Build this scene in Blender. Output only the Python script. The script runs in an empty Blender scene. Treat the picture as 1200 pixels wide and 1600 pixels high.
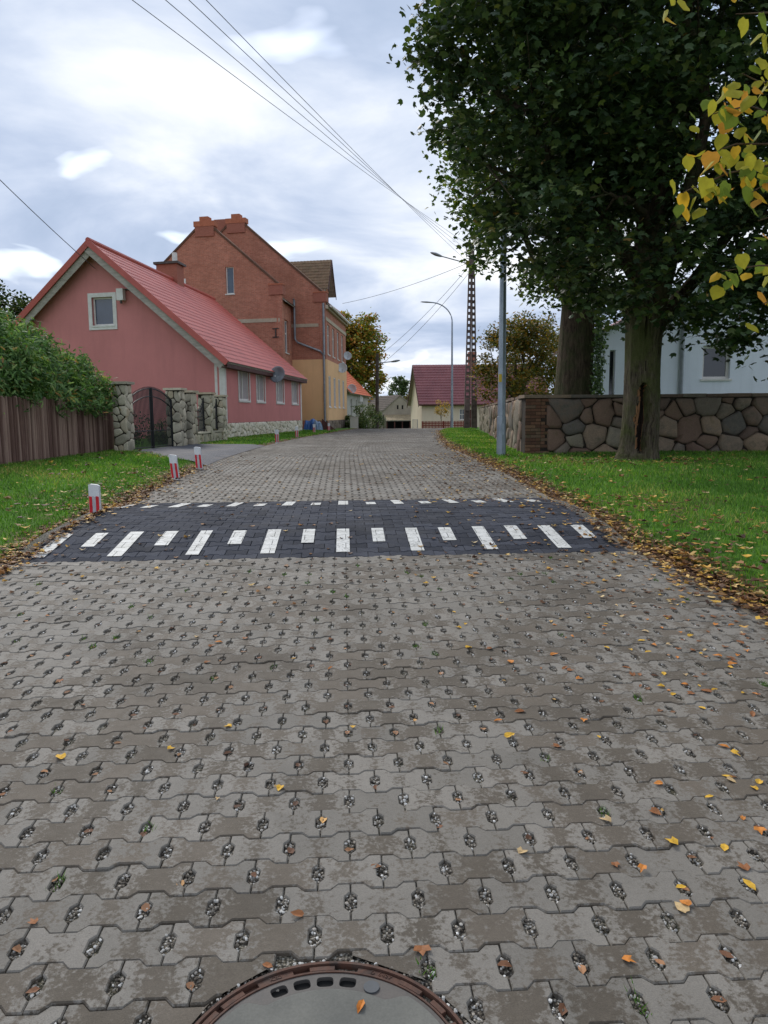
import bpy, bmesh, math, random
import numpy as np
from mathutils import Vector, Matrix, Euler
from mathutils.geometry import tessellate_polygon

R = math.radians
rng = np.random.default_rng(7)
random.seed(7)
scene = bpy.context.scene
col = scene.collection

# ------------------------------------------------------------------ camera
CAM_Z = 1.49
PITCH = 7.22
ROLL = 0.45
cam_data = bpy.data.cameras.new('Camera')
cam_data.sensor_fit = 'VERTICAL'
cam_data.sensor_height = 36.0
cam_data.sensor_width = 27.0
cam_data.lens = 27.0
cam_data.clip_start = 0.05
cam_data.clip_end = 3000.0
cam = bpy.data.objects.new('Camera', cam_data)
col.objects.link(cam)
CAM_M3 = Matrix.Rotation(R(90 - PITCH), 3, 'X') @ Matrix.Rotation(R(-ROLL), 3, 'Z')
cam.matrix_world = Matrix.Translation((0, 0, CAM_Z)) @ CAM_M3.to_4x4()
scene.camera = cam

# ------------------------------------------------------------------ sky, sun, exposure
SUN_ELEV, SUN_AZ = 38.0, -25.0          # azimuth from +Y, positive to the right
world = bpy.data.worlds.new('World')
scene.world = world
world.use_nodes = True
wn, wl = world.node_tree.nodes, world.node_tree.links
wn.clear()


def build_sky():
    out = wn.new('ShaderNodeOutputWorld')
    bg = wn.new('ShaderNodeBackground')
    bg.inputs['Strength'].default_value = 0.1
    wl.new(bg.outputs[0], out.inputs[0])
    sky = wn.new('ShaderNodeTexSky')
    sky.sky_type = 'NISHITA'
    sky.sun_disc = False
    sky.sun_elevation = R(SUN_ELEV)
    sky.sun_rotation = R(SUN_AZ)
    sky.air_density = 1.2
    sky.dust_density = 1.0
    tc = wn.new('ShaderNodeTexCoord')
    sep = wn.new('ShaderNodeSeparateXYZ')
    wl.new(tc.outputs['Generated'], sep.inputs[0])
    # clouds lie on a flat layer: project the direction onto a plane
    mx = wn.new('ShaderNodeMath'); mx.operation = 'MAXIMUM'; mx.inputs[1].default_value = 0.0
    wl.new(sep.outputs[2], mx.inputs[0])
    ad = wn.new('ShaderNodeMath'); ad.operation = 'ADD'; ad.inputs[1].default_value = 0.16
    wl.new(mx.outputs[0], ad.inputs[0])
    dx = wn.new('ShaderNodeMath'); dx.operation = 'DIVIDE'
    dy = wn.new('ShaderNodeMath'); dy.operation = 'DIVIDE'
    wl.new(sep.outputs[0], dx.inputs[0]); wl.new(ad.outputs[0], dx.inputs[1])
    wl.new(sep.outputs[1], dy.inputs[0]); wl.new(ad.outputs[0], dy.inputs[1])
    cmb = wn.new('ShaderNodeCombineXYZ')
    wl.new(dx.outputs[0], cmb.inputs[0]); wl.new(dy.outputs[0], cmb.inputs[1])
    cmb.inputs[2].default_value = SKY_SEED

    def noise(scale, detail, rough, dist, off):
        mp = wn.new('ShaderNodeMapping'); mp.inputs['Location'].default_value = off
        wl.new(cmb.outputs[0], mp.inputs[0])
        n = wn.new('ShaderNodeTexNoise')
        n.inputs['Scale'].default_value = scale; n.inputs['Detail'].default_value = detail
        n.inputs['Roughness'].default_value = rough; n.inputs['Distortion'].default_value = dist
        wl.new(mp.outputs[0], n.inputs['Vector'])
        return n
    n1 = noise(1.25, 8, 0.54, 0.35, (0, 0, 0))
    ramp = wn.new('ShaderNodeValToRGB')
    ramp.color_ramp.interpolation = 'B_SPLINE'
    e = ramp.color_ramp.elements
    e[0].position = 0.36; e[0].color = (0.37, 0.455, 0.61, 1)
    e[1].position = 0.71; e[1].color = (1, 1, 1, 1)
    m = e.new(0.46); m.color = (0.48, 0.56, 0.72, 1)
    m = e.new(0.57); m.color = (0.67, 0.73, 0.835, 1)
    wl.new(n1.outputs['Fac'], ramp.inputs[0])
    # small openings where the blue shows
    n2 = noise(1.7, 4, 0.5, 0.5, (3.1, 1.7, 4.0))
    op = wn.new('ShaderNodeValToRGB')
    op.color_ramp.elements[0].position = 0.62; op.color_ramp.elements[0].color = (0, 0, 0, 1)
    op.color_ramp.elements[1].position = 0.72; op.color_ramp.elements[1].color = (0.8, 0.8, 0.8, 1)
    wl.new(n2.outputs['Fac'], op.inputs[0])
    mix = wn.new('ShaderNodeMixRGB')
    wl.new(op.outputs[0], mix.inputs[0])
    br = wn.new('ShaderNodeVectorMath'); br.operation = 'SCALE'; br.inputs['Scale'].default_value = CLOUD
    wl.new(ramp.outputs[0], br.inputs[0])
    wl.new(br.outputs[0], mix.inputs[1])
    wl.new(sky.outputs[0], mix.inputs[2])
    wl.new(mix.outputs[0], bg.inputs['Color'])


SKY_SEED = 14.2
CLOUD = 7.5
build_sky()

sun_d = bpy.data.lights.new('Sun', 'SUN')
sun_d.energy = 1.5
sun_d.angle = R(20)
sun_d.color = (1.0, 0.95, 0.88)
sun = bpy.data.objects.new('Sun', sun_d)
col.objects.link(sun)
_sd = Vector((math.sin(R(SUN_AZ)) * math.cos(R(SUN_ELEV)), math.cos(R(SUN_AZ)) * math.cos(R(SUN_ELEV)), math.sin(R(SUN_ELEV))))
sun.rotation_euler = _sd.to_track_quat('Z', 'Y').to_euler()
sun.location = _sd * 60

scene.view_settings.view_transform = 'Standard'
scene.view_settings.look = 'None'
scene.view_settings.gamma = 1.0
scene.view_settings.use_curve_mapping = False
scene.view_settings.exposure = 0.72
scene.render.resolution_x = 768
scene.render.resolution_y = 1024

# ------------------------------------------------------------------ helpers: objects
def link(o, parent=None):
    col.objects.link(o)
    if parent is not None:
        o.parent = parent
    return o


def tag(o, label, cat, group=None):
    o['label'] = label
    o['category'] = cat
    if group:
        o['group'] = group
    return o


def struct(o):
    o['kind'] = 'structure'
    return o


def stuff(o):
    o['kind'] = 'stuff'
    return o


def thing(name, label, cat, loc=(0, 0, 0), group=None):
    """Empty at the thing's base. Parts are built in world space and parented with an inverse."""
    o = bpy.data.objects.new(name, None)
    o.empty_display_size = 0.2
    col.objects.link(o)
    o.location = loc
    return tag(o, label, cat, group)


def attach(o, parent):
    """parent a world-space object, keeping it where it is"""
    if parent is not None:
        o.parent = parent
        p = parent
        m = Matrix()
        while p is not None:
            m = p.matrix_basis.copy() if p.parent is None else p.matrix_parent_inverse @ p.matrix_basis
            if p.parent is not None:
                acc = m
                q = p.parent
                while q is not None:
                    mm = q.matrix_basis if q.parent is None else q.matrix_parent_inverse @ q.matrix_basis
                    acc = mm @ acc
                    q = q.parent
                m = acc
            break
        o.matrix_parent_inverse = m.inverted()
    return o


def mesh_obj(name, verts, faces, material=None, parent=None, uvs=None, smooth=False, loc=None):
    me = bpy.data.meshes.new(name)
    me.from_pydata([tuple(v) for v in verts], [], [tuple(f) for f in faces])
    if uvs is not None:
        uv = me.uv_layers.new(name='UVMap')
        li = np.zeros(len(me.loops), dtype=np.int32)
        me.loops.foreach_get('vertex_index', li)
        uv.data.foreach_set('uv', np.asarray(uvs, dtype=np.float32)[li].ravel())
    if smooth:
        me.polygons.foreach_set('use_smooth', [True] * len(me.polygons))
    me.update()
    if material:
        me.materials.append(material)
    o = bpy.data.objects.new(name, me)
    col.objects.link(o)
    if loc is not None:
        o.location = loc
    if parent is not None:
        attach(o, parent)
    return o


def np_mesh(name, V, counts, idx, material=None, parent=None, uv=None, rnd=None, smooth=False):
    """fast big mesh: V (n,3); counts per face; idx flat vertex index; uv per vertex; rnd = colour per vertex (n,3)"""
    me = bpy.data.meshes.new(name)
    V = np.ascontiguousarray(V, dtype=np.float32)
    counts = np.asarray(counts, dtype=np.int32)
    idx = np.asarray(idx, dtype=np.int32)
    me.vertices.add(len(V)); me.vertices.foreach_set('co', V.ravel())
    me.loops.add(len(idx)); me.loops.foreach_set('vertex_index', idx)
    me.polygons.add(len(counts))
    st = np.zeros(len(counts), dtype=np.int32); st[1:] = np.cumsum(counts)[:-1]
    me.polygons.foreach_set('loop_start', st)
    me.polygons.foreach_set('loop_total', counts)
    me.polygons.foreach_set('use_smooth', np.full(len(counts), smooth, dtype=bool))
    me.update(calc_edges=True)
    if uv is not None:
        l = me.uv_layers.new(name='UVMap')
        l.data.foreach_set('uv', np.asarray(uv, dtype=np.float32)[idx].ravel())
    if rnd is not None:
        a = me.attributes.new('rnd', 'FLOAT_VECTOR', 'POINT')
        a.data.foreach_set('vector', np.asarray(rnd, dtype=np.float32).ravel())
    if material:
        me.materials.append(material)
    o = bpy.data.objects.new(name, me)
    col.objects.link(o)
    if parent is not None:
        attach(o, parent)
    return o


def replicate(tv, counts, idx, n):
    """face arrays of n copies of a template with len(tv) vertices"""
    k = len(tv)
    I = (np.asarray(idx)[None, :] + (np.arange(n) * k)[:, None]).ravel()
    C = np.tile(np.asarray(counts), n)
    return C, I


class MB:
    """collects simple solids into ONE mesh"""
    def __init__(self):
        self.v = []; self.f = []

    def add(self, vs, fs):
        b = len(self.v)
        self.v += [tuple(x) for x in vs]
        self.f += [tuple(i + b for i in f) for f in fs]
        return self

    def box(self, O, ux, uy, uz, a0, a1, b0, b1, c0, c1):
        O = Vector(O)
        vs = [O + ux * a + uy * b + uz * c for c in (c0, c1) for b in (b0, b1) for a in (a0, a1)]
        return self.add(vs, [(0, 2, 3, 1), (4, 5, 7, 6), (0, 1, 5, 4), (2, 6, 7, 3), (0, 4, 6, 2), (1, 3, 7, 5)])

    def abox(self, x0, x1, y0, y1, z0, z1):
        return self.box((0, 0, 0), Vector((1, 0, 0)), Vector((0, 1, 0)), Vector((0, 0, 1)), x0, x1, y0, y1, z0, z1)

    def tube(self, pts, rad, seg=8, cap=True, squash=1.0):
        pts = [Vector(p) for p in pts]
        n = len(pts)
        if not hasattr(rad, '__len__'):
            rad = [rad] * n
        rings = []
        up = Vector((0, 0, 1))
        for i, p in enumerate(pts):
            t = (pts[min(i + 1, n - 1)] - pts[max(i - 1, 0)]).normalized()
            ref = up if abs(t.dot(up)) < 0.95 else Vector((0, 1, 0))
            a = t.cross(ref).normalized(); b = t.cross(a).normalized()
            rings.append([p + (a * math.cos(2 * math.pi * k / seg) + b * math.sin(2 * math.pi * k / seg) * squash) * rad[i] for k in range(seg)])
        vs = [v for r in rings for v in r]
        fs = []
        for i in range(n - 1):
            for k in range(seg):
                k2 = (k + 1) % seg
                fs.append((i * seg + k, i * seg + k2, (i + 1) * seg + k2, (i + 1) * seg + k))
        if cap:
            fs.append(tuple(range(seg - 1, -1, -1)))
            fs.append(tuple((n - 1) * seg + k for k in range(seg)))
        return self.add(vs, fs)

    def prism(self, poly, d):
        """polygon of Vectors extruded by vector d"""
        n = len(poly); d = Vector(d)
        vs = [Vector(p) for p in poly] + [Vector(p) + d for p in poly]
        fs = [tuple(range(n)), tuple(range(2 * n - 1, n - 1, -1))]
        for i in range(n):
            j = (i + 1) % n
            fs.append((i, i + n, j + n, j))
        return self.add(vs, fs)

    def build(self, name, material, parent=None, smooth=False):
        o = mesh_obj(name, self.v, self.f, material, None, smooth=smooth)
        bm = bmesh.new(); bm.from_mesh(o.data)
        bmesh.ops.recalc_face_normals(bm, faces=bm.faces)
        bm.to_mesh(o.data); bm.free()
        if parent is not None:
            attach(o, parent)
        return o


# ------------------------------------------------------------------ helpers: materials
def lin(*c):
    if len(c) == 1:
        c = c[0]
    return tuple(((x / 255) / 12.92 if x / 255 <= 0.04045 else ((x / 255 + 0.055) / 1.055) ** 2.4) for x in c)


class NM:
    """tiny node-material builder"""
    def __init__(self, name):
        self.m = bpy.data.materials.new(name)
        self.m.use_nodes = True
        self.t = self.m.node_tree
        self.n = self.t.nodes; self.l = self.t.links
        self.bsdf = self.n['Principled BSDF']
        self.out = self.n['Material Output']
        self.bsdf.inputs['Roughness'].default_value = 0.8
        self.bsdf.inputs['Specular IOR Level'].default_value = 0.3

    def node(self, t, **kw):
        x = self.n.new(t)
        for k, v in kw.items():
            setattr(x, k, v)
        return x

    def set(self, sock, v):
        if hasattr(v, 'is_output') or isinstance(v, bpy.types.NodeSocket):
            self.l.new(v, sock)
        elif isinstance(v, (tuple, list)) and len(v) == 3 and sock.type == 'RGBA':
            sock.default_value = (*v, 1)
        else:
            sock.default_value = v

    def coord(self, kind='Object'):
        return self.node('ShaderNodeTexCoord').outputs[kind]

    def pos(self):
        return self.node('ShaderNodeNewGeometry').outputs['Position']

    def mapping(self, vec, scale=(1, 1, 1), loc=(0, 0, 0), rot=(0, 0, 0)):
        m = self.node('ShaderNodeMapping')
        self.l.new(vec, m.inputs[0])
        m.inputs['Scale'].default_value = scale; m.inputs['Location'].default_value = loc; m.inputs['Rotation'].default_value = rot
        return m.outputs[0]

    def noise(self, vec, scale, detail=4, rough=0.55, dist=0.0):
        x = self.node('ShaderNodeTexNoise')
        self.l.new(vec, x.inputs['Vector'])
        x.inputs['Scale'].default_value = scale; x.inputs['Detail'].default_value = detail
        x.inputs['Roughness'].default_value = rough; x.inputs['Distortion'].default_value = dist
        return x.outputs['Fac']

    def voronoi(self, vec, scale, out='Distance', feature='F1'):
        x = self.node('ShaderNodeTexVoronoi'); x.feature = feature
        self.l.new(vec, x.inputs['Vector']); x.inputs['Scale'].default_value = scale
        return x.outputs[out]

    def ramp(self, fac, stops, interp='LINEAR'):
        x = self.node('ShaderNodeValToRGB'); x.color_ramp.interpolation = interp
        e = x.color_ramp.elements
        while len(e) > 1:
            e.remove(e[-1])
        for i, (p, c) in enumerate(stops):
            if not hasattr(c, '__len__'):
                c = (c, c, c)
            if i == 0:
                e[0].position = p; e[0].color = (*c, 1)
            else:
                q = e.new(p); q.color = (*c, 1)
        self.l.new(fac, x.inputs[0])
        return x.outputs[0]

    def mix(self, fac, a, b, mode='MIX'):
        x = self.node('ShaderNodeMixRGB', blend_type=mode)
        self.set(x.inputs[0], fac); self.set(x.inputs[1], a); self.set(x.inputs[2], b)
        return x.outputs[0]

    def math(self, op, a, b=0.5, clamp=False):
        x = self.node('ShaderNodeMath', operation=op); x.use_clamp = clamp
        self.set(x.inputs[0], a); self.set(x.inputs[1], b)
        return x.outputs[0]

    def sep(self, v):
        x = self.node('ShaderNodeSeparateXYZ'); self.l.new(v, x.inputs[0]); return x.outputs

    def attr(self, name, out='Vector'):
        x = self.node('ShaderNodeAttribute'); x.attribute_name = name; return x.outputs[out]

    def bump(self, h, strength=0.5, dist=0.01, prev=None):
        x = self.node('ShaderNodeBump')
        x.inputs['Strength'].default_value = strength; x.inputs['Distance'].default_value = dist
        self.l.new(h, x.inputs['Height'])
        if prev is not None:
            self.l.new(prev, x.inputs['Normal'])
        return x.outputs[0]

    def finish(self, color=None, rough=None, normal=None, metal=None, spec=None):
        b = self.bsdf
        if color is not None: self.set(b.inputs['Base Color'], color)
        if rough is not None: self.set(b.inputs['Roughness'], rough)
        if normal is not None: self.l.new(normal, b.inputs['Normal'])
        if metal is not None: b.inputs['Metallic'].default_value = metal
        if spec is not None: b.inputs['Specular IOR Level'].default_value = spec
        return self.m


def rough_mat(name, c1, c2, scale=4.0, rough=0.85, bump=0.3, bscale=40.0, bdist=0.005, detail=6, c3=None, metal=None, spec=0.3, vs=(1, 1, 1)):
    """two or three tones mottled by noise, fine relief"""
    k = NM(name)
    p = k.mapping(k.pos(), scale=vs)
    f = k.noise(p, scale, detail, 0.6)
    stops = [(0.32, c1), (0.68, c2)] if c3 is None else [(0.3, c1), (0.5, c2), (0.7, c3)]
    c = k.ramp(f, stops)
    f2 = k.noise(p, bscale, 4, 0.6)
    c = k.mix(0.25, c, k.ramp(f2, [(0.3, 0.35), (0.7, 1.0)]), 'MULTIPLY')
    return k.finish(c, rough, k.bump(f2, bump, bdist), metal, spec)


# ------------------------------------------------------------------ helpers: photograph pixel -> ray, ground
def ray(px, py):
    return (CAM_M3 @ Vector(((px - 600) / 1200, (800 - py) / 1200, -1.0)))


CAMP = Vector((0, 0, CAM_Z))


def g_y(y):
    y = np.asarray(y, dtype=float)
    a, b, sl = 12.5, 18.5, 0.034
    z = np.where(y < a, sl * np.maximum(y, -10), 0.0)
    t = np.clip(y - a, 0, b - a)
    z = np.where(y >= a, sl * a + sl * t - sl * t * t / (2 * (b - a)), z)
    d = np.clip(y - 50, 0, 10)
    z = z - 0.02 * d * d / 20 - 0.02 * np.clip(y - 60, 0, 120)
    return z


def gz(y):
    return float(g_y(y))


def gp(px, py, dz=0.0):
    """where the pixel's ray meets the ground"""
    d = ray(px, py)
    t0, t1 = 0.5, 200.0
    f = lambda t: CAM_Z + d.z * t - (gz(d.y * t) + dz)
    t = t0
    prev = t0
    while t < t1:
        if f(t) <= 0:
            a, b = prev, t
            for _ in range(40):
                m = (a + b) / 2
                if f(m) > 0: a = m
                else: b = m
            t = b
            break
        prev = t
        t += 0.25
    p = CAMP + d * t
    return Vector((p.x, p.y, gz(p.y) + dz))


def hz(px, py, P):
    """height at which the pixel's ray passes the vertical through P"""
    d = ray(px, py)
    t = P[1] / d.y
    return CAM_Z + d.z * t


def at(px, py, Y):
    """point on the pixel's ray at distance Y along the street"""
    d = ray(px, py)
    return CAMP + d * (Y / d.y)


# ------------------------------------------------------------------ road line: u across, s along
_DS = 0.05
_S = np.arange(-8, 140, _DS)
_H = np.radians(np.interp(_S, [-8, 16, 38, 140], [-2.9, -2.9, 3.6, 3.6]))
_CX = np.cumsum(np.sin(_H)) * _DS; _CY = np.cumsum(np.cos(_H)) * _DS
_CX -= np.interp(0, _S, _CX); _CY -= np.interp(0, _S, _CY)


def us_xy(u, s):
    u = np.asarray(u, float); s = np.asarray(s, float)
    cx = np.interp(s, _S, _CX); cy = np.interp(s, _S, _CY); h = np.interp(s, _S, _H)
    return cx + u * np.cos(h), cy - u * np.sin(h)


def xy_us(x, y):
    x = np.asarray(x, float); y = np.asarray(y, float)
    s = y.copy() * 1.0
    for _ in range(4):
        cx = np.interp(s, _S, _CX); cy = np.interp(s, _S, _CY); h = np.interp(s, _S, _H)
        s = s + (x - cx) * np.sin(h) + (y - cy) * np.cos(h)
    cx = np.interp(s, _S, _CX); cy = np.interp(s, _S, _CY); h = np.interp(s, _S, _H)
    return (x - cx) * np.cos(h) - (y - cy) * np.sin(h), s


def edge_l(s):
    return np.interp(s, [-5, 7, 15, 26, 36, 50, 90], [-2.9, -2.89, -2.78, -2.72, -2.6, -2.3, -2.3])


def edge_r(s):
    return np.interp(s, [-5, 3, 5, 7.3, 11, 16.7, 22, 36, 44, 47.5, 51, 54, 56, 57],
                     [2.75, 2.68, 2.64, 2.56, 2.68, 2.72, 2.85, 3.3, 3.3, 3.4, 3.7, 4.3, 6.5, 9.5])


PITCH_S = 0.14
ROW0, ROW1 = 49, 73        # rows of the speed table
BUMP0 = PITCH_S * 48.5
BUMP1 = PITCH_S * 73.5
BUMP_H = 0.085


def bump_h(s):
    s = np.asarray(s, float)
    t = np.interp(s, [BUMP0, BUMP0 + 1.05, BUMP1 - 1.05, BUMP1], [0, 1, 1, 0])
    return BUMP_H * (t * t * (3 - 2 * t) * 0.4 + t * 0.6)


def surf(u, s):
    x, y = us_xy(u, s)
    return g_y(y) + bump_h(s)


def hnoise(x, y, seed=0):
    """cheap smooth unevenness in metres"""
    return (np.sin(x * 1.3 + 1.7 * seed + 0.6 * np.sin(y * 0.9)) + np.sin(y * 1.1 + x * 0.5 + seed) + 0.5 * np.sin(3.1 * x + 2.3 * y + seed)) / 2.5

# ================================================================== MATERIALS
def paver_material(name, individual, dark=False):
    k = NM(name)
    pos = k.pos()
    uv = k.node('ShaderNodeUVMap').outputs[0]
    us = k.sep(uv)
    if individual:
        r1 = k.node('ShaderNodeObjectInfo').outputs['Random']
        r2 = k.math('FRACT', k.math('MULTIPLY', r1, 17.31), 0.0)
        r3 = k.math('FRACT', k.math('MULTIPLY', r1, 91.7), 0.0)
    else:
        r1, r2, r3 = k.sep(k.attr('rnd'))
    au = k.math('ABSOLUTE', k.math('SUBTRACT', us[0], 0.5))      # 0 in the waist, 0.5 at the ends
    av = k.math('ABSOLUTE', k.math('SUBTRACT', us[1], 0.5))
    n1 = k.noise(pos, 15.0, 6, 0.65)
    n2 = k.noise(pos, 60.0, 5, 0.7)
    n3 = k.noise(pos, 260.0, 3, 0.6)
    nbig = k.noise(pos, 0.55, 4, 0.55)
    nmid = k.noise(pos, 2.2, 3, 0.5)
    if dark:
        base = k.ramp(k.math('ADD', k.math('MULTIPLY', n2, 0.5), k.math('MULTIPLY', r1, 0.5)),
                      [(0.25, lin(50, 53, 61)), (0.8, lin(74, 77, 86))])
        base = k.mix(k.math('MULTIPLY', k.math('SUBTRACT', nmid, 0.5, True), 1.6), base, lin(78, 77, 77))
    else:
        dirt = k.ramp(k.math('ADD', k.math('MULTIPLY', n2, 0.6), k.math('MULTIPLY', r2, 0.35)),
                      [(0.25, lin(84, 77, 67)), (0.8, lin(110, 101, 90))])
        clean = k.ramp(k.math('ADD', k.math('MULTIPLY', n2, 0.5), k.math('MULTIPLY', r3, 0.45)),
                       [(0.2, lin(112, 108, 101)), (0.85, lin(138, 133, 125))])
        # film of dirt in the waist, rubbed clean towards the ends and the rims
        f = k.math('ADD', k.math('MULTIPLY', n1, 1.3), k.math('MULTIPLY', n2, 1.5))
        f = k.math('ADD', f, k.math('MULTIPLY', au, 1.05))
        f = k.math('ADD', f, k.math('MULTIPLY', k.math('SUBTRACT', r1, 0.5), 0.5))
        f = k.math('ADD', f, k.math('MULTIPLY', k.math('SUBTRACT', nbig, 0.5), 2.0))
        fac = k.ramp(f, [(0.0, 0.0), (1.0, 1.0)])
        sc = k.math('MULTIPLY', k.math('SUBTRACT', f, 1.50), 3.4, True)
        base = k.mix(sc, dirt, clean)
        warm = k.math('MULTIPLY', k.math('SUBTRACT', k.noise(pos, 0.3, 3, 0.5), 0.4, True), 1.4, True)
        base = k.mix(warm, base, k.mix(1.0, base, (1.0, 0.95, 0.88), 'MULTIPLY'))
    stain = k.ramp(k.noise(pos, 1.1, 6, 0.6, 0.4), [(0.3, 0.72), (0.5, 1.0), (0.75, 1.08)])
    base = k.mix(0.8, base, stain, 'MULTIPLY')
    base = k.mix(0.55, base, k.ramp(n3, [(0.25, 0.55), (0.75, 1.25)]), 'MULTIPLY')
    h = k.math('ADD', k.math('MULTIPLY', n3, 0.7), k.math('MULTIPLY', n2, 0.6))
    rough = k.ramp(n1, [(0.3, 0.85), (0.7, 0.95)] if dark else [(0.3, 0.68), (0.7, 0.88)])
    return k.finish(base, rough, k.bump(h, 0.6, 0.004), spec=0.12 if dark else 0.3)


M_PAV_I = paver_material('paver_concrete', True)
M_PAV_J = paver_material('paver_concrete_field', False)
M_DARK_I = paver_material('dark_paver_concrete', True, True)
M_DARK_J = paver_material('dark_paver_concrete_field', False, True)


def gravel_material():
    k = NM('gravel_bed')
    p = k.pos()
    v = k.node('ShaderNodeTexVoronoi'); v.inputs['Scale'].default_value = 130
    k.l.new(p, v.inputs['Vector'])
    c = k.ramp(k.sep(v.outputs['Color'])[0], [(0.0, lin(60, 55, 48)), (0.35, lin(112, 104, 92)), (0.7, lin(160, 153, 140)), (1.0, lin(205, 202, 195))])
    c = k.mix(k.ramp(v.outputs['Distance'], [(0.25, 0.0), (0.7, 0.9)]), c, lin(34, 30, 26))
    c = k.mix(k.ramp(k.noise(p, 2.0, 4), [(0.5, 0.0), (0.75, 0.6)]), c, lin(70, 72, 45))
    inv = k.math('SUBTRACT', 1.0, v.outputs['Distance'])
    return k.finish(c, 0.9, k.bump(inv, 1.0, 0.008))


M_GRAVEL = gravel_material()


def attr_stops_material(name, stops, rough=0.7, trans=0.0, tint=(1, 1, 1), spec=0.3, bumpy=False):
    """colour picked by the per-piece random attribute; optional light passing through (leaves)"""
    k = NM(name)
    r = k.sep(k.attr('rnd'))
    c = k.ramp(r[0], stops)
    c = k.mix(1.0, c, k.ramp(r[1], [(0.0, 0.6), (1.0, 1.25)]), 'MULTIPLY')
    k.finish(c, rough, spec=spec)
    if trans > 0:
        tr = k.node('ShaderNodeBsdfTranslucent')
        k.set(tr.inputs[0], k.mix(1.0, c, tint, 'MULTIPLY'))
        mx = k.node('ShaderNodeMixShader'); mx.inputs[0].default_value = trans
        k.l.new(k.bsdf.outputs[0], mx.inputs[1]); k.l.new(tr.outputs[0], mx.inputs[2])
        k.l.new(mx.outputs[0], k.out.inputs[0])
    return k.m


M_PEBBLE = attr_stops_material('pebble', [(0.0, lin(70, 64, 58)), (0.3, lin(120, 112, 100)), (0.6, lin(160, 152, 140)), (0.85, lin(196, 194, 188)), (1.0, lin(225, 222, 216))], 0.8)
LITTER = [(0.0, lin(74, 52, 38)), (0.3, lin(106, 74, 50)), (0.52, lin(142, 102, 66)), (0.7, lin(180, 136, 82)), (0.86, lin(216, 172, 72)), (1.0, lin(206, 184, 140))]
M_LITTER = attr_stops_material('dry_leaf', LITTER, 0.65, 0.15)
M_GRASS = attr_stops_material('grass_blade', [(0.0, lin(70, 108, 40)), (0.4, lin(92, 138, 48)), (0.72, lin(124, 162, 66)), (0.9, lin(160, 172, 92)), (1.0, lin(188, 168, 110))], 0.6, 0.35, (1.1, 1.2, 0.5))


def lawn_material():
    k = NM('lawn_soil')
    p = k.pos()
    uvx = k.sep(k.node('ShaderNodeUVMap').outputs[0])[0]          # metres from the road edge
    g = k.ramp(k.noise(p, 3.0, 6, 0.65), [(0.3, lin(58, 88, 34)), (0.55, lin(80, 120, 42)), (0.75, lin(100, 134, 56))])
    g = k.mix(0.5, g, k.ramp(k.noise(p, 60.0, 4), [(0.3, 0.5), (0.7, 1.2)]), 'MULTIPLY')
    soil = k.ramp(k.noise(p, 30.0, 5, 0.7), [(0.3, lin(62, 48, 36)), (0.7, lin(112, 88, 64))])
    d = k.math('ADD', uvx, k.math('MULTIPLY', k.math('SUBTRACT', k.noise(p, 2.6, 5), 0.5), 0.9))
    c = k.mix(k.ramp(d, [(0.22, 1.0), (0.5, 0.0)]), g, soil)
    bare = k.ramp(k.noise(p, 0.8, 5, 0.6), [(0.56, 0.0), (0.68, 0.75)])
    c = k.mix(bare, c, soil)
    return k.finish(c, 0.95, k.bump(k.noise(p, 45, 5, 0.7), 0.8, 0.02), spec=0.1)


M_LAWN = lawn_material()
M_EARTH = rough_mat('far_ground', lin(70, 92, 44), lin(104, 118, 62), 0.4, 0.95, 0.5, 20, 0.02)
M_KERB = rough_mat('kerb_concrete', lin(104, 96, 84), lin(134, 126, 114), 6, 0.9, 0.5, 90, 0.004)
def paint_material():
    k = NM('road_paint'); p = k.pos()
    c = k.ramp(k.noise(p, 9, 5, .6), [(.3, lin(178, 178, 172)), (.7, lin(214, 214, 210))])
    worn = k.math('ADD', k.noise(p, 34, 6, .7), k.math('MULTIPLY', k.noise(p, 4, 3), .35))
    c = k.mix(k.ramp(worn, [(.74, 0.0), (.84, .8)]), c, lin(84, 84, 86))
    return k.finish(c, .65, k.bump(k.noise(p, 150, 3), .4, .002))


M_WPAINT = paint_material()

# ================================================================== GROUND, ROAD
def grid_mesh(name, U, S, zfun, mat, uvx=None, xy=us_xy):
    nu, ns = U.shape
    x, y = xy(U, S)
    z = zfun(U, S, x, y)
    V = np.stack([x, y, z], -1).reshape(-1, 3)
    i = np.arange(nu * ns).reshape(nu, ns)
    q = np.stack([i[:-1, :-1], i[1:, :-1], i[1:, 1:], i[:-1, 1:]], -1).reshape(-1, 4)
    uv = None
    if uvx is not None:
        uv = np.stack([uvx, S], -1).reshape(-1, 2)
    return np_mesh(name, V, np.full(len(q), 4), q.ravel(), mat, uv=uv, smooth=True)


# the wide ground, below everything, out to the horizon
_xs = np.concatenate([[-1500, -400, -150], np.linspace(-80, 80, 33), [150, 400, 1500]])
_ys = np.concatenate([[-300, -60], np.arange(-15, 181, 3.0), [240, 400, 900, 2200]])
_U, _Sg = np.meshgrid(_xs, _ys, indexing='ij')
struct(grid_mesh('ground', _U, _Sg, lambda u, s, x, y: g_y(y) - 0.14, M_EARTH, xy=lambda u, s: (u, s)))

# gravel bed of the road, the fill that shows in the paver holes
_s = np.concatenate([np.arange(-4, 14, 0.1), np.arange(14, 64, 0.5)])
_t = np.linspace(0, 1, 9)
_Sg, _T = np.meshgrid(_s, _t, indexing='xy')
_U = edge_l(_Sg) - 0.15 + _T * (np.minimum(edge_r(_Sg), 12) + 0.2 - edge_l(_Sg) + 0.1)
road = struct(grid_mesh('road', _U, _Sg, lambda u, s, x, y: g_y(y) + bump_h(s) - 0.012, M_GRAVEL))

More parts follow.
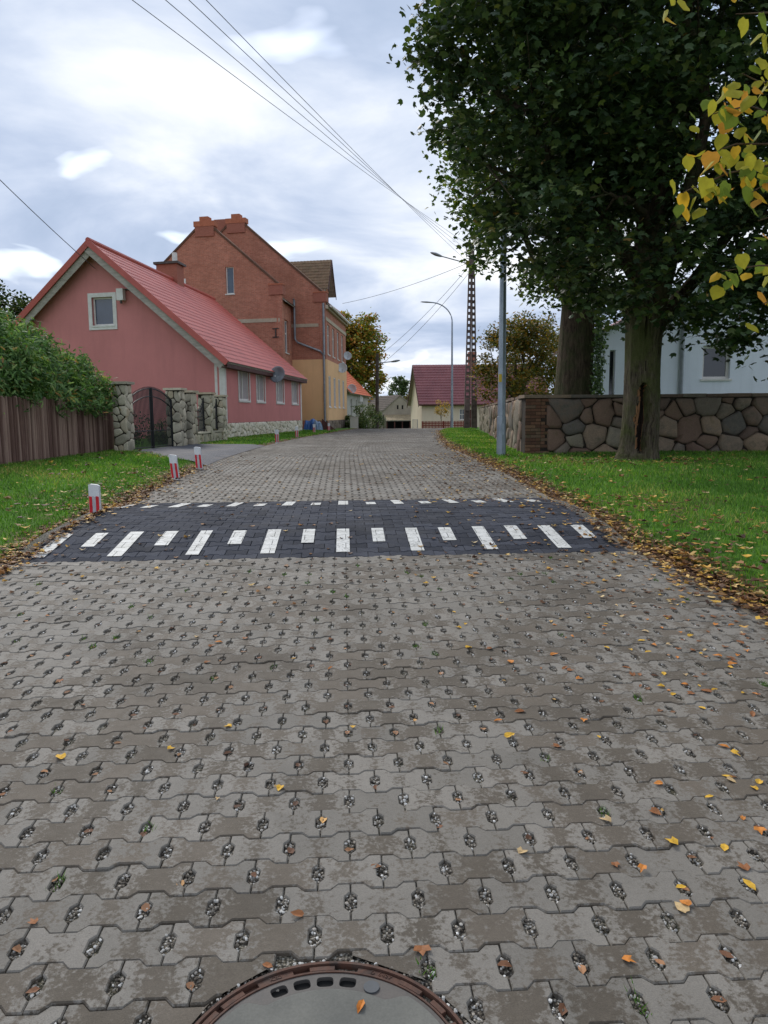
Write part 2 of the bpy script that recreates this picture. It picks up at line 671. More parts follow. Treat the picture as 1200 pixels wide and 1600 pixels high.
# ---- lawns either side
def lawn(name, side):
    s = np.concatenate([np.arange(-4, 22, 0.25), np.arange(22, 58, 0.6), np.arange(58, 120, 4)])
    d = np.concatenate([[0, 0.04, 0.1, 0.2, 0.32, 0.5], np.arange(0.75, 9, 0.3), np.arange(9, 20, 1.0), [25, 40, 70]])
    D, S = np.meshgrid(d, s, indexing='ij')
    e = edge_l(S) if side < 0 else edge_r(S) + 0.085
    U = e + side * D

    def z(u, s, x, y):
        lift = 0.055 * np.clip(D / 0.4, 0, 1) - 0.02
        n = np.where(D < 9, 0.025 * hnoise(x, y, 3 + side) * np.clip(D / 1.2, 0, 1), 0)
        return g_y(y) + lift + n + 0.0 * s
    o = grid_mesh(name, U, S, z, M_LAWN, uvx=D)
    return struct(o)


lawn('lawn_left', -1)
lawn('lawn_right', 1)


def lawn_z(x, y, d, side):
    return g_y(y) + 0.055 * np.clip(d / 0.4, 0, 1) - 0.02 + 0.025 * hnoise(x, y, 3 + side) * np.clip(d / 1.2, 0, 1)


# ---- pavers
def inset(poly, d):
    n = len(poly); out = []
    for i in range(n):
        p0, p1, p2 = Vector(poly[i - 1]), Vector(poly[i]), Vector(poly[(i + 1) % n])
        e1 = (p1 - p0).normalized(); e2 = (p2 - p1).normalized()
        n1 = Vector((-e1.y, e1.x)); n2 = Vector((-e2.y, e2.x))
        m = (n1 + n2)
        m = m / max(0.35, m.dot(n1))
        out.append((p1.x + m.x * d, p1.y + m.y * d))
    return out


def paver_outline(hole=True):
    g, gy = 0.0017, 0.0015
    hy, wy = 0.0825 - gy, 0.0575 - gy
    right = [(0.037, -wy), (0.060, -hy), (0.1 - g, -hy)]
    if hole:
        right += [(0.1 - g, -0.043), (0.0815, -0.024), (0.0815, 0.024), (0.1 - g, 0.043)]
    right += [(0.1 - g, hy), (0.060, hy), (0.037, wy)]
    left = [(-x, y) for x, y in reversed(right)]
    return right + left


def paver_template(hole, detail=True):
    o = paver_outline(hole)
    n = len(o)
    if detail == 'top':
        return np.array([(x, y, 0.0) for x, y in inset(o, 0.002)]), [tuple(range(n))]
    if detail:
        i1 = inset(o, 0.0032)
        v = [(x, y, -0.045) for x, y in o] + [(x, y, -0.0042) for x, y in o] + [(x, y, 0.0) for x, y in i1]
        rings = 3
    else:
        i1 = inset(o, 0.002)
        v = [(x, y, -0.02) for x, y in o] + [(x, y, 0.0) for x, y in i1]
        rings = 2
    f = []
    for r in range(rings - 1):
        for i in range(n):
            j = (i + 1) % n
            f.append((r * n + i, r * n + j, (r + 1) * n + j, (r + 1) * n + i))
    f.append(tuple((rings - 1) * n + i for i in range(n)))
    v = np.array(v)
    return v, f


MH_C = (-0.065, 1.505)      # manhole centre (u, s)
MH_R = 0.352

cells = []
for r in range(-4, 402):
    s = r * PITCH_S
    L, Rr = float(edge_l(s)), float(edge_r(s))
    off = 0.1 if r % 2 else 0.0
    k0 = math.floor((L - 0.1 - off) / 0.2); k1 = math.ceil((min(Rr, 10) + 0.1 - off) / 0.2)
    for kk in range(k0, k1 + 1):
        u = off + kk * 0.2
        if L - 0.07 < u < Rr + 0.07:
            cells.append((u, s, 1 if ROW0 <= r <= ROW1 else 0))
cells = np.array(cells)
dm = np.hypot(cells[:, 0] - MH_C[0], cells[:, 1] - MH_C[1])
cells = cells[dm > MH_R - 0.035]
dm = np.hypot(cells[:, 0] - MH_C[0], cells[:, 1] - MH_C[1])
near_mh = dm < MH_R + 0.13

cx, cy = us_xy(cells[:, 0], cells[:, 1])
cz = surf(cells[:, 0], cells[:, 1])
inv = CAM_M3.inverted()
rel = np.stack([cx, cy, cz - CAM_Z], 1) @ np.array(inv).T
zc = -rel[:, 2]
ppx = 600 + 1200 * rel[:, 0] / np.maximum(zc, 1e-3)
ppy = 800 - 1200 * rel[:, 1] / np.maximum(zc, 1e-3)
inframe = (zc > 0.3) & (ppx > -60) & (ppx < 1260) & (ppy > 0) & (ppy < 1660)
at_edge = (cells[:, 0] - edge_l(cells[:, 1]) < 0.1) | (edge_r(cells[:, 1]) - cells[:, 0] < 0.1)

speed_table = thing('speed_bump', 'raised speed bump of dark charcoal pavers with white painted stripes across the road', 'speed bump',
                    (*[float(a) for a in us_xy(0, BUMP0 + 1.7)], float(surf(0, BUMP0 + 1.7)) - 0.1))


def make_piece_mesh(name, tv, tf, mat):
    me = bpy.data.meshes.new(name)
    me.from_pydata([tuple(v) for v in tv], [], tf)
    uv = me.uv_layers.new(name='UVMap')
    li = [l.vertex_index for l in me.loops]
    for i, vi in enumerate(li):
        uv.data[i].uv = (tv[vi][0] / 0.2 + 0.5, tv[vi][1] / 0.2 + 0.5)
    me.materials.append(mat)
    me.update()
    return me


def frame_us(u, s):
    x, y = us_xy(u, s)
    e = 0.02
    x1, y1 = us_xy(u, s + e); x0, y0 = us_xy(u, s - e)
    t = Vector((float(x1 - x0), float(y1 - y0), float(surf(u, s + e) - surf(u, s - e)))).normalized()
    h = float(np.interp(s, _S, _H))
    a = Vector((math.cos(h), -math.sin(h), 0))
    n = a.cross(t).normalized()
    m = Matrix((a, t, n)).transposed().to_4x4()
    m.translation = Vector((float(x), float(y), float(surf(u, s))))
    return m


def single_pavers(idx, name, me, parent):
    out = []
    for i in idx:
        o = bpy.data.objects.new(name, me)
        col.objects.link(o)
        m = frame_us(cells[i, 0], cells[i, 1])
        jz = random.gauss(0, 0.0018)
        o.matrix_world = m @ Matrix.Translation((0, 0, jz)) @ Matrix.Rotation(random.gauss(0, 0.009), 4, 'X') @ Matrix.Rotation(random.gauss(0, 0.009), 4, 'Y')
        attach(o, parent)
        out.append(o)
    return out


def joined_pavers(idx, name, hole, mat, parent, detail):
    tv, tf = paver_template(hole, detail)
    n, k = len(idx), len(tv)
    c = cells[idx]
    U = c[:, 0][:, None] + tv[None, :, 0]
    S = c[:, 1][:, None] + tv[None, :, 1]
    U = np.minimum(np.maximum(U, edge_l(S)), edge_r(S) - 0.002)
    x, y = us_xy(U, S)
    jz = rng.normal(0, 0.0018, n)[:, None]
    tx = rng.normal(0, 0.009, n)[:, None]; ty = rng.normal(0, 0.009, n)[:, None]
    z = g_y(y) + bump_h(S) + tv[None, :, 2] + jz + tx * tv[None, :, 0] + ty * tv[None, :, 1]
    V = np.stack([x, y, z], -1).reshape(-1, 3)
    counts = [len(f) for f in tf]; fi = [i for f in tf for i in f]
    C, I = replicate(tv, counts, fi, n)
    uv = np.tile(np.stack([tv[:, 0] / 0.2 + 0.5, tv[:, 1] / 0.2 + 0.5], -1), (n, 1))
    rnd = np.repeat(rng.random((n, 3)), k, 0)
    return np_mesh(name, V, C, I, mat, parent, uv=uv, rnd=rnd)


grey = cells[:, 2] == 0
order = np.argsort(zc)
pick_g = [i for i in order if grey[i] and inframe[i] and not at_edge[i]][:300]
pick_d = [i for i in order if not grey[i] and inframe[i] and not at_edge[i]][:300]
tv, tf = paver_template(True, True)
me_g = make_piece_mesh('paver', tv, tf, M_PAV_I)
tvd, tfd = paver_template(False, True)
me_d = make_piece_mesh('dark_paver', tvd, tfd, M_DARK_I)
near_objs = dict(zip(pick_g, single_pavers(pick_g, 'paver', me_g, road)))
single_pavers(pick_d, 'dark_paver', me_d, speed_table)
# pavers beside the manhole are sawn off straight
for i in pick_g + []:
    if near_mh[i]:
        o = near_objs[i]
        me = me_g.copy(); o.data = me
        c = Vector((MH_C[0] - cells[i, 0], MH_C[1] - cells[i, 1], 0))
        dirv = c.normalized()
        co = c - dirv * (MH_R + 0.012)
        bm = bmesh.new(); bm.from_mesh(me)
        bmesh.ops.bisect_plane(bm, geom=bm.verts[:] + bm.edges[:] + bm.faces[:], plane_co=co, plane_no=dirv, clear_outer=True)
        be = [e for e in bm.edges if e.is_boundary and all(abs((v.co - co).dot(dirv)) < 1e-4 for v in e.verts)]
        if be:
            bmesh.ops.edgeloop_fill(bm, edges=be)
        bm.to_mesh(me); bm.free()
rest = np.setdiff1d(np.arange(len(cells)), np.array(pick_g + pick_d))
rg = rest[(cells[rest, 2] == 0)]
rg = rg[~near_mh[rg] | (dm[rg] > MH_R + 0.1)]
stuff(joined_pavers(rg[(zc[rg] < 9)], 'near_paving', True, M_PAV_J, road, True))
stuff(joined_pavers(rg[(zc[rg] >= 9) & (zc[rg] < 17)], 'middle_paving', True, M_PAV_J, road, False))
stuff(joined_pavers(rg[(zc[rg] >= 17)], 'far_paving', True, M_PAV_J, road, 'top'))
stuff(joined_pavers(rest[cells[rest, 2] == 1], 'dark_paving', False, M_DARK_J, speed_table, True))

# ---- white stripes: paint on the paver tops, broken at every joint
def clip_rect(poly, x0, x1, y0, y1):
    def cl(p, f, inter):
        out = []
        for i in range(len(p)):
            a, b = p[i - 1], p[i]
            fa, fb = f(a), f(b)
            if fb:
                if not fa: out.append(inter(a, b))
                out.append(b)
            elif fa:
                out.append(inter(a, b))
        return out
    ix = lambda X: (lambda a, b: (X, a[1] + (b[1] - a[1]) * (X - a[0]) / (b[0] - a[0])))
    iy = lambda Y: (lambda a, b: (a[0] + (b[0] - a[0]) * (Y - a[1]) / (b[1] - a[1]), Y))
    for f, it in ((lambda p: p[0] >= x0, ix(x0)), (lambda p: p[0] <= x1, ix(x1)), (lambda p: p[1] >= y0, iy(y0)), (lambda p: p[1] <= y1, iy(y1))):
        if len(poly) < 3: return []
        poly = cl(poly, f, it)
    return poly


dk = cells[cells[:, 2] == 1]
# paint bridges the rims of the blocks: only a hair of joint stays open
top_outline = inset(paver_outline(False), 0.0008)


def stripe(u0, u1, s0, s1):
    vs, fs = [], []
    for (u, s, _) in dk[(np.abs(dk[:, 0] - (u0 + u1) / 2) < 0.3) & (dk[:, 1] > s0 - 0.12) & (dk[:, 1] < s1 + 0.12)]:
        jit = lambda a: a
        p = clip_rect([(u + a, s + b) for a, b in top_outline], u0, u1, s0, s1)
        if len(p) < 3: continue
        b = len(vs)
        P = np.array(p)
        x, y = us_xy(P[:, 0], P[:, 1])
        z = surf(P[:, 0], P[:, 1]) + 0.0055
        vs += list(zip(x, y, z)); fs.append(tuple(range(b, b + len(p))))
    if fs:
        mesh_obj('white_stripe', vs, fs, M_WPAINT, speed_table)


sp = 0.343
for i in range(16):
    uc = -2.77 + i * sp
    if uc > float(edge_r(8)) - 0.1: break
    long_ = (i % 2 == 0)
    jw = random.uniform(-0.008, 0.008)
    stripe(uc - 0.062 + jw, uc + 0.062, BUMP0 + (0.14 if long_ else 0.46), BUMP0 + 0.94 + random.uniform(-0.02, 0.02))
    stripe(uc - 0.062 + jw, uc + 0.062, BUMP1 - 0.92, BUMP1 - (0.12 if long_ else 0.45))

# ---- kerb on the right
kerb = struct(mesh_obj('kerb', *(lambda: (lambda S: (
    [(*[float(a) for a in us_xy(edge_r(s) + (0.002 if q == 0 else 0.083), s)], float(surf(edge_r(s), s)) - 0.02) for s in S for q in (0, 1)],
    [(2 * i, 2 * i + 1, 2 * i + 3, 2 * i + 2) for i in range(len(S) - 1)]))(np.arange(0, 56, 0.5)))(), M_KERB))
for q in range(0, 54):
    s0, s1 = q * 1.0 + 0.006, q * 1.0 + 0.994
    m = MB()
    dz = random.uniform(-0.006, 0.008) - (0.02 if q < 6 else 0)
    vs = []
    for s in (s0, s1):
        for (a, zz) in ((0.002, -0.1), (0.002, 0.008), (0.008, 0.016), (0.076, 0.016), (0.082, 0.008), (0.082, -0.1)):
            x, y = us_xy(edge_r(s) + a, s)
            vs.append((float(x), float(y), float(surf(edge_r(s), s)) * 1.0 - float(bump_h(s)) * 0.35 + zz + dz))
    fs = [(i, i + 1, i + 7, i + 6) for i in range(5)] + [(0, 5, 4, 3, 2, 1), (6, 7, 8, 9, 10, 11)]
    m.add(vs, fs).build('kerb_stone', M_KERB, kerb)

# ---- pebbles in the nearer paver holes
ico_v = []; ico_f = []
_bm = bmesh.new(); bmesh.ops.create_icosphere(_bm, subdivisions=1, radius=1.0)
ico_v = np.array([v.co[:] for v in _bm.verts]); ico_f = [[v.index for v in f.verts] for f in _bm.faces]
_bm.free()


def pebbles(name, U, S, size, zoff, parent=None):
    n = len(U)
    sc = size[:, None, None] * rng.uniform(0.6, 1.15, (n, 1, 3))
    a = rng.uniform(0, 6.28, n)
    v = ico_v[None] * sc * rng.uniform(0.8, 1.2, (n, len(ico_v), 1))
    ca, sa = np.cos(a)[:, None], np.sin(a)[:, None]
    x = v[..., 0] * ca - v[..., 1] * sa; y = v[..., 0] * sa + v[..., 1] * ca
    X, Y = us_xy(U, S)
    Z = surf(U, S) + zoff
    V = np.stack([x + X[:, None], y + Y[:, None], v[..., 2] + Z[:, None]], -1).reshape(-1, 3)
    C, I = replicate(ico_v, [3] * len(ico_f), [i for f in ico_f for i in f], n)
    rnd = np.repeat(rng.random((n, 3)), len(ico_v), 0)
    o = np_mesh(name, V, C, I, M_PEBBLE, parent, rnd=rnd)
    return stuff(o)


hu, hs = [], []
for (u, s, d) in cells[(cells[:, 2] == 0) & (zc < 7.3) & inframe]:
    n = 24 if s < 3.2 else (12 if s < 4.6 else 6)
    hu += list(u + 0.1 + rng.uniform(-0.015, 0.015, n)); hs += list(s + rng.uniform(-0.04, 0.04, n))
hu, hs = np.array(hu), np.array(hs)
pebbles('hole_gravel', hu, hs, rng.uniform(0.003, 0.0062, len(hu)) * np.where(hs > 4.6, 1.35, 1.0), rng.uniform(-0.012, -0.004, len(hu)), road)
# loose stones round the manhole frame
_a = rng.uniform(0, 6.28, 420); _r = MH_R + rng.uniform(0.0, 0.018, 420)
pebbles('frame_gravel', MH_C[0] + _r * np.cos(_a), MH_C[1] + _r * np.sin(_a), rng.uniform(0.003, 0.006, 420), rng.uniform(-0.01, 0.0, 420), road)

# ---- manhole
M_IRON = rough_mat('rusty_cast_iron', lin(56, 46, 42), lin(92, 64, 52), 18, 0.75, 0.5, 120, 0.003, c3=lin(78, 68, 62))
M_LID = rough_mat('iron_lid', lin(78, 76, 74), lin(98, 92, 87), 9, 0.6, 0.25, 150, 0.002)
M_LIDC = rough_mat('lid_concrete', lin(100, 100, 95), lin(118, 117, 110), 5, 0.85, 0.25, 160, 0.002)
M_PLUG = rough_mat('grey_plug', lin(62, 66, 70), lin(80, 84, 88), 6, 0.5, 0.1, 90, 0.002)
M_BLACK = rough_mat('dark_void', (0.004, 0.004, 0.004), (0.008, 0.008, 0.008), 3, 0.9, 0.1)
mh_m = frame_us(*MH_C)
mh = thing('manhole_cover', 'round manhole cover with rusty iron rim and grey concrete filled lid', 'manhole cover', mh_m.translation)


def mhp(x, y, z):
    return mh_m @ Vector((x, y, z))


def ring(name, r0, r1, z0, z1, mat, a0=0.0, a1=2 * math.pi, seg=96, parent=None):
    vs, fs = [], []
    full = abs(a1 - a0 - 2 * math.pi) < 1e-6
    n = seg if full else seg + 1
    for i in range(n):
        a = a0 + (a1 - a0) * i / seg
        for (r, z) in ((r0, z0), (r0, z1), (r1, z1), (r1, z0)):
            vs.append(mhp(r * math.cos(a), r * math.sin(a), z))
    for i in range(seg):
        j = (i + 1) % n
        for q in range(4):
            q2 = (q + 1) % 4
            fs.append((i * 4 + q, j * 4 + q, j * 4 + q2, i * 4 + q2))
    if not full:
        fs += [(0, 1, 2, 3), tuple((n - 1) * 4 + q for q in (3, 2, 1, 0))]
    m = MB(); m.add(vs, fs)
    return m.build(name, mat, parent or mh)


ring('outer_rim', MH_R - 0.008, MH_R, -0.06, 0.006, M_IRON)
ring('frame', 0.320, MH_R - 0.008, -0.06, -0.012, M_IRON)
ring('inner_rim', 0.318, 0.323, -0.06, 0.003, M_IRON)
# raised blocks round the frame; two carry lettering
na = 26
for i in range(na):
    a = 2 * math.pi * i / na + 0.06
    ad = math.degrees(a) % 360
    if 46 < ad < 77 or 95 < ad < 122:
        continue
    ring('rim_block', 0.3255, 0.3395, -0.014, 0.002, M_IRON, a, a + 2 * math.pi / na * random.choice([0.55, 0.72, 0.8]), 6)
for a0, a1 in ((54, 76), (105, 121)):
    ring('lettering_plate', 0.324, 0.341, -0.014, 0.0, M_IRON, R(a0), R(a1), 8)


def arc_text(txt, rad, mid_deg, size):
    step = size * 0.82 / rad
    for i, ch in enumerate(txt):
        if ch == ' ': continue
        a = R(mid_deg) - (i - (len(txt) - 1) / 2) * step
        cu = bpy.data.curves.new('letter', 'FONT')
        cu.body = ch; cu.size = size * 1.35; cu.extrude = 0.0012; cu.align_x = 'CENTER'; cu.align_y = 'CENTER'
        tmp = bpy.data.objects.new('letter', cu); col.objects.link(tmp)
        dg = bpy.context.evaluated_depsgraph_get()
        me = bpy.data.meshes.new_from_object(tmp.evaluated_get(dg))
        bpy.data.objects.remove(tmp)
        o = bpy.data.objects.new('letter', me); col.objects.link(o)
        me.materials.clear(); me.materials.append(M_IRON)
        o.matrix_world = mh_m @ Matrix.Translation((rad * math.cos(a), rad * math.sin(a), 0.0006)) @ Matrix.Rotation(a - math.pi / 2, 4, 'Z')
        attach(o, mh)


arc_text('KZO', 0.3325, 113, 0.0125)
arc_text('D 6427', 0.3325, 65, 0.0115)
# lid: iron with four slots, concrete fill in the middle
lid_out = [(0.3165 * math.cos(a), 0.3165 * math.sin(a)) for a in np.linspace(0, 2 * math.pi, 80, endpoint=False)]
slots = []
for ad in (114, 102.3, 90.7, 79.2):
    c = Vector((0.288 * math.cos(R(ad)), 0.288 * math.sin(R(ad))))
    t = Vector((-math.sin(R(ad)), math.cos(R(ad)))); nrm = Vector((math.cos(R(ad)), math.sin(R(ad))))
    pts = []
    for k in range(20):
        a = 2 * math.pi * k / 20
        ca, sa = math.cos(a), math.sin(a)
        ex = math.copysign(abs(ca) ** 0.5, ca) * 0.0215; ey = math.copysign(abs(sa) ** 0.6, sa) * 0.0165
        q = c + t * ex + nrm * ey
        pts.append((q.x, q.y))
    slots.append(pts[::-1])


def plate_with_holes(outer, holes, z0, z1, mat, name, parent, tf):
    loops = [outer] + holes
    vs2 = [p for l in loops for p in l]
    tris = tessellate_polygon([[Vector((p[0], p[1], 0)) for p in l] for l in loops])
    n = len(vs2)
    vs = [tf(p[0], p[1], z1) for p in vs2] + [tf(p[0], p[1], z0) for p in vs2]
    fs = [tuple(t) for t in tris] + [tuple(i + n for i in reversed(t)) for t in tris]
    b = 0
    for l in loops:
        k = len(l)
        for i in range(k):
            j = (i + 1) % k
            fs.append((b + i, b + j, b + n + j, b + n + i))
        b += k
    m = MB(); m.add(vs, fs)
    return m.build(name, mat, parent)


lid = plate_with_holes(lid_out, slots, -0.0105, 0.0, M_LID, 'lid', mh, mhp)
ring('slot_shade_disc', 0.0, 0.317, -0.0118, -0.0108, M_BLACK, seg=48)  # black disc close under the lid, paints the darkness seen through the slots
fill = []
for a in np.linspace(0, 2 * math.pi, 120, endpoint=False):
    ad = math.degrees(a)
    w = min(1, max(0, (abs(ad - 90) - 33) / 9))
    w = w * w * (3 - 2 * w)
    r_ = 0.262 * (1 - w) + 0.305 * w
    fill.append((r_ * math.cos(a), r_ * math.sin(a)))
plate_with_holes(fill, [], -0.005, 0.0022, M_LIDC, 'concrete_fill', mh, mhp)
plug = [(0.285 * math.cos(R(66.5)) + 0.02 * math.cos(a), 0.285 * math.sin(R(66.5)) + 0.02 * math.sin(a)) for a in np.linspace(0, 2 * math.pi, 32, endpoint=False)]
plate_with_holes(plug, [], -0.004, 0.004, M_PLUG, 'plug', mh, mhp)

# ================================================================== BUILDING HELPERS
ZUP = Vector((0, 0, 1))


def stucco(name, c, amp=0.12, stain=0.0):
    k = NM(name)
    p = k.pos()
    f = k.noise(p, 0.7, 6, 0.6)
    c1 = tuple(x * (1 - amp) for x in c); c2 = tuple(min(1, x * (1 + amp)) for x in c)
    cc = k.ramp(f, [(0.3, c1), (0.7, c2)])
    st = k.noise(k.mapping(p, scale=(1.5, 1.5, 0.18)), 2.2, 5, 0.6)
    cc = k.mix(k.ramp(st, [(0.5, 0.0), (0.8, 0.35 + stain)]), cc, tuple(x * 0.72 for x in c))
    f2 = k.noise(p, 90, 4, 0.6)
    cc = k.mix(0.25, cc, k.ramp(f2, [(0.3, 0.6), (0.7, 1.1)]), 'MULTIPLY')
    return k.finish(cc, 0.9, k.bump(f2, 0.5, 0.006), spec=0.2)


def brick_material(name, c1, c2, mortar, w=0.25, h=0.077):
    k = NM(name)
    uv = k.node('ShaderNodeUVMap').outputs[0]
    b = k.node('ShaderNodeTexBrick')
    k.l.new(uv, b.inputs['Vector'])
    b.inputs['Scale'].default_value = 1.0
    b.inputs['Brick Width'].default_value = w; b.inputs['Row Height'].default_value = h
    b.inputs['Mortar Size'].default_value = 0.008; b.inputs['Bias'].default_value = -0.1
    k.set(b.inputs['Color1'], c1); k.set(b.inputs['Color2'], c2); k.set(b.inputs['Mortar'], mortar)
    p = k.pos()
    c = k.mix(k.ramp(k.noise(p, 0.8, 6, 0.65), [(0.35, 0.0), (0.75, 0.55)]), b.outputs['Color'], tuple(x * 0.5 for x in c1))
    c = k.mix(0.5, c, k.ramp(k.noise(p, 6.0, 5, 0.7), [(0.3, 0.65), (0.7, 1.2)]), 'MULTIPLY')
    inv = k.math('SUBTRACT', 1.0, b.outputs['Fac'])
    return k.finish(c, 0.9, k.bump(inv, 0.6, 0.01), spec=0.2)


def roof_mat(name, c1, c2, rough=0.5, scale=2.0, moss=None):
    k = NM(name)
    p = k.pos()
    c = k.ramp(k.noise(p, scale, 6, 0.65), [(0.3, c1), (0.7, c2)])
    if moss:
        c = k.mix(k.ramp(k.noise(p, 3.5, 6, 0.7), [(0.5, 0.0), (0.7, 0.7)]), c, moss)
    c = k.mix(0.3, c, k.ramp(k.noise(p, 30, 4, 0.6), [(0.3, 0.6), (0.7, 1.1)]), 'MULTIPLY')
    return k.finish(c, rough, spec=0.35)


M_MAROON = stucco('maroon_render', lin(204, 132, 128), 0.07)
M_CREAM = stucco('cream_render', lin(226, 212, 188), 0.06)
M_OCHRE = stucco('ochre_render', lin(230, 186, 138), 0.06)
M_WHITEW = stucco('white_render', lin(226, 230, 238), 0.05)
M_GREYW = stucco('grey_render', lin(182, 178, 168), 0.14, 0.3)
M_BARN = stucco('old_grey_render', lin(160, 150, 134), 0.2, 0.4)
M_TRIM = rough_mat('white_trim', lin(214, 208, 200), lin(232, 228, 222), 5, 0.7, 0.2, 60, 0.003)
M_SOFFIT = rough_mat('soffit_board', lin(150, 142, 132), lin(182, 174, 162), 3, 0.85, 0.4, 40, 0.004, vs=(1, 1, 4))
M_FASCIA = rough_mat('dark_fascia', lin(74, 44, 40), lin(96, 58, 52), 3, 0.7, 0.3, 40, 0.004)
M_REDROOF = roof_mat('red_metal_tile', lin(170, 80, 70), lin(194, 98, 86), 0.42, 0.8)
M_PURPROOF = roof_mat('purple_metal_tile', lin(112, 62, 66), lin(132, 78, 80), 0.5, 0.6)
M_ORANGEROOF = roof_mat('orange_clay_tile', lin(196, 96, 62), lin(222, 124, 84), 0.7, 1.5)
M_BROWNROOF = roof_mat('brown_clay_tile', lin(104, 84, 66), lin(138, 112, 86), 0.85, 2.5, lin(96, 90, 62))
M_OLDROOF = roof_mat('old_dark_roof', lin(62, 52, 46), lin(88, 76, 66), 0.85, 1.5, lin(92, 84, 70))
M_SHEDROOF = roof_mat('shed_sheet_roof', lin(120, 106, 82), lin(158, 142, 112), 0.85, 1.2, lin(92, 84, 60))
M_BRICK = brick_material('old_red_brick', lin(198, 128, 104), lin(172, 106, 86), lin(178, 152, 134))
M_BRICKP = rough_mat('plain_brick', lin(150, 94, 78), lin(172, 112, 94), 9, 0.9, 0.5, 30, 0.01, vs=(1, 1, 3))
M_CAP = rough_mat('orange_cap_brick', lin(168, 100, 74), lin(190, 118, 90), 5, 0.85, 0.4, 30, 0.01)
M_COPING = rough_mat('dark_coping', lin(88, 64, 52), lin(116, 84, 66), 4, 0.9, 0.5, 30, 0.01)
M_BAND = rough_mat('pale_band', lin(176, 160, 138), lin(196, 182, 160), 3, 0.9, 0.3, 40, 0.004)
M_ZINC = rough_mat('zinc_pipe', lin(128, 132, 136), lin(156, 160, 164), 4, 0.45, 0.1, 50, 0.002, metal=0.5)
M_DARKPIPE = rough_mat('dark_gutter', lin(70, 62, 58), lin(92, 82, 76), 4, 0.5, 0.1, 50, 0.002)


def glass_material(name, tint, rough=0.08):
    k = NM(name)
    p = k.pos()
    c = k.ramp(k.noise(p, 1.3, 3), [(0.3, tuple(x * 0.7 for x in tint)), (0.7, tint)])
    return k.finish(c, rough, spec=0.8)


M_GLASS = glass_material('window_glass', lin(70, 82, 100))
M_GLASSD = glass_material('dark_window_glass', lin(48, 50, 54))
M_CURTAIN = rough_mat('net_curtain', lin(150, 140, 140), lin(186, 176, 174), 12, 0.9, 0.4, 30, 0.01, vs=(6, 6, 0.6))


def wall(name, parent, O, ux, outer, holes, depth, mat, tilt=None):
    """polygon wall with openings; outer/holes in metres (a along ux, b up); outward = ux x up"""
    O = Vector(O); ux = Vector(ux).normalized()
    n = ux.cross(ZUP).normalized()
    hp = [[(a0, b0), (a0, b1), (a1, b1), (a1, b0)] for (a0, b0, a1, b1) in holes]
    loops = [list(outer)] + hp
    vs2 = [p for l in loops for p in l]
    tris = tessellate_polygon([[Vector((p[0], p[1], 0)) for p in l] for l in loops])
    k = len(vs2)
    f3 = lambda p, d: O + ux * p[0] + ZUP * p[1] - n * d
    vs = [f3(p, 0) for p in vs2] + [f3(p, depth) for p in vs2]
    fs = []
    for t in tris:
        a, b, c = (Vector((*vs2[i], 0)) for i in t)
        if (b - a).cross(c - a).z < 0: t = (t[0], t[2], t[1])
        fs.append(tuple(t)); fs.append(tuple(i + k for i in reversed(t)))
    b = 0
    uvs = [p for p in vs2] * 2
    for l in loops:
        m = len(l)
        for i in range(m):
            j = (i + 1) % m
            fs.append((b + i, b + j, b + k + j, b + k + i))
        b += m
    me = bpy.data.meshes.new(name)
    me.from_pydata([tuple(v) for v in vs], [], fs)
    uvl = me.uv_layers.new(name='UVMap')
    for i, l in enumerate(me.loops):
        p = uvs[l.vertex_index]
        dd = depth if l.vertex_index >= k else 0.0
        uvl.data[i].uv = (p[0] + dd, p[1])
    bm = bmesh.new(); bm.from_mesh(me); bmesh.ops.recalc_face_normals(bm, faces=bm.faces); bm.to_mesh(me); bm.free()
    me.materials.append(mat); me.update()
    o = bpy.data.objects.new(name, me); col.objects.link(o)
    if parent is not None: attach(o, parent)
    return o


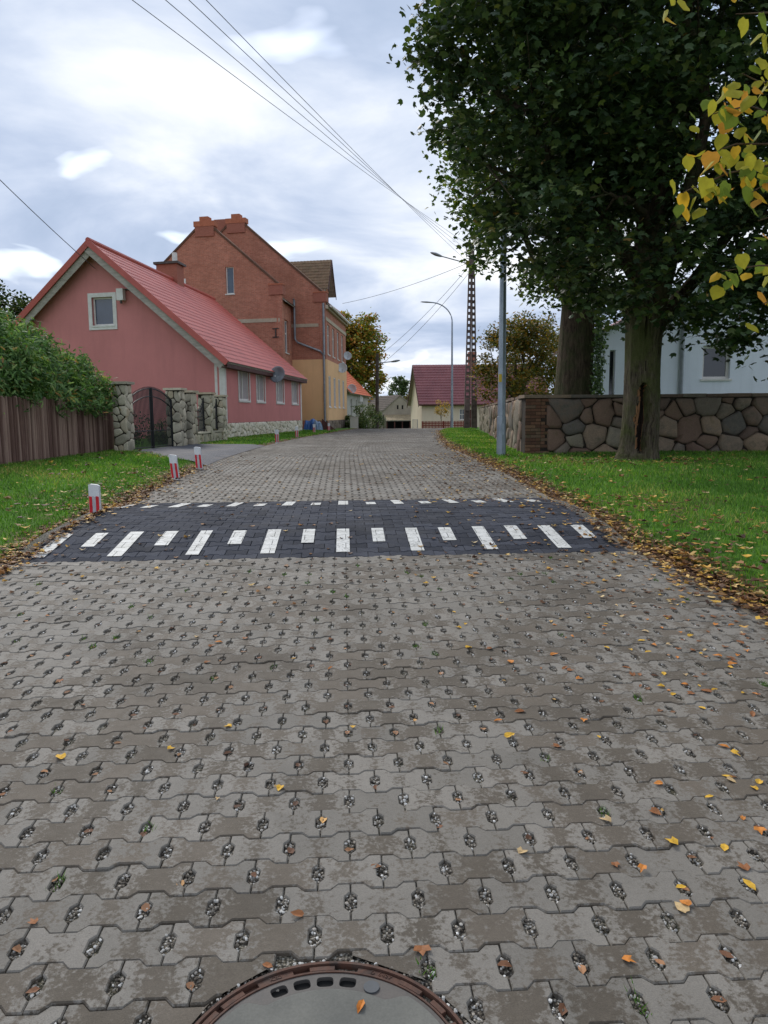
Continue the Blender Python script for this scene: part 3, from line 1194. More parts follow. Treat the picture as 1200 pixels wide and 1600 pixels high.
def window(parent, O, ux, rect, inset_d=0.12, frame=M_TRIM, glass=M_GLASS, fw=0.06, mullions=(), transoms=(), sill=True, surround=0.0, curtain=None):
    O = Vector(O); ux = Vector(ux).normalized(); n = ux.cross(ZUP).normalized()
    a0, b0, a1, b1 = rect
    m = MB()
    d0, d1 = -inset_d - 0.03, -inset_d + 0.03
    def bar(x0, x1, z0, z1, e0=d0, e1=d1): m.box(O, ux, n, ZUP, x0, x1, e0, e1, z0, z1)
    bar(a0 - .003, a0 + fw, b0, b1); bar(a1 - fw, a1 + .003, b0, b1)
    bar(a0 + fw, a1 - fw, b0, b0 + fw); bar(a0 + fw, a1 - fw, b1 - fw, b1)
    for t in mullions:
        x = a0 + (a1 - a0) * t; bar(x - fw * .45, x + fw * .45, b0 + fw, b1 - fw, d0 + .004, d1 + .004)
    for t in transoms:
        z = b0 + (b1 - b0) * t; bar(a0 + fw, a1 - fw, z - fw * .4, z + fw * .4, d0 + .007, d1 + .007)
    w = m.build('window', frame, parent)
    g = MB(); g.box(O, ux, n, ZUP, a0 + fw * .5, a1 - fw * .5, -inset_d - .012, -inset_d - .004, b0 + fw * .5, b1 - fw * .5)
    g.build('pane', glass, w)
    if curtain:
        g = MB(); g.box(O, ux, n, ZUP, a0 + .01, a1 - .01, -inset_d - .12, -inset_d - .1, b0 + .01, b1 - .01)
        g.build('curtain', curtain, w)
    if sill:
        g = MB(); g.box(O, ux, n, ZUP, a0 - .06, a1 + .06, -inset_d + .03, .05, b0 - .06, b0 + .005)
        g.build('sill', frame, w)
    if surround:
        g = MB(); s = surround
        g.box(O, ux, n, ZUP, a0 - s, a0, 0.002, .03, b0 - s, b1 + s); g.box(O, ux, n, ZUP, a1, a1 + s, .002, .03, b0 - s, b1 + s)
        g.box(O, ux, n, ZUP, a0, a1, .002, .03, b1, b1 + s); g.box(O, ux, n, ZUP, a0, a1, .002, .03, b0 - s, b0 - .062 if sill else b0)
        g.build('surround', frame, w)
    return w


def tile_roof(name, parent, A, B, C, D, mat, row=0.35, wave=0.2, amp=0.02, step=0.025, thick=0.06, res=4):
    """roof slope: A,B along the eave, D,C along the ridge (A-D and B-C verges); stepped, waved sheet with thickness"""
    A, B, C, D = map(Vector, (A, B, C, D))
    n = (B - A).cross(D - A).normalized()
    if n.z < 0: n = -n
    Ls = ((D - A).length + (C - B).length) / 2; Le = (B - A).length
    nr = max(2, int(Ls / row)); nw = max(4, int(Le / wave) * res)
    ts = []
    for r in range(nr):
        ts.append((r / nr, step)); ts.append(((r + 0.92) / nr, step * 0.05))
    ts.append((1.0, step * 0.05))
    vs = []
    for t, off in ts:
        P, Q = A.lerp(D, t), B.lerp(C, t)
        for k in range(nw + 1):
            w = k / nw
            vs.append(P.lerp(Q, w) + n * (off + amp * (0.5 + 0.5 * math.sin(2 * math.pi * k / res))))
    m = nw + 1
    fs = [(i * m + k, i * m + k + 1, (i + 1) * m + k + 1, (i + 1) * m + k) for i in range(len(ts) - 1) for k in range(nw)]
    o = mesh_obj(name, vs, fs, mat)
    bm = bmesh.new(); bm.from_mesh(o.data); bmesh.ops.recalc_face_normals(bm, faces=bm.faces)
    bm.faces.ensure_lookup_table()
    bm.normal_update()
    if bm.faces[0].normal.dot(n) < 0:
        bmesh.ops.reverse_faces(bm, faces=bm.faces)
    bm.to_mesh(o.data); bm.free()
    attach(o, parent)
    s = MB(); s.prism([A, B, C, D], -n * thick); s.build('roof_deck', M_SOFFIT, o)
    return o


def clip_half(poly, p, nrm):
    out = []
    for i in range(len(poly)):
        a, b = poly[i - 1], poly[i]
        da = (a[0] - p[0]) * nrm[0] + (a[1] - p[1]) * nrm[1]; db = (b[0] - p[0]) * nrm[0] + (b[1] - p[1]) * nrm[1]
        if db <= 0:
            if da > 0:
                t = da / (da - db); out.append((a[0] + (b[0] - a[0]) * t, a[1] + (b[1] - a[1]) * t))
            out.append(b)
        elif da <= 0:
            t = da / (da - db); out.append((a[0] + (b[0] - a[0]) * t, a[1] + (b[1] - a[1]) * t))
    return out


def rubble(parent, O, ux, outer_rect, n, mat, gap=0.018, proud=0.05, seed=1, aspect=1.0, name='stone', relax=1, var=1.0, holes=(), round_=0.16, mixed=False, jag=.04):
    """irregular stones laid against a wall face: each a mesh of its own"""
    rg = random.Random(seed)
    O = Vector(O); ux = Vector(ux).normalized(); nn = ux.cross(ZUP).normalized()
    x0, y0, x1, y1 = outer_rect
    W, H = x1 - x0, y1 - y0
    pts, wt = [], []
    if mixed:                       # dart throwing, large stones first
        base = math.sqrt(W * H / n / math.pi)
        for r0_, tries in ((base * 1.55, n // 2), (base * 1.15, n), (base * .8, n * 2), (base * .55, n * 3)):
            for _ in range(tries):
                r_ = r0_ * rg.uniform(.85, 1.15)
                p = (x0 + rg.random() * W, y0 + rg.random() * H)
                if all(math.hypot(p[0] - q[0], (p[1] - q[1]) * aspect) > .82 * (r_ + math.sqrt(w)) for q, w in zip(pts, wt)):
                    pts.append(p); wt.append(r_ * r_ * .999)
        pts = [(p[0] + rg.uniform(-.32, .32) * math.sqrt(w), p[1] + rg.uniform(-.32, .32) * math.sqrt(w)) for p, w in zip(pts, wt)]
        wt = [w * rg.uniform(.35, .9) for w in wt]
        n = len(pts); relax = 0
    else:
        pts = [(x0 + rg.random() * W, y0 + rg.random() * H) for _ in range(n)]; wt = [0.0] * n

    def cell(i, pts):
        poly = [(x0, y0), (x1, y0), (x1, y1), (x0, y1)]
        p = pts[i]
        nb = sorted(range(len(pts)), key=lambda j: (pts[j][0] - p[0]) ** 2 + ((pts[j][1] - p[1]) * aspect) ** 2)[1:26]
        for j in nb:
            q = pts[j]
            d2 = (p[0] - q[0]) ** 2 + ((p[1] - q[1]) * aspect) ** 2
            tt = .5 + (wt[i] - wt[j]) / (2 * max(d2, 1e-9))
            mid = (p[0] + (q[0] - p[0]) * tt, p[1] + (q[1] - p[1]) * tt)
            poly = clip_half(poly, mid, (q[0] - p[0], (q[1] - p[1]) * aspect * aspect))
            if len(poly) < 3: return []
        return poly
    for _ in range(relax):
        new = []
        for i in range(n):
            c = cell(i, pts)
            if c:
                m = (sum(a for a, _ in c) / len(c), sum(b for _, b in c) / len(c))
                new.append((pts[i][0] * .45 + m[0] * .55, pts[i][1] * .45 + m[1] * .55))
            else: new.append(pts[i])
        pts = new
    objs = []
    for i in range(n):
        c = cell(i, pts)
        if len(c) < 3: continue
        # drop tiny edges
        c = [p for k, p in enumerate(c) if math.hypot(p[0] - c[k - 1][0], p[1] - c[k - 1][1]) > 0.012]
        if len(c) < 3: continue
        m = (sum(a for a, _ in c) / len(c), sum(b for _, b in c) / len(c))
        if any(h[0] < m[0] < h[2] and h[1] < m[1] < h[3] for h in holes): continue
        r = max(0.03, min(math.hypot(a - m[0], b - m[1]) for a, b in c))
        cc = []
        for k in range(len(c)):       # soften corners: two points each
            p, q, s = c[k - 1], c[k], c[(k + 1) % len(c)]
            cc.append((q[0] + (p[0] - q[0]) * round_, q[1] + (p[1] - q[1]) * round_)); cc.append((q[0] + (s[0] - q[0]) * round_, q[1] + (s[1] - q[1]) * round_))
        cc = [(a + rg.uniform(-jag, jag) * r, b + rg.uniform(-jag, jag) * r) for a, b in cc]
        g = 1 - gap / (r + gap)
        pd = proud * rg.uniform(0.5, 1.3)
        N = len(cc)
        tiltx, tilty = rg.uniform(-.12, .12), rg.uniform(-.12, .12)
        f3 = lambda a, b, d: O + ux * a + ZUP * b + nn * d
        vs = []
        for sc, d in ((g, -0.03), (g, pd * .35), (g * .86, pd * .85), (g * .45, pd)):
            for a, b in cc:
                dx, dy = (a - m[0]) * sc, (b - m[1]) * sc
                vs.append(f3(m[0] + dx, m[1] + dy, d + ((tiltx * dx + tilty * dy) if d > 0 else 0) + (rg.uniform(-.008, .008) if d > 0 else 0)))
        fs = []
        for q in range(3):
            for k in range(N):
                j = (k + 1) % N
                fs.append((q * N + k, q * N + j, (q + 1) * N + j, (q + 1) * N + k))
        fs.append(tuple(3 * N + k for k in range(N)))
        o = mesh_obj(name, vs, fs, mat)
        me = o.data
        sm = [True] * len(me.polygons); me.polygons.foreach_set('use_smooth', sm)
        if parent is not None: attach(o, parent)
        objs.append(o)
    return objs


def stone_material(name, stops, mossy=0.0):
    k = NM(name)
    r = k.node('ShaderNodeObjectInfo').outputs['Random']
    p = k.pos()
    n1 = k.noise(p, 7, 6, 0.7); n2 = k.noise(p, 45, 5, 0.7)
    c = k.ramp(k.math('ADD', k.math('MULTIPLY', r, 0.8), k.math('MULTIPLY', n1, 0.25)), stops)
    c = k.mix(0.6, c, k.ramp(n2, [(0.25, 0.5), (0.75, 1.35)]), 'MULTIPLY')
    if mossy:
        c = k.mix(k.ramp(n1, [(0.55, 0.0), (0.72, mossy)]), c, lin(78, 80, 52))
    return k.finish(c, 0.9, k.bump(k.math('ADD', n1, n2), 0.6, 0.02), spec=0.2)


M_FIELD = stone_material('fieldstone', [(0.0, lin(92, 86, 80)), (0.2, lin(120, 98, 86)), (0.38, lin(132, 110, 94)), (0.52, lin(108, 104, 98)), (0.66, lin(158, 136, 114)), (0.8, lin(122, 112, 100)), (0.92, lin(146, 138, 120)), (1.0, lin(172, 154, 130))], 0.5)
M_CREAMSTONE = stone_material('cream_stone', [(0.0, lin(200, 188, 164)), (0.4, lin(224, 214, 192)), (0.75, lin(236, 228, 210)), (1.0, lin(196, 176, 146))])
M_PILLARSTONE = stone_material('pillar_stone', [(0.0, lin(152, 146, 128)), (0.4, lin(192, 184, 162)), (0.75, lin(218, 208, 184)), (1.0, lin(172, 152, 122))], 0.3)
M_PLINTHSTONE = stone_material('dark_plinth_stone', [(0.0, lin(92, 82, 74)), (0.5, lin(122, 108, 96)), (1.0, lin(146, 130, 114))])
M_MORTAR = rough_mat('old_mortar', lin(66, 58, 50), lin(96, 86, 74), 5, 0.95, 0.6, 40, 0.01)
M_DMORTAR = rough_mat('dark_mortar', lin(46, 42, 36), lin(70, 62, 54), 5, 0.95, 0.6, 40, 0.01)  # darker mortar tone for the joints between stones
M_OLDBRICK = stone_material('weathered_brick', [(0.0, lin(86, 66, 56)), (0.4, lin(116, 84, 68)), (0.7, lin(134, 104, 82)), (1.0, lin(104, 94, 80))], 0.8)


def dirv(deg):
    """unit vector heading deg to the right of straight ahead"""
    return Vector((math.sin(R(deg)), math.cos(R(deg)), 0))


def sat_dish(name, P, size, face, mat, label, back_to):
    """dish on an arm: P centre of the dish, face = direction it looks, back_to = wall point"""
    t = thing(name, label, 'satellite dish', back_to)
    f = Vector(face).normalized()
    a = f.cross(ZUP).normalized(); b = a.cross(f).normalized()
    vs, fs = [], []
    nr, ns = 5, 20
    for i in range(nr + 1):
        rr = size / 2 * i / nr
        for k in range(ns):
            an = 2 * math.pi * k / ns
            vs.append(Vector(P) + a * math.cos(an) * rr * .92 + b * math.sin(an) * rr + f * (rr * rr / size * .9))
    for i in range(nr):
        for k in range(ns):
            j = (k + 1) % ns
            fs.append((i * ns + k, i * ns + j, (i + 1) * ns + j, (i + 1) * ns + k))
    d = mesh_obj('dish', vs, fs, mat, smooth=True)
    so = d.modifiers.new('thick', 'SOLIDIFY'); so.thickness = 0.012
    attach(d, t)
    m = MB(); tip = Vector(P) + f * size * .55 - b * size * .25
    m.tube([Vector(P) - b * size * .45, tip], .012, 6); m.build('feed_arm', M_ZINC, t)
    m = MB(); m.tube([tip - f * .02, tip + (Vector(P) - tip).normalized() * .09], .025, 8); m.build('receiver', M_TRIM, t)
    m = MB(); m.tube([Vector(P) - f * .015, Vector(P).lerp(Vector(back_to), .5) - ZUP * .05, back_to], .018, 6); m.build('wall_bracket', M_ZINC, t)
    return t


# ================================================================== MAROON HOUSE
def maroon_house():
    A = gp(354, 687)                        # corner nearest the road
    side = dirv(5.6); gab = Vector((-math.cos(R(14)), math.sin(R(14)), 0))
    Ls, Wg = 15.2, 11.3
    z0 = A.z - 0.1
    h = thing('maroon_house', 'maroon rendered house with red tiled roof and cream stone plinth', 'house', A)
    B = A + side * Ls
    D = A + gab * Wg
    C = B + gab * Wg
    mid = A + gab * (Wg / 2)
    he = hz(352, 561, A) - z0               # wall head at the eave
    hr = hz(142, 386, mid) - z0
    plz = hz(354, 661, A) - z0              # plinth top
    O = Vector((A.x, A.y, z0)); OD = Vector((D.x, D.y, z0))
    # gable wall seen from the road end, left end D to right end A
    ug = -gab
    wx = 6.3
    def gx(px, py):                          # pixel -> metres along the gable from D
        d = ray(px, py); nrm = ug.cross(ZUP)
        t = (OD - CAMP).dot(nrm) / d.dot(nrm); q = CAMP + d * t
        return (q - OD).dot(ug), q.z - z0
    (wa0, wb1), (wa1, wb0) = gx(143, 465), gx(178, 508)
    wall('gable_wall', h, OD, ug, [(0, 0), (Wg, 0), (Wg, he), (Wg / 2, hr), (0, he)], [(wa0, wb0, wa1, wb1)], 0.3, M_MAROON)
    window(h, OD, ug, (wa0, wb0, wa1, wb1), .14, fw=.07, surround=.17)
    # street wall: A to B
    def sx(px, py):
        d = ray(px, py); nrm = side.cross(ZUP)
        t = (O - CAMP).dot(nrm) / d.dot(nrm); q = CAMP + d * t
        return (q - O).dot(side), q.z - z0
    rects = []
    for (p0, p1, t0, b0) in ((372, 390, 575, 626), (400, 414, 582, 628), (431, 443.5, 589, 630), (455.5, 465.5, 595, 631)):
        a0, tb = sx(p0, t0); a1, bb = sx(p1, b0)
        rects.append((a0, bb, a1, tb))
    hz_ = sum(r[1] for r in rects) / 4; ht = sum(r[3] for r in rects) / 4
    rects = [(r[0], hz_, r[1] * 0 + r[2], ht) for r in rects]
    wall('street_wall', h, O, side, [(0.003, plz), (Ls, plz), (Ls, he), (0.003, he)], rects, 0.3, M_MAROON)
    for r in rects:
        window(h, O, side, r, .07, fw=.07, mullions=(.42,), surround=.09, glass=M_CURTAIN)
    # plinth: cream stones on a mortar core
    m = MB(); m.box(O, side, side.cross(ZUP), ZUP, 0, Ls, -.3, .03, 0, plz)
    pl = m.build('plinth', M_MORTAR, h)
    rubble(pl, O + side.cross(ZUP) * .03, side, (0, 0.02, Ls, plz), 230, M_CREAMSTONE, .012, .035, 5, 1.15)
    # remaining walls
    wall('back_wall', h, Vector((C.x, C.y, z0)), -side, [(0, 0), (Ls, 0), (Ls, he), (0, he)], [], .3, M_MAROON)
    wall('far_gable_wall', h, Vector((B.x, B.y, z0)), gab, [(0, 0), (Wg, 0), (Wg, he), (Wg / 2, hr), (0, he)], [], .3, M_MAROON)
    # white corner strips
    m = MB(); m.box(O, ug, ug.cross(ZUP), ZUP, -.42, 0.025, .004, .03, 0.0, he - .02); m.box(O, side, side.cross(ZUP), ZUP, -.02, .16, .004, .028, plz + .02, he - .02)
    m.build('corner_trim', M_TRIM, h)
    m = MB(); m.box(O, side, side.cross(ZUP), ZUP, Ls - .22, Ls + .02, .004, .03, plz + .02, he - .02); m.build('corner_trim', M_TRIM, h)
    # roof
    ov, oe = .55, .34
    slope = (hr - he) / (Wg / 2)
    up = .12
    e0 = O + ZUP * (he + up - slope * oe) - gab * oe - side * ov
    e1 = O + ZUP * (he + up - slope * oe) - gab * oe + side * (Ls + ov)
    r0 = Vector((mid.x, mid.y, z0 + hr + up)) - side * ov
    r1 = r0 + side * (Ls + 2 * ov)
    f0 = OD + ZUP * (he + up - slope * oe) + gab * oe - side * ov
    f1 = f0 + side * (Ls + 2 * ov)
    rf = tile_roof('roof', h, e0, e1, r1, r0, M_REDROOF, .36, .2, .018, .03)
    tile_roof('roof', h, f0, f1, r1, r0, M_REDROOF, .36, .2, .018, .03)
    m = MB(); m.tube([r0 + ZUP * .05, r1 + ZUP * .05], .11, 8); m.build('ridge_cap', M_REDROOF, h)
    # verge: red flashing and pale boards at the gable
    for (a, b) in ((e0, r0), (f0, r0)):
        t = (b - a).normalized(); nn = t.cross(side).normalized()
        if nn.z < 0: nn = -nn
        m = MB(); m.box(a, t, side, nn, 0, (b - a).length, -.03, .05, -.16, .07); m.build('verge_flashing', M_REDROOF, h)
        m = MB(); m.box(a, t, side, nn, .1, (b - a).length - .05, .06, .11, -.42, -.17); m.build('verge_board', M_SOFFIT, h)
        m = MB(); m.box(a, t, side, nn, .1, (b - a).length - .05, .12, ov - .01, -.11, -.07); m.build('soffit', M_SOFFIT, h)
    m = MB(); m.box(e0, side, gab, ZUP, 0.05, Ls + 2 * ov - .05, 0.04, .07, -.2, -.02); m.box(e0, side, gab, ZUP, .05, Ls + 2 * ov - .05, .08, oe, -.2, -.16)
    m.build('eave_board', M_FASCIA, h)
    # chimney near the ridge
    c = r0 + side * 9.8 + gab * .3
    m = MB(); m.box(c, side, gab, ZUP, -.5, .5, -.6, .6, -1.6, .85); ch = m.build('chimney', M_BRICKP, h)
    m = MB(); m.box(c, side, gab, ZUP, -.62, .62, -.72, .72, .852, .97); m.build('chimney_cap', M_DARKPIPE, ch)
    m = MB(); m.tube([c + ZUP * .97 - gab * .3, c + ZUP * 1.5 - gab * .3], .14, 12); m.build('flue', M_TRIM, ch)
    # gable lamp
    a, b = gx(193, 462)
    P = OD + ug * a + ZUP * b; nn = ug.cross(ZUP)
    l = thing('wall_lamp', 'white box lamp fixed on the maroon gable beside its window', 'wall lamp', P)
    m = MB(); m.box(P, ug, nn, ZUP, -.15, .15, .1, .3, -.22, .25); m.build('housing', M_TRIM, l)
    m = MB(); m.box(P, ug, nn, ZUP, .1, .34, .01, .06, .2, .26); m.box(P, ug, nn, ZUP, -.04, .04, 0, .1, -.03, .03); m.build('bracket', M_DARKPIPE, l)
    m = MB(); m.tube([P + nn * .2 - ZUP * .22, P + nn * .2 - ZUP * .34], .05, 8); m.build('sensor', M_DARKPIPE, l)
    # dish at the eave
    a, b = sx(419, 592)
    W = O + side * a + ZUP * b
    sat_dish('satellite_dish', W + side.cross(ZUP) * .55 - side * .1 + ZUP * .15, .85, (-.25, -1, .35), rough_mat('grey_dish', lin(112, 118, 124), lin(136, 142, 146), 3, .5, .1),
             'grey satellite dish on the street wall of the maroon house', W)
    # meter box on the far corner
    return h, O, side, gab, gx, r0, e0


mh_house, H_O, H_SIDE, H_GAB, H_GX, H_R0, H_E0 = maroon_house()


# ================================================================== BRICK BUILDING
def brick_building():
    st = dirv(4.5); gab = Vector((-math.cos(R(12)), math.sin(R(12)), 0)); ug = -gab
    K = gp(511.5, 671)
    K.y += 0
    z0 = gz(K.y) - .15
    b = thing('brick_building', 'tall old red brick building with stepped gables above ochre ground floor', 'building', K)
    O2 = Vector((K.x, K.y, z0))
    Ls = 12.0
    # main gable (2): width
    W2 = 12.4
    OD2 = O2 + gab * W2
    hk2 = hz(503, 462, K) - z0; mid2 = K + gab * (W2 / 2); ha2 = hz(369, 352, mid2) - z0
    yel = hz(512, 561, K) - z0; pl = hz(512, 657, K) - z0
    wall('gable_wall', b, OD2, ug, [(0, 0), (W2, 0), (W2, hk2), (W2 / 2 + .55, ha2), (W2 / 2 - .55, ha2), (0, hk2)], [], .35, M_BRICK)
    # street facade
    n_s = st.cross(ZUP)
    def sx(px, py, O):
        d = ray(px, py)
        t = (O - CAMP).dot(n_s) / d.dot(n_s); q = CAMP + d * t
        return (q - O).dot(st), q.z - z0
    he = sx(508, 476, O2)[1]
    ups = []; lows = []
    for p0, p1 in ((511.2, 513.5), (516.5, 519.2), (524.5, 527), (532.5, 534.5)):
        a0, _ = sx(p0, 520, O2); a1, _ = sx(p1, 520, O2); ups.append((a0, a1))
    Lw = sx(541, 600, O2)[0]
    step = Lw / 4.35
    ups = [(step * (i + .28), step * (i + .28) + 1.05) for i in range(4)]
    zu1 = sx(517, 511, O2)[1]; zu0 = sx(517, 556, O2)[1]
    zl1 = sx(515, 588, O2)[1]; zl0 = sx(515, 636, O2)[1]
    hu_ = [(a, zu0, c, zu1) for a, c in ups]; hl_ = [(a, zl0, c, zl1) for a, c in ups]
    wall('street_wall', b, O2, st, [(.003, yel), (Lw, yel), (Lw, he), (.003, he)], hu_, .4, M_BRICK)
    for r in hu_: window(b, O2, st, r, .1, fw=.09, mullions=(.5,), transoms=(.65,), sill=True, glass=M_GLASSD)
    wall('rendered_street_wall', b, O2 + n_s * .04, st, [(-.04, pl), (Lw, pl), (Lw, yel - .01), (-.04, yel - .01)], hl_, .3, M_OCHRE)
    for r in hl_: window(b, O2 + n_s * .04, st, r, .05, fw=.08, mullions=(.5,), sill=True, glass=M_CURTAIN)
    # ochre lower gable
    vis = 2.55
    wall('rendered_gable_wall', b, O2 + gab * vis + ug.cross(ZUP) * .04, ug, [(0, pl), (vis - .004, pl), (vis - .004, yel - .01), (0, yel - .01)], [], .03, M_OCHRE)
    # stone plinth
    m = MB(); m.box(O2, st, n_s, ZUP, 0, Lw, -.3, .0, 0, pl - .005); p_ = m.build('plinth', M_MORTAR, b)
    rubble(p_, O2, st, (0, .05, Lw, pl), 46, M_PLINTHSTONE, .02, .05, 8)
    # pale bands
    m = MB()
    za = sx(508, 497, O2)[1]
    m.box(O2, st, n_s, ZUP, 0, Lw, .003, .05, za - .12, za + .12); m.box(O2, st, n_s, ZUP, 0, Lw, .003, .18, he - .25, he)
    m.build('cornice_band', M_BAND, b)
    zb = hz(480, 508, K) - z0
    m = MB(); m.box(O2, gab, ug.cross(ZUP), ZUP, .5, vis, .003, .03, zb - .1, zb + .12); m.build('gable_band', M_BAND, b)
    # far end, back
    wall('far_gable_wall', b, O2 + st * Lw, gab, [(0, 0), (W2, 0), (W2, hk2), (W2 / 2, ha2), (0, hk2)], [], .35, M_BRICK)
    wall('back_wall', b, OD2 + st * Lw, -st, [(0, 0), (Lw, 0), (Lw, he), (0, he)], [], .35, M_BRICK)
    # main roof
    mid2z = Vector((mid2.x, mid2.y, z0 + ha2 - .9))
    e0 = O2 + ZUP * he - gab * .35 + st * .25; e1 = O2 + ZUP * he - gab * .35 + st * (Lw - .1)
    tile_roof('roof', b, e0, e1, mid2z + st * (Lw - .1), mid2z + st * .25, M_BROWNROOF, .3, .24, .02, .03, res=3)
    g0 = OD2 + ZUP * he + gab * .3 + st * .25
    tile_roof('roof', b, g0, g0 + st * (Lw - .35), mid2z + st * (Lw - .1), mid2z + st * .25, M_BROWNROOF, .3, .24, .02, .03, res=3)
    m = MB(); m.tube([e0 - ZUP * .05, e1 - ZUP * .05], .09, 8); m.build('gutter', M_TRIM, b)
    # copings on gable 2
    def coping(OD, W, hk, ha, flat=.55):
        for s in (0, 1):
            a = (W, hk) if s else (0, hk); c = (W / 2 + flat, ha) if s else (W / 2 - flat, ha)
            Pa = OD + ug * a[0] + ZUP * a[1]; Pc = OD + ug * c[0] + ZUP * c[1]
            t = (Pc - Pa).normalized(); nrm = ug.cross(ZUP)
            up = t.cross(nrm); up = up if up.z > 0 else -up
            m = MB(); m.box(Pa, t, nrm, up, .1, (Pc - Pa).length, -.4, .06, .003, .13); m.build('coping', M_COPING, b)
            # kneeler block
            m = MB(); m.box(Pa, ug, nrm, ZUP, -.8 if s else -.1, .1 if s else .8, -.42, .08, -.4, .2); k_ = m.build('kneeler', M_BRICKP, b)
            m = MB(); m.box(Pa, ug, nrm, ZUP, -.84 if s else -.13, .13 if s else .84, -.44, .11, .202, .28); m.build('kneeler_cap', M_CAP, k_)
        Pt = OD + ug * (W / 2) + ZUP * ha; nrm = ug.cross(ZUP)
        m = MB(); m.box(Pt, ug, nrm, ZUP, -.65, .65, -.42, .08, -.5, .12); k_ = m.build('gable_block', M_BRICKP, b)
        m = MB(); m.box(Pt, ug, nrm, ZUP, -.72, -.3, -.45, .1, .122, .45); m.box(Pt, ug, nrm, ZUP, .3, .72, -.45, .1, .122, .45); m.box(Pt, ug, nrm, ZUP, -.299, .299, -.45, .1, .122, .72)
        m.build('cap_bricks', M_CAP, k_)
    coping(OD2, W2, hk2, ha2)
    # chimney-like wall joining the two ridges
    Pm = mid2 + gab * 1.0
    m = MB(); m.box(Vector((Pm.x, Pm.y, z0 + ha2 - 2.2)), ug, ug.cross(ZUP), ZUP, -.75, .75, -.6, -.36, 0, 2.75); m.build('chimney', M_BRICKP, b)
    # wing (1)
    J = O2 + gab * (vis - .15)
    d3 = 3.1
    O1 = J - st * d3
    W1 = 10.2
    OD1 = O1 + gab * W1
    P1 = Vector((O1.x, O1.y, 0)); mid1 = O1 + gab * (W1 / 2)
    hk1 = hz(438, 450, P1) - z0; ha1 = hz(325, 357, mid1) - z0
    def gx(px, py):
        d = ray(px, py); nrm = ug.cross(ZUP)
        t = (OD1 - CAMP).dot(nrm) / d.dot(nrm); q = CAMP + d * t
        return (q - OD1).dot(ug), q.z - z0
    (a0, b1), (a1, b0) = gx(352, 417), gx(366, 459)
    wall('wing_gable_wall', b, OD1, ug, [(0, 0), (W1, 0), (W1, hk1), (W1 / 2 + .5, ha1), (W1 / 2 - .5, ha1), (0, hk1)], [(a0, b0, a1, b1)], .35, M_BRICK)
    window(b, OD1, ug, (a0, b0, a1, b1), .14, fw=.07)
    (a0, b1), (a1, b0) = gx(281, 436), gx(291, 450)
    m = MB(); m.box(OD1, ug, ug.cross(ZUP), ZUP, a0, a1, .003, .05, b0 - .3, b1); m.build('small_window', M_TRIM, b)
    zt = hz(443, 470, P1) - z0
    def s1(px, py):
        d = ray(px, py)
        t = (O1 - CAMP).dot(n_s) / d.dot(n_s); q = CAMP + d * t
        return (q - O1).dot(st), q.z - z0
    zw1 = s1(447, 500)[1]; zw0 = s1(447, 551)[1]
    wall('wing_side_wall', b, O1, st, [(.003, 0), (d3, 0), (d3, zt), (.003, zt)], [(.75, zw0, 1.95, zw1)], .35, M_BRICK)
    window(b, O1, st, (.75, zw0, 1.95, zw1), .15, fw=.09, mullions=(.5,), transoms=(.6,), glass=M_GLASS)
    coping(OD1, W1, hk1, ha1, .5)
    m1 = Vector((mid1.x, mid1.y, z0 + ha1 - .8))
    w0 = O1 + ZUP * zt - gab * .3 + st * .2
    tile_roof('wing_roof', b, w0, w0 + st * (d3 - .2), m1 + st * d3, m1 + st * .2, M_BROWNROOF, .3, .24, .02, .03, res=3)
    w0 = OD1 + ZUP * zt + gab * .3 + st * .2
    tile_roof('wing_roof', b, w0, w0 + st * (d3 - .2), m1 + st * d3, m1 + st * .2, M_BROWNROOF, .3, .24, .02, .03, res=3)
    zc_ = hz(400, 500, P1) - z0
    m = MB(); m.box(O1, gab, ug.cross(ZUP), ZUP, .15, 7, .003, .03, zc_ - .12, zc_ + .12); m.build('wing_band', M_BAND, b)
    aa, bb = gx(431, 520)
    m = MB(); m.box(OD1, ug, ug.cross(ZUP), ZUP, aa - .22, aa + .22, .003, .06, bb - .3, bb - .24); m.box(OD1, ug, ug.cross(ZUP), ZUP, aa - .22, aa + .22, .003, .06, bb + .24, bb + .3); m.box(OD1, ug, ug.cross(ZUP), ZUP, aa - .04, aa + .04, .003, .06, bb - .24, bb + .24)
    m.build('wall_anchor', M_DARKPIPE, b)
    # drain pipes
    nn = ug.cross(ZUP)
    t0 = J + nn * .12 + ZUP * (hz(455, 470, J) - z0); t1 = J + nn * .12 + ZUP * (hz(457, 530, J) - z0)
    q0 = O2 + nn * .12 + gab * .35 + ZUP * (hz(505, 549, K) - z0); q1 = O2 + nn * .14 + gab * .12 + ZUP * (hz(510, 556, K) - z0)
    m = MB(); m.tube([t0 - gab * .2 + ZUP * .1, t0 - gab * .25, t1 - gab * .25, t1 - gab * .45 - ZUP * .25, q0, q1, Vector((q1.x, q1.y, z0 + .35)), Vector((q1.x, q1.y, z0 + .2)) + nn * .15], .075, 8); m.build('drainpipe', M_ZINC, b)
    q2 = O2 + nn * .14 + gab * .1 + ZUP * he
    m = MB(); m.tube([q2 + ZUP * .1, Vector((q2.x, q2.y, q1.z + .05))], .075, 8); m.build('drainpipe', M_ZINC, b)
    v0 = O2 + nn * .08 + gab * 3.0
    m = MB(); m.tube([Vector((v0.x, v0.y, z0 + yel + .1)), Vector((v0.x, v0.y, hz(470, 490, v0)))], .05, 8); m.build('vent_pipe', M_TRIM, b)
    # dormer: ridge runs out to the street
    slope = (mid2z.z - (z0 + he)) / (W2 / 2 + .35)
    def on_roof(a, g, up=0):                 # a along street, g metres in from the eave line
        return O2 + st * a + gab * g + ZUP * (he + slope * (g + .35) + up)
    dw, a_c = 3.2, 4.6
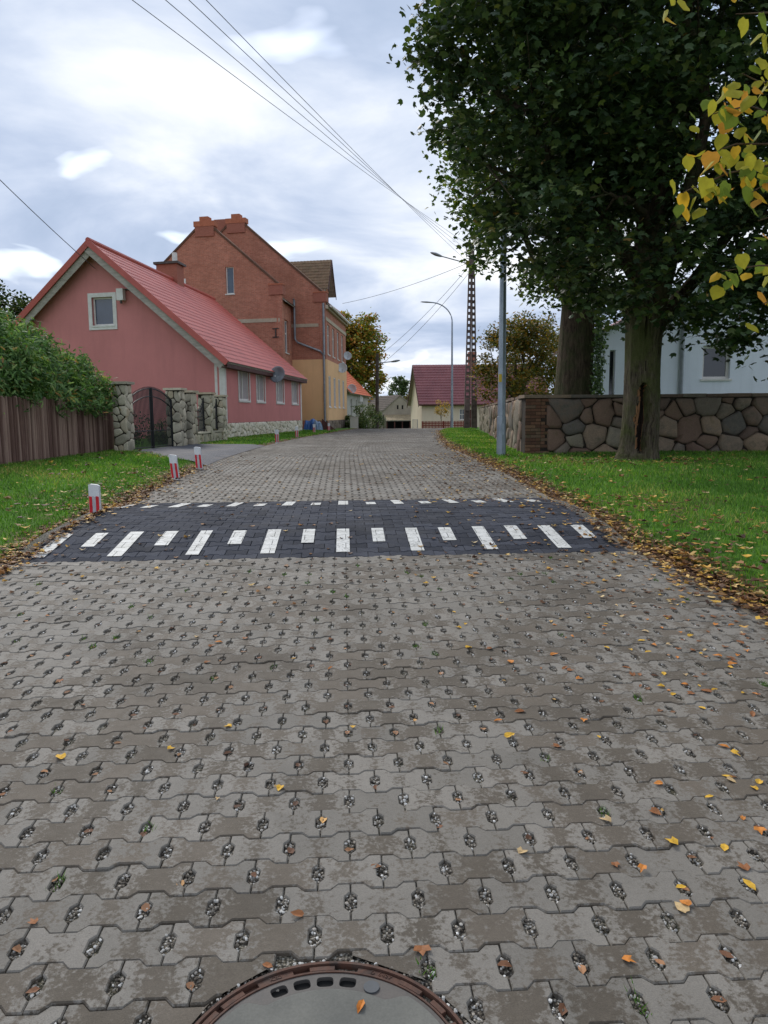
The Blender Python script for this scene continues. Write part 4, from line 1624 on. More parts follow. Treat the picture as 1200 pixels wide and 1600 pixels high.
    zb0 = hz(497, 452, O2 + gab * .9 + st * 4) - z0; zt0 = hz(499, 404, O2 + gab * .9 + st * 4) - z0
    F = O2 + gab * .7 + st * (a_c - dw / 2)
    zbot = he + slope * 1.05
    wall('dormer_wall', b, F + ZUP * zbot, st, [(0, -.1), (dw, -.1), (dw, zb0 - zbot), (dw / 2, zt0 - zbot - .15), (0, zb0 - zbot)], [(dw / 2 - .5, .1, dw / 2 + .5, max(.7, zb0 - zbot + .1))], .2, M_BRICK)
    window(b, F + ZUP * zbot, st, (dw / 2 - .5, .1, dw / 2 + .5, max(.7, zb0 - zbot + .1)), .08, mullions=(.5,), sill=False)
    back = 5.2
    for s in (-1, 1):
        A_ = O2 + gab * .2 + st * (a_c + s * (dw / 2 + .35)) + ZUP * (zb0 - .2); B_ = A_ + gab * back
        R0 = O2 + gab * .2 + st * a_c + ZUP * zt0; R1 = R0 + gab * back
        tile_roof('dormer_roof', b, A_, B_, R1, R0, M_BROWNROOF, .3, .24, .02, .03, res=3)
        m = MB(); m.prism([A_ - gab * .02, R0 - gab * .02, R0 - gab * .02 - ZUP * .22, A_ - gab * .02 - ZUP * .22], -gab * .04); m.build('dormer_bargeboard', M_FASCIA, b)
    for s in (0, dw):
        m = MB(); P = F + st * s
        m.prism([P + ZUP * (zbot - .1), P + gab * 4 + ZUP * (zbot - .1 + slope * 4), P + gab * 4 + ZUP * zb0, P + ZUP * zb0], st * (.15 if s == 0 else -.15)); m.build('dormer_cheek', M_BRICKP, b)
    # dishes on the street wall
    md = rough_mat('white_dish', lin(186, 190, 192), lin(208, 212, 214), 3, .5, .1)
    a, zz = sx(529, 576, O2)
    W = O2 + st * a + ZUP * zz
    sat_dish('satellite_dish', W + n_s * .28, .8, (.05, -1, .35), md, 'white satellite dish on the ochre wall just below the bricks', W)
    a, zz = sx(537.5, 557, O2)
    W = O2 + st * a + ZUP * zz
    sat_dish('satellite_dish', W + n_s * .26, .7, (.2, -1, .35), md, 'white satellite dish on the red brick street wall', W)
    return b, O2, st, gab, z0, Lw


bb_obj, B_O, B_ST, B_GAB, B_Z0, B_LW = brick_building()


# ================================================================== COTTAGE WITH ORANGE ROOF
def cottage():
    A = Vector((-2.85 * 62 / 61.5, 66.5, 0)); A.x = (545 - 600) / 1200 * 67.5
    z0 = gz(66) - .2
    st = dirv(6.2); gab = Vector((-math.cos(R(6)), math.sin(R(6)), 0)); ug = -gab; ns = st.cross(ZUP)
    Ls, Wg = 14.0, 8.4
    h = thing('cottage', 'low grey cottage with bright orange tiled roof past the brick building', 'cottage', (A.x, A.y, z0))
    O = Vector((A.x, A.y, z0)); OD = O + gab * Wg
    he = hz(546, 609, O) - z0; hr = he + 4.3
    rects = [(2.0, 1.1, 2.9, he - .75), (5.2, 1.1, 6.1, he - .75), (9.2, 1.1, 10.1, he - .75)]
    wall('street_wall', h, O, st, [(0, 0), (Ls, 0), (Ls, he), (0, he)], rects, .3, M_GREYW)
    for r in rects: window(h, O, st, r, .12, fw=.06, mullions=(.5,), glass=M_GLASSD)
    for Of, u, nm in ((OD, ug, 'gable_wall'), (O + st * Ls, gab, 'far_gable_wall')):
        wall(nm, h, Of, u, [(.01, 0), (Wg - .01, 0), (Wg - .01, he), (Wg / 2, hr), (.01, he)], [], .3, M_GREYW)
    wall('back_wall', h, OD + st * Ls, -st, [(0, 0), (Ls, 0), (Ls, he), (0, he)], [], .3, M_GREYW)
    sl = (hr - he) / (Wg / 2)
    e0 = O - gab * .4 + ZUP * (he + .1 - sl * .4) - st * .2; m0 = O + gab * Wg / 2 + ZUP * (hr + .1) - st * .2
    f0 = OD + gab * .4 + ZUP * (he + .1 - sl * .4) - st * .2
    tile_roof('roof', h, e0, e0 + st * (Ls + .4), m0 + st * (Ls + .4), m0, M_ORANGEROOF, .34, .3, .03, .04, res=3)
    tile_roof('roof', h, f0, f0 + st * (Ls + .4), m0 + st * (Ls + .4), m0, M_ORANGEROOF, .34, .3, .03, .04, res=3)
    W = O + st * .9 + ZUP * (he - .05)
    sat_dish('satellite_dish', W + ns * .3 + ZUP * .1, .85, (.05, -1, .35), rough_mat('pale_dish', lin(176, 180, 182), lin(200, 204, 206), 3, .5, .1), 'white satellite dish under the orange cottage roof', W)
    # meter boxes on the wall
    for px_, a in ((0, 7.0), (0, 7.9)):
        P = O + st * a + ZUP * (he - .55)
        m = MB(); m.box(P, st, ns, ZUP, -.3, .3, .003, .25, -.35, .3); m.build('wall_box', M_TRIM, h)
    return O


COT = cottage()


# ================================================================== FAR BARN, FAR HOUSE
def barn():
    Y = 112.0
    c = at(600, 660, Y); r_ = at(646, 660, Y)
    z0 = gz(Y) - .3
    O = Vector((c.x, Y, z0)); W = r_.x - c.x + .3
    h = thing('old_barn', 'small weathered grey barn with open lean-to at the end of the road', 'barn', O)
    ux = Vector((1, 0, 0))
    he = hz(602, 641, O) - z0; hr = hz(623, 618, O) - z0
    f = lambda px, py: (at(px, py, Y).x - O.x, hz(px, py, O) - z0)
    (a0, b1), (a1, b0) = f(620, 633), f(622.8, 639.5); (c0, _), (c1, _) = f(627.5, 633), f(630.3, 639)
    wall('gable_wall', h, O, ux, [(0, 0), (W, 0), (W, he), (W / 2, hr), (0, he)], [(a0, b0, a1, b1), (c0, b0, c1, b1)], .3, M_BARN)
    for r in ((a0, b0, a1, b1), (c0, b0, c1, b1)): window(h, O, ux, r, .15, frame=M_BARN, glass=M_BLACK, fw=.02, sill=False)
    dl = Vector((-.42, .9, 0)).normalized(); L = 9.0
    wall('side_wall', h, O + dl * L, -dl, [(0, 0), (L, 0), (L, he), (0, he)], [], .25, M_BARN)
    m0 = O + ux * W / 2 + ZUP * (hr + .08) - dl * .2
    e0 = O + ZUP * (he - .05) - ux * .25 - dl * .2; f0 = O + ux * (W + .25) + ZUP * (he - .05) - dl * .2
    tile_roof('roof', h, e0, e0 + dl * (L + .3), m0 + dl * (L + .3), m0, M_OLDROOF, .4, .5, .03, .04, res=3)
    tile_roof('roof', h, f0, f0 + dl * (L + .3), m0 + dl * (L + .3), m0, M_OLDROOF, .4, .5, .03, .04, res=3)
    # second, taller gable behind
    O2 = O + dl * L + Vector((-1.0, .2, 0)); W2 = W * 1.25
    wall('rear_gable_wall', h, O2, ux, [(0, 0), (W2, 0), (W2, he + .4), (W2 * .52, hr + 1.0), (0, he + .4)], [], .3, M_BARN)
    # lean-to with open front
    d = 3.6
    zt = hz(610, 648, O) - z0; zf = hz(610, 657, O) - z0
    A = O + Vector((.0, -.02, zt)); B = O + Vector((W + .6, -.02, zt)); C = B + Vector((.0, -d, zf - zt)); D = A + Vector((.35, -d, zf - zt))
    tile_roof('lean_to_roof', h, D, C, B, A, M_SHEDROOF, .8, .6, .03, .04, res=3)
    for i in range(5):
        x = .4 + i * (W / 4.2)
        m = MB(); m.abox(O.x + x - .07, O.x + x + .07, O.y - d + .1, O.y - d + .24, z0, z0 + zf - .12); m.build('lean_to_post', M_FASCIA, h)
    m = MB(); m.abox(O.x + .4, O.x + W + .5, O.y - .3, O.y - .1, z0, z0 + zt - .25); m.build('lean_to_shade_panel', M_BLACK, h)  # near-black box, the shade inside the open lean-to put into colour
    m = MB(); m.abox(O.x - 1.2, O.x - .15, O.y - .2, O.y + .3, z0, z0 + he * .8); m.build('side_lean_to', M_BARN, h)


barn()


def far_house():
    Y = 80.0
    z0 = gz(Y) - .1
    l = at(659, 650, Y)
    O = Vector((l.x, Y, z0)); W = 13.0; dpt = 8.6
    h = thing('far_house', 'cream house with wide purple red tiled roof facing down the road', 'house', O)
    ux = Vector((1, 0, 0)); vy = dirv(-5.5)
    he = hz(659, 627, O) - z0
    midd = O + vy * (dpt / 2)
    hr = hz(700, 571, midd) - z0
    f = lambda px, py: (at(px, py, Y).x - O.x, hz(px, py, O) - z0)
    (a0, b1), (a1, b0) = f(718, 639), f(726, 656)
    wall('front_wall', h, O, ux, [(0, 0), (W, 0), (W, he), (0, he)], [(a0, b0, a1, b1)], .3, M_CREAM)
    window(h, O, ux, (a0, b0, a1, b1), .1, fw=.07, mullions=(.5,), transoms=(.5,), glass=M_GLASS)
    (d0, e1), (d1, _) = f(733, 640), f(739, 640)
    m = MB(); m.box(O, ux, ux.cross(ZUP), ZUP, d0, d1, .003, .06, .1, e1); dr = m.build('door', M_FASCIA, h)
    m = MB(); m.box(O, ux, ux.cross(ZUP), ZUP, d0 + .06, d0 + .12, .061, .1, 1.0, 1.12); m.build('handle', M_ZINC, dr)
    OL = O + vy * dpt
    wall('gable_wall', h, OL, -vy, [(.01, 0), (dpt - .01, 0), (dpt - .01, he), (dpt / 2, hr), (.01, he)], [], .3, M_CREAM)
    wall('far_gable_wall', h, O + ux * W, vy, [(.01, 0), (dpt - .01, 0), (dpt - .01, he), (dpt / 2, hr), (.01, he)], [], .3, M_CREAM)
    wall('back_wall', h, OL + ux * W, -ux, [(0, 0), (W, 0), (W, he), (0, he)], [], .3, M_CREAM)
    sl = (hr - he) / (dpt / 2); o_ = .45
    e0 = O - vy * o_ - ux * .35 + ZUP * (he + .08 - sl * o_); m0 = midd - ux * .35; m0 = Vector((m0.x, m0.y, z0 + hr + .08))
    b0_ = OL + vy * o_ - ux * .35 + ZUP * (he + .08 - sl * o_)
    L = W + .7
    tile_roof('roof', h, e0, e0 + ux * L, m0 + ux * L, m0, M_PURPROOF, .4, .3, .025, .045, res=3)
    tile_roof('roof', h, b0_, b0_ + ux * L, m0 + ux * L, m0, M_PURPROOF, .4, .3, .025, .045, res=3)
    for a, c in ((e0, m0), (b0_, m0)):
        m = MB(); m.prism([a, c, c - ZUP * .28, a - ZUP * .28], -ux * .05); m.build('bargeboard', M_FASCIA, h)
    m = MB(); m.tube([e0 - ZUP * .06 - vy * .06, e0 + ux * L - ZUP * .06 - vy * .06], .09, 8); m.build('gutter', M_FASCIA, h)
    c = at(738, 571, Y + 4); c = Vector((c.x, midd.y, z0 + hr))
    m = MB(); m.box(c, ux, vy, ZUP, -.4, .4, -.4, .4, -.6, 1.4); m.build('chimney', M_BRICKP, h)
    # picket fence in front
    Yf = 69.0
    zf = gz(Yf)
    M_PICK = rough_mat('red_brown_picket', lin(112, 52, 44), lin(142, 72, 60), 6, .8, .3, 40, .004)
    x0, x1 = at(660, 660, Yf).x, at(726, 660, Yf).x
    top = hz(690, 657.5, Vector((0, Yf, 0)))
    fn = thing('picket_fence', 'low red brown picket fence before the cream house', 'fence', ((x0 + x1) / 2, Yf, zf))
    n = 30
    for i in range(n):
        x = x0 + (x1 - x0) * i / (n - 1)
        m = MB(); m.prism([Vector((x - .045, Yf, zf - .05)), Vector((x + .045, Yf, zf - .05)), Vector((x + .045, Yf, top - .05)), Vector((x, Yf, top)), Vector((x - .045, Yf, top - .05))], (0, .03, 0)); m.build('picket', M_PICK, fn)
    for z in (zf + .2, top - .25):
        m = MB(); m.abox(x0 - .05, x1 + .05, Yf + .031, Yf + .08, z, z + .08); m.build('rail', M_PICK, fn)
    for x in (x0, (x0 + x1) / 2, x1):
        m = MB(); m.abox(x - .06, x + .06, Yf + .082, Yf + .2, zf - .1, top - .02); m.build('fence_post', M_PICK, fn)
    # side gate of mesh left of the house
    xg0, xg1 = at(645, 660, Yf + 4).x, at(652.5, 660, Yf + 4).x
    gt = thing('wire_gate', 'narrow grey wire gate between barn and cream house', 'gate', (xg0, Yf + 4, gz(Yf + 4)))
    zt = hz(648, 655.5, Vector((0, Yf + 4, 0))); zg = gz(Yf + 4)
    m = MB()
    m.tube([(xg0, Yf + 4, zg), (xg0, Yf + 4, zt), (xg1, Yf + 4, zt), (xg1, Yf + 4, zg)], .035, 6); m.build('gate_frame', M_ZINC, gt)
    for i in range(6):
        x = xg0 + (xg1 - xg0) * (i + 1) / 7
        m = MB(); m.tube([(x, Yf + 4, zg + .05), (x, Yf + 4, zt - .03)], .012, 5); m.build('bar', M_ZINC, gt)


far_house()


# ================================================================== WHITE HOUSE BEHIND THE STONE WALL
def white_house():
    Y = 27.0
    z0 = gz(Y) - .1
    l = at(921, 560, Y)
    O = Vector((l.x, Y, z0)); ux = Vector((math.cos(R(3)), -math.sin(R(3)), 0)); W = 13.0
    h = thing('white_house', 'white rendered house behind the fieldstone wall and maple trunk', 'house', O)
    n = ux.cross(ZUP)
    def f(px, py):
        d = ray(px, py); t = (O - CAMP).dot(n) / d.dot(n); q = CAMP + d * t
        return (q - O).dot(ux), q.z - z0
    he = f(921, 532)[1]; sl = .5; hr = he + sl * W / 2
    (a0, b1), (a1, b0) = f(1099, 540), f(1140, 592)
    (c0, d1), (c1, d0) = f(953, 547), f(960, 625)
    wall('front_wall', h, O, ux, [(0, 0), (W, 0), (W, he), (W / 2, hr), (0, he)], [(a0, b0, a1, b1), (c0, d0, c1, d1)], .35, M_WHITEW)
    window(h, O, ux, (a0, b0, a1, b1), .18, fw=.09, glass=M_GLASSD)
    window(h, O, ux, (c0, d0, c1, d1), .2, fw=.03, glass=M_GLASSD, sill=False)
    L = 5.0; dy = -n
    wall('side_wall', h, O + dy * L, -dy, [(.01, 0), (L - .01, 0), (L - .01, he), (.01, he)], [], .3, M_WHITEW)
    wall('right_wall', h, O + ux * W, dy, [(.01, 0), (L - .01, 0), (L - .01, he), (.01, he)], [], .3, M_WHITEW)
    wall('back_wall', h, O + ux * W + dy * L, -ux, [(0, 0), (W, 0), (W, he), (W / 2, hr), (0, he)], [], .3, M_WHITEW)
    o_ = .4
    e0 = O - ux * o_ + ZUP * (he + .1 - sl * o_) - dy * .3; m0 = O + ux * W / 2 + ZUP * (hr + .1) - dy * .3; r0 = O + ux * (W + o_) + ZUP * (he + .1 - sl * o_) - dy * .3
    tile_roof('roof', h, e0, e0 + dy * (L + .6), m0 + dy * (L + .6), m0, M_PURPROOF, .36, .3, .02, .03, res=3)
    tile_roof('roof', h, r0, r0 + dy * (L + .6), m0 + dy * (L + .6), m0, M_PURPROOF, .36, .3, .02, .03, res=3)
    a, _ = f(1063, 600)
    P = O + ux * a + n * .08
    m = MB(); m.tube([P + ZUP * .2, P + ZUP * (he + sl * min(a, W - a) - .1)], .07, 8); m.build('downpipe', M_ZINC, h)


white_house()

# ================================================================== STREET FURNITURE, FENCES, WALLS
def pole_material():
    k = NM('fence_pole_wood')
    p = k.mapping(k.pos(), scale=(7, 7, .5)); r = k.node('ShaderNodeObjectInfo').outputs['Random']
    f = k.math('ADD', k.math('MULTIPLY', k.noise(p, 3, 6, .65), .6), k.math('MULTIPLY', r, .55))
    c = k.ramp(f, [(.25, lin(90, 66, 58)), (.5, lin(128, 100, 90)), (.8, lin(168, 140, 126))])
    f2 = k.noise(p, 14, 4, .6)
    return k.finish(k.mix(.35, c, k.ramp(f2, [(.3, .5), (.7, 1.1)]), 'MULTIPLY'), .9, k.bump(f2, .6, .01), spec=.2)


M_POLE = pole_material()
M_IRONBLK = rough_mat('black_iron', lin(26, 26, 28), lin(40, 40, 42), 4, .5, .2, 60, .002)
M_GALV = rough_mat('galvanised_steel', lin(138, 148, 160), lin(168, 178, 188), 3, .42, .1, 60, .002, metal=.55)
M_CONCPOLE = rough_mat('old_concrete_pole', lin(78, 66, 62), lin(112, 98, 92), 2, .9, .4, 30, .006)
M_WOODPOLE = rough_mat('dark_wood_pole', lin(64, 56, 50), lin(92, 82, 74), 3, .9, .4, 30, .006)
M_WIRE = rough_mat('wire', lin(70, 74, 82), lin(84, 88, 94), 3, .5, .1)
M_WHITEPL = rough_mat('white_plastic', lin(214, 216, 220), lin(232, 234, 236), 6, .45, .1, 60, .001)
M_REDPL = rough_mat('red_reflector', lin(196, 34, 46), lin(220, 48, 60), 10, .4, .1, 80, .001)
M_GREYREF = rough_mat('grey_reflector', lin(176, 172, 178), lin(200, 196, 200), 10, .4, .1, 80, .001)


# ---- pole fence in front of the thuja hedge
def pole_fence():
    P0 = Vector((-7.75, 12.4, 0)); P1 = gp(178, 706); P1.z = 0
    t = (P1 - P0).normalized(); L = (P1 - P0).length; n = Vector((t.y, -t.x, 0))
    f = thing('pole_fence', 'brown fence of upright half round wooden poles under the hedge', 'fence', ((P0.x + P1.x) / 2, (P0.y + P1.y) / 2, gz(16)))
    n_p = int(L / .088)
    rg = random.Random(4)
    for i in range(n_p):
        P = P0 + t * (i + .5) * L / n_p
        z = gz(P.y) - .03
        hgt = 1.42 + rg.uniform(-.04, .04)
        r = rg.uniform(.036, .043)
        m = MB()
        lean = Vector((rg.uniform(-.012, .012), rg.uniform(-.012, .012), 0))
        vs = []
        for hh, k in ((0, 1), (hgt - .03, .96), (hgt, .6)):
            for q in range(8):
                a = 2 * math.pi * q / 8
                vs.append(P + lean * hh + t * math.cos(a) * r * k + n * math.sin(a) * r * k + ZUP * (z + hh))
        fs = [(a * 8 + q, a * 8 + (q + 1) % 8, (a + 1) * 8 + (q + 1) % 8, (a + 1) * 8 + q) for a in range(2) for q in range(8)] + [tuple(range(16, 24))]
        m.add(vs, fs).build('fence_pole', M_POLE, f, smooth=True)
    for zz in (.3, 1.1):
        m = MB()
        m.tube([P0 - n * .08 + ZUP * (gz(P0.y) + zz), (P0 + P1) / 2 - n * .08 + ZUP * (gz((P0.y + P1.y) / 2) + zz), P1 - n * .08 + ZUP * (gz(P1.y) + zz)], .035, 6); m.build('rail', M_POLE, f)


pole_fence()


# ---- stone pillars, gate, low fence
FDIR = dirv(9.0)


def pillar(px, top_px, bot_px, w, label, seed):
    P = gp(px, bot_px)
    z0 = gz(P.y) - .05
    hgt = hz(px, top_px, P) - z0
    t = thing('stone_pillar', label, 'pillar', (P.x, P.y, gz(P.y)), 'cream stone pillars along the yard')
    ux = Vector((math.cos(R(6)), -math.sin(R(6)), 0)); uy = dirv(6)
    O = Vector((P.x, P.y, z0)) - ux * w / 2
    m = MB(); m.box(O, ux, uy, ZUP, .02, w - .02, .02, w - .02, 0, hgt - .07); core = m.build('core', M_DMORTAR, t)
    rubble(t, O + uy * .02, ux, (0, 0, w, hgt - .08), 15, M_PILLARSTONE, .012, .03, seed, .9)
    rubble(t, O + ux * (w - .02), uy, (0, 0, w, hgt - .08), 14, M_PILLARSTONE, .012, .03, seed + 50, .9)
    m = MB(); m.box(O, ux, uy, ZUP, -.05, w + .05, -.05, w + .05, hgt - .068, hgt); m.build('cap_slab', M_PILLARSTONE, t)
    return O, ux, uy, w, z0, hgt


pil = [pillar(190, 596, 709, .40, 'stone pillar at the end of the brown pole fence', 11),
       pillar(273, 606, 700, .46, 'stone pillar between double gate and small gate', 12),
       pillar(292, 610, 698, .46, 'stone pillar right beside the one ending the double gate', 13),
       pillar(321, 613, 693, .46, 'stone pillar standing on the low wall between iron fence panels', 14),
       pillar(341, 617, 690, .46, 'stone pillar touching the white corner of the maroon house', 15)]


def pc(p):
    O, ux, uy, w, z0, h = p
    return O + ux * w / 2 + uy * w / 2


def iron_gate(name, label, cat, A, B, zb, h_end, h_mid, nb, leaves=2, dip=False, parent=None):
    """upright bars between A and B, top edge an arch"""
    A = Vector((A.x, A.y, 0)); B = Vector((B.x, B.y, 0)); t = (B - A).normalized(); L = (B - A).length; n = Vector((t.y, -t.x, 0))
    g = parent or thing(name, label, cat, ((A.x + B.x) / 2, (A.y + B.y) / 2, gz((A.y + B.y) / 2)))
    f = lambda w: h_end + (h_mid - h_end) * (1 - (2 * w - 1) ** 2) if not dip else h_end - (h_end - h_mid) * (1 - (2 * w - 1) ** 2)
    P = lambda w, z: A + t * (w * L) + ZUP * (gz(A.y + (B.y - A.y) * w) + z)
    for i in range(nb):
        w = (i + .5) / nb
        top = f(w) + (.0)
        m = MB(); m.tube([P(w, zb), P(w, top + .06)], .012, 5); m.build('bar', M_IRONBLK, g)
    for off in (0.0, -.22):
        m = MB(); m.tube([P(k / 20, f(k / 20) + off) for k in range(21)], .016, 6); m.build('arch_rail', M_IRONBLK, g)
    for z in (zb + .04, zb + .5):
        m = MB(); m.tube([P(0, z), P(1, z)], .016, 6); m.build('rail', M_IRONBLK, g)
    ws = (0.012, .49, .51, .988) if leaves == 2 else (.02, .98)
    for w in ws:
        m = MB(); m.tube([P(w, zb - .02), P(w, f(w) + .03)], .028, 6); m.build('stile', M_IRONBLK, g)
    return g


iron_gate('double_gate', 'black iron double gate with arched top between stone pillars', 'gate', pc(pil[0]) + FDIR * .3, pc(pil[1]) - FDIR * .3, .06, 1.42, 1.75, 36)
iron_gate('small_gate', 'narrow black iron gate between two close stone pillars', 'gate', pc(pil[1]) + FDIR * .28, pc(pil[2]) - FDIR * .28, .06, 1.4, 1.5, 9, 1)


def low_wall(i, j, label):
    A, B = pc(pil[i]), pc(pil[j])
    t = Vector((B.x - A.x, B.y - A.y, 0)); L = t.length - .46; t.normalize()
    O = Vector((A.x, A.y, gz(A.y) - .05)) + t * .23
    w = thing('low_stone_wall', label, 'wall', O)
    n = t.cross(ZUP)
    m = MB(); m.box(O, t, n, ZUP, 0, L, -.12, .12, 0, .42); m.build('core', M_DMORTAR, w)
    rubble(w, O + n * .12, t, (0, 0, L, .42), 20, M_PILLARSTONE, .012, .03, 60 + i, .9)
    m = MB(); m.box(O, t, n, ZUP, 0, L, -.17, .17, .422, .47); m.build('coping', M_PILLARSTONE, w)
    return O, t, L


low_wall(2, 3, 'low stone wall under the iron panel beside the small gate')
low_wall(3, 4, 'low stone wall under the iron panel next to the maroon house')
iron_gate('iron_panel', 'black iron fence panel with dipped top beside the small gate', 'fence', pc(pil[2]) + FDIR * .25, pc(pil[3]) - FDIR * .25, .45, 1.6, 1.15, 14, 1, True)
iron_gate('iron_panel', 'black iron fence panel with dipped top touching the house side pillar', 'fence', pc(pil[3]) + FDIR * .25, pc(pil[4]) - FDIR * .25, .45, 1.6, 1.15, 10, 1, True)

# ---- driveway
def driveway():
    k = NM('driveway_pavers')
    p = k.mapping(k.pos(), rot=(0, 0, R(4)))
    b = k.node('ShaderNodeTexBrick'); k.l.new(p, b.inputs['Vector']); b.inputs['Scale'].default_value = 1
    b.inputs['Brick Width'].default_value = .2; b.inputs['Row Height'].default_value = .14; b.inputs['Mortar Size'].default_value = .006
    k.set(b.inputs['Color1'], lin(66, 68, 76)); k.set(b.inputs['Color2'], lin(84, 86, 93)); k.set(b.inputs['Mortar'], lin(48, 46, 46))
    c = k.mix(k.ramp(k.noise(p, 1.2, 5), [(.5, 0), (.75, .5)]), b.outputs['Color'], lin(118, 108, 98))
    mat = k.finish(c, .8, k.bump(k.math('SUBTRACT', 1.0, b.outputs['Fac']), .6, .008), spec=.3)
    a, d = gp(219, 709), gp(302, 697)
    s0 = float(xy_us(*gp(322, 728).xy)[1]); s1 = float(xy_us(*gp(414, 697).xy)[1])
    N, Mm = 24, 16
    vs = []
    for i in range(N + 1):
        w = i / N
        s = s0 + (s1 - s0) * w
        ex, ey = us_xy(edge_l(s) + .01, s)
        gx_, gy_ = a.x + (d.x - a.x) * w - .35, a.y + (d.y - a.y) * w
        for j in range(Mm + 1):
            v = j / Mm
            x, y = float(ex) * (1 - v) + gx_ * v, float(ey) * (1 - v) + gy_ * v
            u, ss = xy_us(x, y)
            dd = float(edge_l(ss) - u)
            vs.append((x, y, float(lawn_z(x, y, max(dd, 0), -1)) + .022 + .006 * (1 - v)))
    m = Mm + 1
    fs = [(i * m + j, i * m + j + 1, (i + 1) * m + j + 1, (i + 1) * m + j) for i in range(N) for j in range(Mm)]
    struct(mesh_obj('driveway', vs, fs, mat, smooth=True))
    return a, d, s0, s1


DRV = driveway()


# ---- red and white marker posts
def marker(px, by, hpx, yaw, lean, label):
    P = gp(px, by)
    P.z = gz(P.y)
    hgt = min(.5, max(.4, hz(px, by - hpx - 3, P) - P.z))
    w, d = .125, .045
    t = thing('marker_post', label, 'marker post', P, 'red and white marker posts along the road edge')
    ux = Matrix.Rotation(R(yaw), 3, 'Z') @ Vector((1, 0, 0)); uy = Matrix.Rotation(R(yaw), 3, 'Z') @ Vector((0, 1, 0))
    up = (ZUP + ux * lean).normalized()
    m = MB()
    prof = [(-w / 2, 0), (w / 2, 0), (w / 2, hgt - .025), (w / 2 - .02, hgt - .01), (-w / 2 + .02, hgt), (-w / 2, hgt - .01)]
    m.prism([P + ux * a + up * (b - .08 if b == 0 else b) - uy * d / 2 for a, b in prof], uy * d)
    body = m.build('post_body', M_WHITEPL, t)
    z0, z1 = .03, hgt * .64
    for a0, a1, mt, nm in ((-w / 2 + .004, -w / 2 + .04, M_REDPL, 'red_stripe'), (w / 2 - .04, w / 2 - .004, M_REDPL, 'red_stripe'), (-w / 2 + .042, w / 2 - .042, M_GREYREF, 'grey_reflector')):
        m = MB(); m.prism([P + ux * a0 + up * z0 - uy * (d / 2 + .004), P + ux * a1 + up * (z0 - .012) - uy * (d / 2 + .004), P + ux * a1 + up * z1 - uy * (d / 2 + .004), P + ux * a0 + up * (z1 + .008) - uy * (d / 2 + .004)], uy * .006)
        m.build(nm, mt, t)


for a in ((150, 811, 52, -4, .0, 'red and white marker post on leaves beside the speed bump'),
          (275, 749, 36, -8, -.1, 'red and white marker post tilted over at the lawn edge before the driveway'),
          (312, 733, 32, -8, -.07, 'red and white marker post at the near corner of the driveway'),
          (433, 692, 18, -8, 0, 'red and white marker post past the driveway below the first house windows'),
          (464, 684, 15, -8, 0, 'red and white marker post before the far end of the maroon house'),
          (491, 677.5, 13, -8, 0, 'red and white marker post in front of the blue tarp heap'),
          (514, 674.5, 12, -8, 0, 'red and white marker post by the brick building drainpipe')):
    marker(*a)


# ---- blue tarp heap, board, white post
def tarp(name, px0, px1, top, Y, dy, label, mat, seed, shape):
    z0 = gz(Y)
    x0, x1 = at(px0, 660, Y).x, at(px1, 660, Y).x
    h = hz((px0 + px1) / 2, top, Vector((0, Y, 0))) - z0
    n, m_ = 14, 10
    rg = random.Random(seed)
    vs = []
    for j in range(m_ + 1):
        for i in range(n + 1):
            u, v = i / n, j / m_
            x = x0 + (x1 - x0) * u; y = Y + dy * v
            e = min(u, 1 - u) * 5; g = min(v, 1 - v) * 5
            z = h * min(1, e ** .6) * min(1, g ** .6) * shape(u, v)
            z += rg.uniform(-.04, .05) * (1 if z > .05 else 0) + .05 * math.sin(9 * u + 3 * v)
            vs.append((x + rg.uniform(-.03, .03), y + rg.uniform(-.04, .04), z0 + max(-.02, z)))
    k = n + 1
    fs = [(j * k + i, j * k + i + 1, (j + 1) * k + i + 1, (j + 1) * k + i) for j in range(m_) for i in range(n)]
    o = mesh_obj(name, vs, fs, mat, smooth=False)
    return tag(o, label, 'tarp')


M_TARP = rough_mat('blue_tarp', lin(34, 76, 132), lin(58, 108, 164), 3, .45, .4, 12, .03)
M_TARP2 = rough_mat('pale_blue_tarp', lin(92, 118, 142), lin(132, 152, 170), 4, .5, .4, 12, .03)
tarp('tarp_heap', 473, 492, 655.5, 47.6, 2.2, 'dark blue tarpaulin heap between the maroon house and brick building', M_TARP, 1, lambda u, v: 1 - .1 * math.sin(4 * u))
tarp('tarp_sheet', 489, 503, 654.5, 47.0, 1.4, 'pale grey blue tarpaulin leaning beside the dark blue heap', M_TARP2, 2, lambda u, v: 1 - .55 * u)
_P = Vector((at(502, 665, 48.2).x, 48.2, gz(48.2)))
_m = MB(); _m.prism([_P, _P + Vector((.95, 0, 0)), _P + Vector((.05, 0, .75))], (.0, .08, 0))
tag(_m.build('leaning_board', M_FASCIA), 'dark brown board leaning next to the tarpaulins', 'board')
_P = at(553.5, 665, 58.0); _z = gz(58)
_h = hz(553, 651, Vector((0, 58, 0)))
_m = MB(); _m.abox(_P.x - .3, _P.x + .3, 57.8, 58.2, _z - .05, _h - .06)
_b = _m.build('concrete_post', M_GREYW); tag(_b, 'short pale concrete post by the shrubs at the cottage', 'post')
_m = MB(); _m.abox(_P.x - .35, _P.x + .35, 57.75, 58.25, _h - .058, _h); _m.build('post_cap', M_GREYW, _b)


